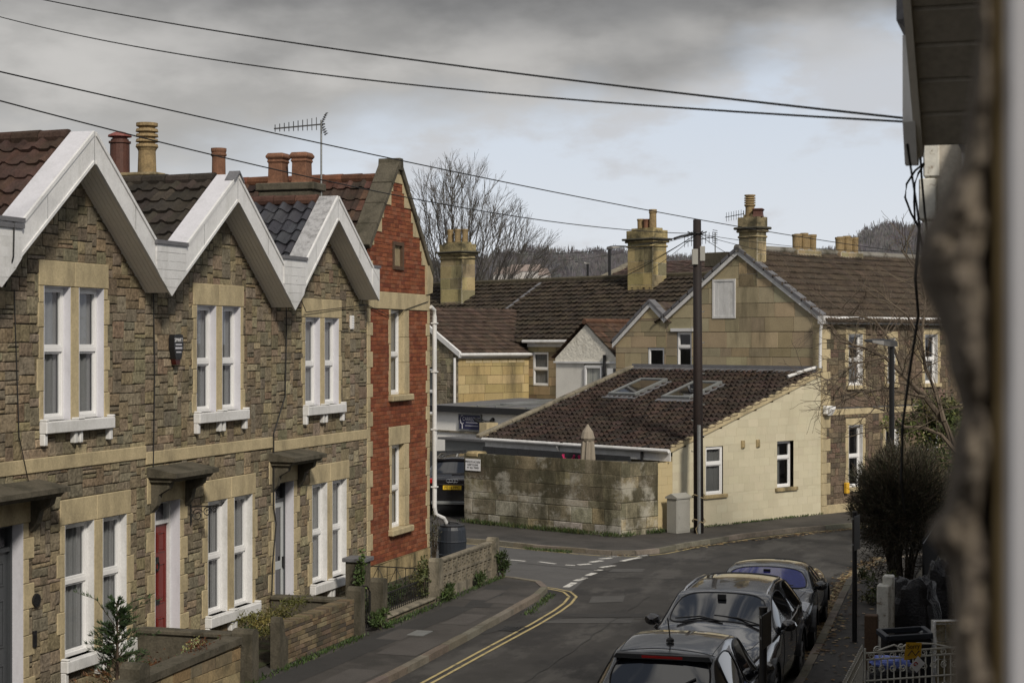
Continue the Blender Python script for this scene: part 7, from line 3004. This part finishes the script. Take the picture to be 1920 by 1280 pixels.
wb_ = at_depth(1634, 1180, 26.6)
m = MB()
m.box(wb_.x - .1, wb_.x + .1, wb_.y - .1, wb_.y + .1, .05, .95)
tag(m.build('timber_post', M['wood_brown'], base=True, bevel=.015), 'squat dark brown timber post next to the white stepped gatepost', 'post')
st_ = at_depth(1772, 1180, 25.0)
sf = Fr(V3((st_.x - .12, st_.y - .15, 0)), RT, -FW)
s, mm = coursed(sf, [(0, .05), (.9, .05), (.9, 1.12), (0, 1.12)], [], lambda: .26, .6, [(.22, .18, .1), (.17, .14, .08)], lvar=.3, d=.02, jt=.01, base=-.05)
mm.prism([sf.P(0, .05, -.3), sf.P(.9, .05, -.3), sf.P(.9, 1.1, -.3), sf.P(0, 1.1, -.3)], sf.n * .28)
mrg(s, mm)
tag(s.build('garden_pier', M['mossy'], base=True), 'mossy stone garden pier at the right beside the near window jamb', 'pier')

# dark garden wall and railing behind the round bush
gw = thing('garden_wall', 'low dark stone garden wall with iron rails behind the round bush', 'garden wall', (-2.3, 35, .1))
WF2 = Fr((-2.35, 0, 0), (0, -1, 0), (-1, 0, 0))
s_, mm = coursed(WF2, [(-40.5, .05), (-30.2, .05), (-30.2, .95), (-40.5, .95)], [], lambda: .22, .5, [(.08, .07, .05), (.06, .055, .04), (.1, .085, .06)], lvar=.4, d=.02, jt=.01, base=-.05)
s_.build('stonework', M['gardenbrick'], gw)
mm.box(-2.34, -2.1, 30.2, 40.5, .05, .95)
mm.box(-2.36, -2.05, 30.15, 40.5, .95, 1.03)
mm.build('wall_core', M['concrete_dark'], gw)
m = MB()
m.tube([(-2.2, 30.3, 1.7), (-2.2, 40.4, 1.7)], .015, 5)
for q in range(70):
    m.tube([(-2.2, 30.35 + q * .145, 1.0), (-2.2, 30.35 + q * .145, 1.78)], .010, 4)
m.build('rails', M['iron'], gw)
# ------------------------------------------------------------------ vegetation
def leaf(m, p, d, w, l, col):
    d = V3(d).normalized()
    s = d.cross(V3((rnd.uniform(-1, 1), rnd.uniform(-1, 1), rnd.uniform(-1, 1))))
    if s.length < 1e-4:
        s = V3((1, 0, 0))
    s.normalize()
    m.poly([p, p + d * l * .5 + s * w * .5, p + d * l, p + d * l * .5 - s * w * .5], col)


def rdir(up=0.0):
    while True:
        v = V3((rnd.uniform(-1, 1), rnd.uniform(-1, 1), rnd.uniform(-1, 1)))
        if .05 < v.length < 1:
            v.normalize()
            v.z += up
            return v.normalized()


def foliage(m, c, r, n, w, l, pal, up=.3, shell=.5, clumps=None):
    c = V3(c)
    cl = clumps or 12
    cents = [V3((rnd.gauss(0, .45) * r[0], rnd.gauss(0, .45) * r[1], rnd.gauss(0, .45) * r[2])) for _ in range(cl)]
    cc = [jit(rnd.choice(pal), .35) for _ in range(cl)]
    for _ in range(n):
        k = rnd.randrange(cl)
        p = c + cents[k] + V3((rnd.gauss(0, .22) * r[0], rnd.gauss(0, .22) * r[1], rnd.gauss(0, .22) * r[2]))
        leaf(m, p, rdir(up), w * rnd.uniform(.7, 1.3), l * rnd.uniform(.7, 1.3), jit(cc[k], .2))


GREEN = [(.035, .06, .018), (.05, .08, .022), (.028, .048, .016), (.065, .095, .03)]
OLIVE = [(.05, .055, .02), (.07, .07, .025), (.035, .04, .016)]
RUST = [(.12, .05, .02), (.16, .075, .025), (.08, .035, .018)]
VARIEG = [(.22, .24, .10), (.30, .31, .16), (.10, .13, .04)]


def plant(name, label, c, r, n, w, l, pal, cat='plant', up=.4, stems=4, group=None, stemh=None):
    base = V3((c[0], c[1], stemh if stemh is not None else max(.1, c[2] - r[2])))
    o = thing(name, label, cat, base, group)
    m = MB()
    foliage(m, c, r, n, w, l, pal, up)
    m.build('foliage', M['leaf'], o)
    m = MB()
    for _ in range(stems):
        e = V3(c) + V3((rnd.uniform(-.6, .6) * r[0], rnd.uniform(-.6, .6) * r[1], rnd.uniform(-.2, .5) * r[2]))
        m.tube([base, base.lerp(e, .5) + V3((rnd.uniform(-.03, .03), rnd.uniform(-.03, .03), 0)), e], [.012, .009, .005], 4, col=(.06, .045, .03))
    m.build('stem', M['bark'], o)
    return o


# feathery conifer by the nearest windows
cx = on_x(218, 1280, -12.2)
co = thing('conifer', 'small feathery conifer with browning lower branches in the nearest front garden', 'conifer', (-12.2, cx.y, .1))
m = MB()
mb2 = MB()
B0 = V3((-12.2, cx.y, .1))
H_ = 1.62
m.tube([B0, B0 + V3((.02, 0, H_ * .5)), B0 + V3((0, .02, H_ * .97))], [.03, .02, .006], 6, col=(.07, .05, .035))
for q in range(120):
    t = rnd.uniform(.08, 1)
    z = H_ * t
    R = .36 * (1 - t) ** .75 + .05
    if q < 8:
        R = .42
    th = rnd.uniform(0, 2 * PI)
    R *= rnd.uniform(.7, 1.35)
    d = V3((math.cos(th), math.sin(th), rnd.uniform(.25, 1.3)))
    p0 = B0 + V3((0, 0, z * .95))
    p1 = p0 + d * R * .6
    p2 = p1 + V3((d.x, d.y, d.z * .2)) * R * .5
    m.tube([p0, p1, p2], [.008, .005, .002], 3, col=(.06, .05, .03), cap=False)
    brown = t < .32 and rnd.random() < .6
    for k in range(46):
        s = rnd.uniform(.25, 1.1)
        p = p0.lerp(p1, s * 1.6) if s < .6 else p1.lerp(p2, (s - .6) / .4)
        col = jit(rnd.choice(RUST if brown else [(.035, .065, .025), (.05, .085, .03), (.025, .045, .02)]), .3)
        leaf(mb2, p, (d + rdir() * .8), .012, rnd.uniform(.05, .10), col)
m.build('trunk', M['bark'], co)
mb2.build('crown', M['leaf'], co)

plant('shrub', 'rust brown heather-like shrub behind the pale block garden wall', (-12.0, 21.6, .42), (.35, .75, .30), 2600, .02, .05, RUST, 'shrub', stems=7, stemh=.1)
plant('shrub', 'variegated cream and green shrub behind the end of the pale block wall', (-12.05, 22.55, .52), (.28, .45, .26), 900, .03, .06, VARIEG, 'shrub', stems=6, stemh=.1)
plant('shrub', 'dark green bush in the gap between the two garden walls', (-11.95, 23.85, .42), (.22, .28, .38), 2200, .03, .06, [(.02, .035, .012), (.03, .05, .016)], 'shrub', stems=6, stemh=.1)
plant('shrub', 'yellowish ferny planting behind the long brick wall', (-12.3, 25.9, .58), (.45, 1.1, .17), 3800, .02, .06, [(.10, .09, .025), (.13, .11, .035), (.06, .065, .02)], 'shrub', stems=9, stemh=.1)
plant('climber', 'leafy climber growing up beside the grey capped pillar', (-12.55, 30.0, .75), (.10, .14, .42), 420, .05, .07, [(.07, .10, .03), (.05, .075, .025)], 'climber', stems=4, stemh=.1)
plant('climber', 'straggling climber where the black railing meets the mossy concrete post', (-11.75, 31.1, .68), (.14, .35, .28), 700, .04, .06, [(.09, .10, .03), (.06, .07, .025)], 'climber', stems=5, stemh=.2)
plant('shrub', 'dark overgrown bush behind the black railing', (-12.2, 30.2, .35), (.28, 1.0, .24), 2200, .03, .07, [(.025, .04, .014), (.04, .055, .02)], 'shrub', stems=8, stemh=.1)
plant('creeper', 'dark bare creeper tangled behind the water butt', (-13.42, 36.3, .7), (.12, .22, .6), 500, .02, .06, [(.03, .026, .018), (.04, .04, .02)], 'creeper', stems=14, stemh=.1)
for (x, y, z, r, n, lab) in ((-11.42, 28.15, .28, (.10, .34, .13), 700, 'bright green weed clump at the foot of the two dark gate posts'),
                             (-11.42, 31.7, .24, (.08, .34, .11), 600, 'grassy weed clump at the left end of the patterned block wall'),
                             (-11.42, 33.7, .26, (.07, .22, .11), 450, 'bright weed tuft in the middle of the patterned block wall base'),
                             (-11.36, 35.0, .40, (.10, .16, .22), 600, 'tall weed tuft growing against the corner concrete post')):
    plant('weed_clump', lab, (x, y, z), r, n, .025, .09, [(.038, .06, .017), (.055, .08, .024), (.03, .045, .014)], 'weeds', up=.8, stems=4, stemh=.1)


def grass_line(pts, n, h, spread, pal=GREEN):
    m = MB()
    for _ in range(n):
        i = rnd.randrange(len(pts) - 1)
        p = V3(pts[i]).lerp(V3(pts[i + 1]), rnd.random())
        dens = noise.noise(p * .9) + .35
        if rnd.random() > dens + .35:
            continue
        p = p + V3((rnd.gauss(0, spread), rnd.gauss(0, spread), 0))
        d = V3((rnd.gauss(0, .5), rnd.gauss(0, .5), 1))
        leaf(m, p, d, .022, h * rnd.uniform(.5, 1.4), jit(rnd.choice(pal), .3))
    return m


m = grass_line([(-11.42, 22, .1), (-11.44, 27.4, .1)], 950, .065, .05)
mrg(m, grass_line([(-11.40, 28.6, .1), (-11.40, 31.4, .1), (-11.42, 35, .1)], 950, .075, .05))
w_n = V3((WFr.n.x, WFr.n.y, 0)) * .08
mrg(m, grass_line([W0 + w_n + V3((0, 0, .1)), W0.lerp(W1, .5) + w_n * 1.5 + V3((0, 0, .1)), W1 + w_n * 1.5 + V3((0, 0, .1))], 3000, .13, .10, GREEN[:3] + OLIVE))
mrg(m, grass_line([W1 + V3((.1, -.02, .1)), W2 + V3((.1, 0, .1))], 800, .14, .06))
mrg(m, grass_line([FA.P(-7.0, .1, .06), FA.P(0, .1, .06)], 900, .07, .03))
mrg(m, grass_line([(-9.58, 31.0, .0), (-9.85, 33.6, 0)], 500, .06, .05))
mrg(m, grass_line([(-12.6, 40.8, .0), (-11.4, 40.45, 0)], 500, .08, .06))
struct(m, 'roadside_weeds', M['leaf'], 'stuff')
m = MB()
for _ in range(3600):
    t = rnd.random()
    k = rnd.random()
    if k < .75:
        y = 28 + 13 * t
        x = (-3.85 - (y - 28) * .035) + rnd.gauss(-.10, .16)
        if y > 38:
            x += (y - 38) * .12
        z = .006 if x < -3.75 - (y - 28) * .03 else .106
        x -= 0
    elif k < .9:
        p = V3((-10.2, 40.2, 0)).lerp(V3((-5, 48.8, 0)), t)
        x, y, z = p.x + rnd.gauss(.1, .12), p.y, .006
    else:
        x, y, z = rnd.uniform(-3.7, -2.6), rnd.uniform(20, 38), .106
    a = rnd.uniform(0, PI)
    s = rnd.uniform(.03, .065)
    d = V3((math.cos(a), math.sin(a), 0))
    e = V3((-d.y, d.x, rnd.uniform(-.3, .3)))
    p = V3((x, y, z + .012))
    m.poly([p - d * s, p - e * s * .6, p + d * s, p + e * s * .6], jit(rnd.choice([(.16, .10, .04), (.22, .16, .08), (.10, .06, .03), (.28, .22, .13)]), .3))
struct(m, 'fallen_leaves', M['litter'], 'stuff')


# bare trees
def branchy(m, p, d, L, r, lvl, col, split=(3, 5), curl=.25, up=.12, rmin=.012, shrink=.66, twig_n=3, angs=(.25, .75)):
    n = 4 if lvl > 1 else 3
    pts = [p]
    q = V3(p)
    dd = V3(d)
    seg = 4 if lvl > 1 else 3
    for i in range(seg):
        dd = (dd + rdir() * curl * .5 + V3((0, 0, up))).normalized()
        q = q + dd * (L / seg)
        pts.append(q.copy())
    rs = [max(rmin, r * (1 - .45 * i / seg)) for i in range(seg + 1)]
    m.tube(pts, rs, 6 if lvl > 3 else n, col=jit(col, .15), cap=False)
    if lvl == 0:
        return
    k = rnd.randint(*split)
    for i in range(k):
        t = rnd.uniform(.35, 1.0) if i else 1.0
        idx = min(seg - 1, int(t * seg))
        o = pts[idx].lerp(pts[idx + 1], t * seg - idx)
        ax = rdir()
        ang = rnd.uniform(*angs) if i else rnd.uniform(.05, .25)
        nd = (dd + (ax - dd * ax.dot(dd)).normalized() * math.tan(ang)).normalized()
        branchy(m, o, nd, L * shrink * rnd.uniform(.75, 1.15), max(rmin, r * .55), lvl - 1, col, split, curl, up, rmin, shrink, angs=angs)


tb = at_depth(858, 640, 95)
tr = thing('bare_tree', 'large leafless tree with fine branching crown behind the back terrace', 'tree', (tb.x, tb.y, 0))
T0 = V3((tb.x, tb.y, 0))
m = MB()
m.tube([T0, T0 + V3((.1, 0, 2.5)), T0 + V3((0, 0, 5.2))], [.5, .42, .38], 10, col=(.05, .045, .04))
m.build('trunk', M['bark'], tr)
m = MB()
rnd.seed(42)
for (tx, ty, r) in ((790, 355, .15), (806, 330, .16), (826, 318, .17), (846, 312, .18), (866, 316, .17), (888, 328, .16), (906, 345, .16), (925, 368, .15), (945, 392, .14), (965, 412, .14), (985, 430, .13), (1005, 452, .12), (1012, 480, .10), (775, 385, .14), (768, 420, .12), (850, 350, .14), (880, 375, .13), (910, 400, .13), (940, 430, .12), (975, 470, .10), (820, 370, .13), (785, 455, .11), (800, 410, .11)):
    for rep in range(2):
        jx, jy = (0, 0) if rep == 0 else (rnd.uniform(-22, 22), rnd.uniform(0, 30))
        tip = at_depth(tx + ((880 - tx) * .08 if tx < 900 else 4) + jx, ty + 20 + jy, 95 + rnd.uniform(-4, 4))
        s = T0 + V3((rnd.uniform(-.25, .25), rnd.uniform(-.25, .25), rnd.uniform(3.4, 5.8)))
        n = 8
        pts = []
        hv = tip - s
        for i in range(n + 1):
            t = i / n
            p = s + V3((hv.x, hv.y, 0)) * (t ** .92) + V3((0, 0, hv.z * (t ** 1.1)))
            p += rdir() * .08 * (1 if 0 < i < n else 0)
            pts.append(p)
        r2 = r * (.62 if rep == 0 else .4)
        m.tube(pts, [max(.012, r2 * (1 - .92 * i / n)) for i in range(n + 1)], 5, col=jit((.055, .05, .046), .15), cap=False)
        for i in range(2, n + 1):
            for _ in range(2):
                a0, a1 = (pts[i], pts[i + 1]) if i < n else (pts[n - 1], pts[n])
                d = (a1 - a0).normalized()
                ax = rdir()
                nd = (d + (ax - d * ax.dot(d)).normalized() * rnd.uniform(.2, .55)).normalized()
                branchy(m, a0.lerp(a1, rnd.random()), nd, rnd.uniform(.7, 1.15), .02, 2, (.085, .078, .07), split=(3, 4), up=.02, rmin=.0065, shrink=.7, curl=.22, angs=(.12, .5))
m.build('crown', M['twig'], tr)

# leafless tree leaning in from the right
rt = thing('bare_tree', 'leafless tree with pale twisting limbs in front of the corner house windows', 'tree', at_depth(1800, 1080, 40) * 1.0)
m = MB()
rnd.seed(5)
RC = (.12, .095, .07)
limbs = [([(1815, 1080), (1808, 930), (1795, 850), (1770, 790), (1735, 745), (1700, 710), (1660, 670), (1620, 652), (1575, 640)], .10),
         ([(1795, 850), (1765, 815), (1730, 800), (1695, 800), (1665, 770), (1630, 762)], .055),
         ([(1770, 790), (1755, 735), (1735, 690), (1728, 640), (1700, 590), (1660, 560)], .06),
         ([(1735, 745), (1690, 735), (1650, 730), (1600, 735), (1560, 750)], .045),
         ([(1700, 710), (1670, 640), (1640, 600), (1600, 590), (1570, 575)], .04),
         ([(1728, 640), (1735, 560), (1720, 500), (1690, 470)], .035),
         ([(1660, 670), (1610, 680), (1570, 700), (1545, 720)], .03),
         ([(1800, 870), (1810, 760), (1790, 680), (1770, 600)], .06)]
for px_, r in limbs:
    d0 = 40 + rnd.uniform(-.4, .4)
    pts = [at_depth(x, y, d0 + .3 * math.sin(i)) for i, (x, y) in enumerate(px_)]
    n = len(pts) - 1
    m.tube(pts, [max(.012, r * (1 - .75 * i / n)) for i in range(n + 1)], 6, col=RC, cap=False)
    for i in range(1, n):
        for _ in range(5):
            o = pts[i].lerp(pts[i + 1], rnd.random())
            d = (pts[i + 1] - pts[i]).normalized()
            nd = (d * .6 + rdir(.15)).normalized()
            branchy(m, o, nd, rnd.uniform(.5, 1.0), .014, 2, RC, split=(2, 4), up=.03, rmin=.0045, shrink=.68, curl=.5)
m.build('limbs', M['twig'], rt)

# evergreen ivy mass below it
ec = at_depth(1735, 760, 43)
eg = thing('evergreen_shrub', 'yellow-green evergreen bush under the leafless tree at the right', 'shrub', (ec.x, ec.y, .1))
m = MB()
for (x, y, rx, rz, n) in ((1735, 770, .75, .5, 2600), (1765, 810, .7, .9, 2600), (1700, 800, .4, .3, 900), (1745, 880, .9, .9, 2600)):
    c = at_depth(x, y, 43)
    foliage(m, c, (rx, .7, rz), n, .05, .10, [(.10, .11, .03), (.055, .07, .02), (.15, .15, .05), (.03, .045, .015)], .1)
m.build('foliage', M['leaf'], eg)
m = MB()
for _ in range(6):
    m.tube([V3((ec.x, ec.y, .1)) + V3((rnd.uniform(-.3, .3), 0, 0)), V3((ec.x + rnd.uniform(-.6, .6), ec.y, 2.4))], [.04, .02], 5, col=(.06, .05, .035))
m.build('stem', M['bark'], eg)

# big round dark bush on the right pavement edge
bc = at_depth(1693, 905, 33.6)
bu = thing('round_bush', 'large rounded dark twiggy bush clipped to a dome on the right pavement edge', 'bush', (bc.x, bc.y, .1))
m = MB()
B0 = V3((bc.x, bc.y, .1))
for _ in range(16):
    th = rnd.uniform(0, 2 * PI)
    e = V3((bc.x + .55 * math.cos(th), bc.y + .55 * math.sin(th), 1.7))
    m.tube([B0 + V3((.12 * math.cos(th), .12 * math.sin(th), 0)), B0.lerp(e, .5) + V3((rnd.uniform(-.08, .08), rnd.uniform(-.08, .08), 0)), e], [.035, .028, .018], 5, col=(.05, .04, .03))
m.build('stem', M['bark'], bu)
m = MB()
rnd.seed(9)
cen = V3((bc.x, bc.y, 2.02))
RX, RZ = 1.0, 1.1
for _ in range(26000):
    d = rdir(.05)
    rr = rnd.random() ** .45
    lump = 1 + .22 * noise.noise(d * 2.2) + .10 * noise.noise(d * 5)
    if noise.noise(d * 3.1 + V3((4, 0, 0))) < -.28 and rr > .6:
        continue
    p = cen + V3((d.x * RX * rr * lump, d.y * RX * rr * lump, d.z * (RZ if d.z > 0 else .95) * rr * lump))
    nd = (d * .8 + V3((0, 0, .6)) + rdir() * .7).normalized()
    L = rnd.uniform(.10, .24)
    s = nd.cross(rdir()).normalized() * .006
    c = jit(rnd.choice([(.068, .056, .04), (.045, .039, .027), (.085, .068, .046), (.038, .04, .022)]), .3)
    m.poly([p - s, p + s, p + nd * L + s * .4, p + nd * L - s * .4], c)
    if rnd.random() < .5:
        leaf(m, p + nd * L * .6, nd + rdir() * .6, .022, .05, jit(rnd.choice([(.035, .04, .02), (.05, .05, .028), (.07, .055, .035)]), .3))
for _ in range(1500):      # hanging ragged skirt
    th = rnd.uniform(0, 2 * PI)
    rr = .35 + .5 * rnd.random()
    p = cen + V3((math.cos(th) * rr, math.sin(th) * rr, -rnd.uniform(.6, 1.5)))
    nd = (V3((math.cos(th), math.sin(th), -.4)) + rdir()).normalized()
    s = nd.cross(rdir()).normalized() * .006
    m.poly([p - s, p + s, p + nd * .2 + s * .3, p + nd * .2 - s * .3], (.04, .035, .025))
m.build('twigs', M['leaf'], bu)
plant('shrub', 'low green tufted plant at the foot of the round dark bush', (bc.x - .35, bc.y - .6, .45), (.3, .3, .28), 900, .03, .10, [(.05, .06, .02), (.07, .075, .03)], 'shrub', stems=4, stemh=.1)

# ------------------------------------------------------------------ far hills and woods
HP = [(-900, 500), (0, 505), (500, 512), (760, 512), (880, 505), (930, 492), (985, 484), (1040, 486), (1090, 490), (1130, 486), (1170, 490), (1300, 500), (1480, 500), (1560, 492), (1592, 478), (1620, 452), (1650, 444), (1700, 446), (1760, 440), (1850, 436), (2000, 440), (2800, 470)]


def hill_y(x):
    for (x0, y0), (x1, y1) in zip(HP, HP[1:]):
        if x0 <= x <= x1:
            t = (x - x0) / (x1 - x0)
            return y0 + (y1 - y0) * t
    return 505


m = MB()
NX, NY = 150, 14
DH = 720.0
g = []
for j in range(NY + 1):
    row = []
    for i in range(NX + 1):
        x = -900 + 3600 * i / NX
        t = j / NY
        d = DH - 380 * (1 - t)
        top = CH + (640 - hill_y(x)) * DH / 3200
        p = at_depth(x, 640, d)
        z = -1 + (top + 1) * (t ** 1.15) + 1.5 * noise.noise(V3((x * .01, t * 5, 2)))
        row.append(V3((p.x, p.y, z)))
    g.append(row)
for j in range(NY):
    for i in range(NX):
        m.poly([g[j][i], g[j][i + 1], g[j + 1][i + 1], g[j + 1][i]])
for i in range(NX):
    a, b = g[NY][i], g[NY][i + 1]
    m.poly([a, b, b + V3((-300, 900, -60)), a + V3((-300, 900, -60))])
ho = struct(m, 'hills', M['hill'])
m = MB()
rnd.seed(3)
for _ in range(2600):
    if rnd.random() < .6:
        x = rnd.uniform(740, 1340)
    else:
        x = rnd.uniform(1470, 1800)
    t = 1 - abs(rnd.gauss(0, .16)) if rnd.random() < .7 else rnd.uniform(.45, 1)
    t = max(.3, min(1.0, t))
    d = DH - 380 * (1 - t)
    top = CH + (640 - hill_y(x)) * DH / 3200
    p = at_depth(x, 640, d)
    z = -1 + (top + 1) * (t ** 1.15) - 1
    h = rnd.uniform(3.2, 6.5) * (1.0 if x < 1400 else 1.2)
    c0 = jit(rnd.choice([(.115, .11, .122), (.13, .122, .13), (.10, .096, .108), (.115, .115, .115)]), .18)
    m.tube([(p.x, p.y, z), (p.x, p.y, z + h * .7)], .25, 3, col=c0, cap=False)
    for _k in range(46):
        dd = rdir(.1)
        q = V3((p.x, p.y, z + h * .62)) + V3((dd.x * h * .42, dd.y * h * .42, dd.z * h * .40)) * rnd.random() ** .4
        up_ = (dd * .35 + V3((0, 0, 1))).normalized() * h * rnd.uniform(.14, .3)
        sx_ = (RT + rdir() * .25) * h * .022
        m.poly([q - sx_, q + sx_, q + up_ + sx_ * .4, q + up_ - sx_ * .4], jit(c0, .12))
struct(m, 'far_wood', M['wood_far'], 'stuff')
# ------------------------------------------------------------------ camera, sun, sky
cam = bpy.data.cameras.new('camera')
cam.sensor_width = 36
cam.lens = FPX / 1920 * 36
cam.clip_start = .05
cam.clip_end = 5000
cam.dof.use_dof = True
cam.dof.focus_distance = 34
cam.dof.aperture_fstop = 7.0
co = bpy.data.objects.new('camera', cam)
COL.objects.link(co)
co.location = (0, 0, CH)
co.rotation_euler = (PI / 2, 0, YAW)
SC.camera = co

SUN_EL = math.radians(37)
SUN_AZ = V3((.64, -.768, 0)).normalized()
sd = V3((SUN_AZ.x * math.cos(SUN_EL), SUN_AZ.y * math.cos(SUN_EL), math.sin(SUN_EL)))
sl = bpy.data.lights.new('sun', 'SUN')
sl.energy = 2.4
sl.angle = math.radians(8)
sl.color = (1.0, .92, .80)
so = bpy.data.objects.new('sun', sl)
COL.objects.link(so)
so.location = (20, -10, 40)
so.rotation_euler = sd.to_track_quat('Z', 'Y').to_euler()

w = bpy.data.worlds.new('World')
SC.world = w
w.use_nodes = True
nt = w.node_tree
L = nt.links.new
bg = nt.nodes['Background']
bg.inputs['Strength'].default_value = .1
sky = node(nt, 'ShaderNodeTexSky', sky_type='NISHITA')
sky.sun_disc = False
sky.sun_elevation = SUN_EL
sky.sun_rotation = math.atan2(SUN_AZ.x, SUN_AZ.y)
sky.air_density = 1.0
sky.dust_density = 2.0
sky.ozone_density = 1.5
tc = node(nt, 'ShaderNodeTexCoord')


def vmath(op, a, b=None):
    n = node(nt, 'ShaderNodeVectorMath', operation=op)
    L(a, n.inputs[0])
    if b is not None:
        n.inputs[1].default_value = b
    return n


def smath(op, a, b):
    n = node(nt, 'ShaderNodeMath', operation=op)
    for i, v in enumerate((a, b)):
        if isinstance(v, (int, float)):
            n.inputs[i].default_value = v
        else:
            L(v, n.inputs[i])
    return n.outputs[0]


D = tc.outputs['Generated']
side = vmath('DOT_PRODUCT', D, tuple(RT)).outputs['Value']
sep = node(nt, 'ShaderNodeSeparateXYZ')
L(D, sep.inputs[0])
el = sep.outputs['Z']


def noise_n(scale, stretch, detail=6, rough=.6, off=(0, 0, 0)):
    mp = node(nt, 'ShaderNodeMapping')
    mp.inputs['Scale'].default_value = stretch
    mp.inputs['Location'].default_value = off
    L(D, mp.inputs['Vector'])
    n = node(nt, 'ShaderNodeTexNoise')
    n.inputs['Scale'].default_value = scale
    n.inputs['Detail'].default_value = detail
    n.inputs['Roughness'].default_value = rough
    L(mp.outputs[0], n.inputs['Vector'])
    return n.outputs['Fac']


def ramp(v, lo, hi, a=0, b=1, smooth=True):
    n = node(nt, 'ShaderNodeMapRange')
    if smooth:
        n.interpolation_type = 'SMOOTHSTEP'
    n.inputs['From Min'].default_value = lo
    n.inputs['From Max'].default_value = hi
    n.inputs['To Min'].default_value = a
    n.inputs['To Max'].default_value = b
    L(v, n.inputs['Value'])
    return n.outputs[0]


def mixc(f, a, b):
    n = node(nt, 'ShaderNodeMix', data_type='RGBA')
    L(f, n.inputs[0])
    for k, v in ((6, a), (7, b)):
        if isinstance(v, tuple):
            n.inputs[k].default_value = (*v, 1)
        else:
            L(v, n.inputs[k])
    return n.outputs[2]


n_big = noise_n(4.5, (1, 1, 2.4), 5, .5, (.3, .2, .1))
n_sm = noise_n(11, (1, 1, 2.2), 6, .55, (3.1, .7, 1.3))
# cloud bank: lower edge falls towards the left of the view
edge = smath('ADD', el, smath('MULTIPLY', side, -.16))
edge = smath('ADD', edge, smath('MULTIPLY', smath('SUBTRACT', n_big, .5), .11))
edge = smath('ADD', edge, smath('MULTIPLY', smath('SUBTRACT', n_sm, .5), .05))
bank = ramp(edge, .108, .158)
dark = ramp(smath('ADD', smath('ADD', el, smath('MULTIPLY', side, .02)), smath('MULTIPLY', smath('SUBTRACT', n_big, .5), .16)), .135, .205)
cl = mixc(dark, (3.2, 3.15, 3.05), (1.15, 1.16, 1.19))
cl = mixc(ramp(n_sm, .35, .68), cl, mixc(dark, (4.4, 4.3, 4.15), (1.7, 1.71, 1.73)))
# higher overhead the cloud brightens again and breaks up
over = ramp(el, .25, .55)
cl = mixc(over, cl, mixc(ramp(n_sm, .44, .58), (1.4, 1.6, 2.0), (6.4, 6.2, 5.9)))
haze = mixc(ramp(el, .0, .14), (5.9, 6.1, 6.45), (5.3, 5.6, 6.2))
skyc = mixc(ramp(el, .0, .3, .95, .6), sky.outputs[0], haze)
puff = ramp(smath('ADD', n_sm, smath('MULTIPLY', el, 1.0)), .60, .74, 0, .6)
skyc = mixc(puff, skyc, (4.3, 4.25, 4.3))
fin = mixc(bank, skyc, cl)
L(fin, bg.inputs['Color'])

SC.view_settings.view_transform = 'Standard'
SC.view_settings.look = 'None'
SC.view_settings.exposure = .36
SC.view_settings.gamma = 1
SC.cycles.max_bounces = 6
SC.cycles.transparent_max_bounces = 12
SC.cycles.sample_clamp_indirect = 4
SC.cycles.use_denoising = True
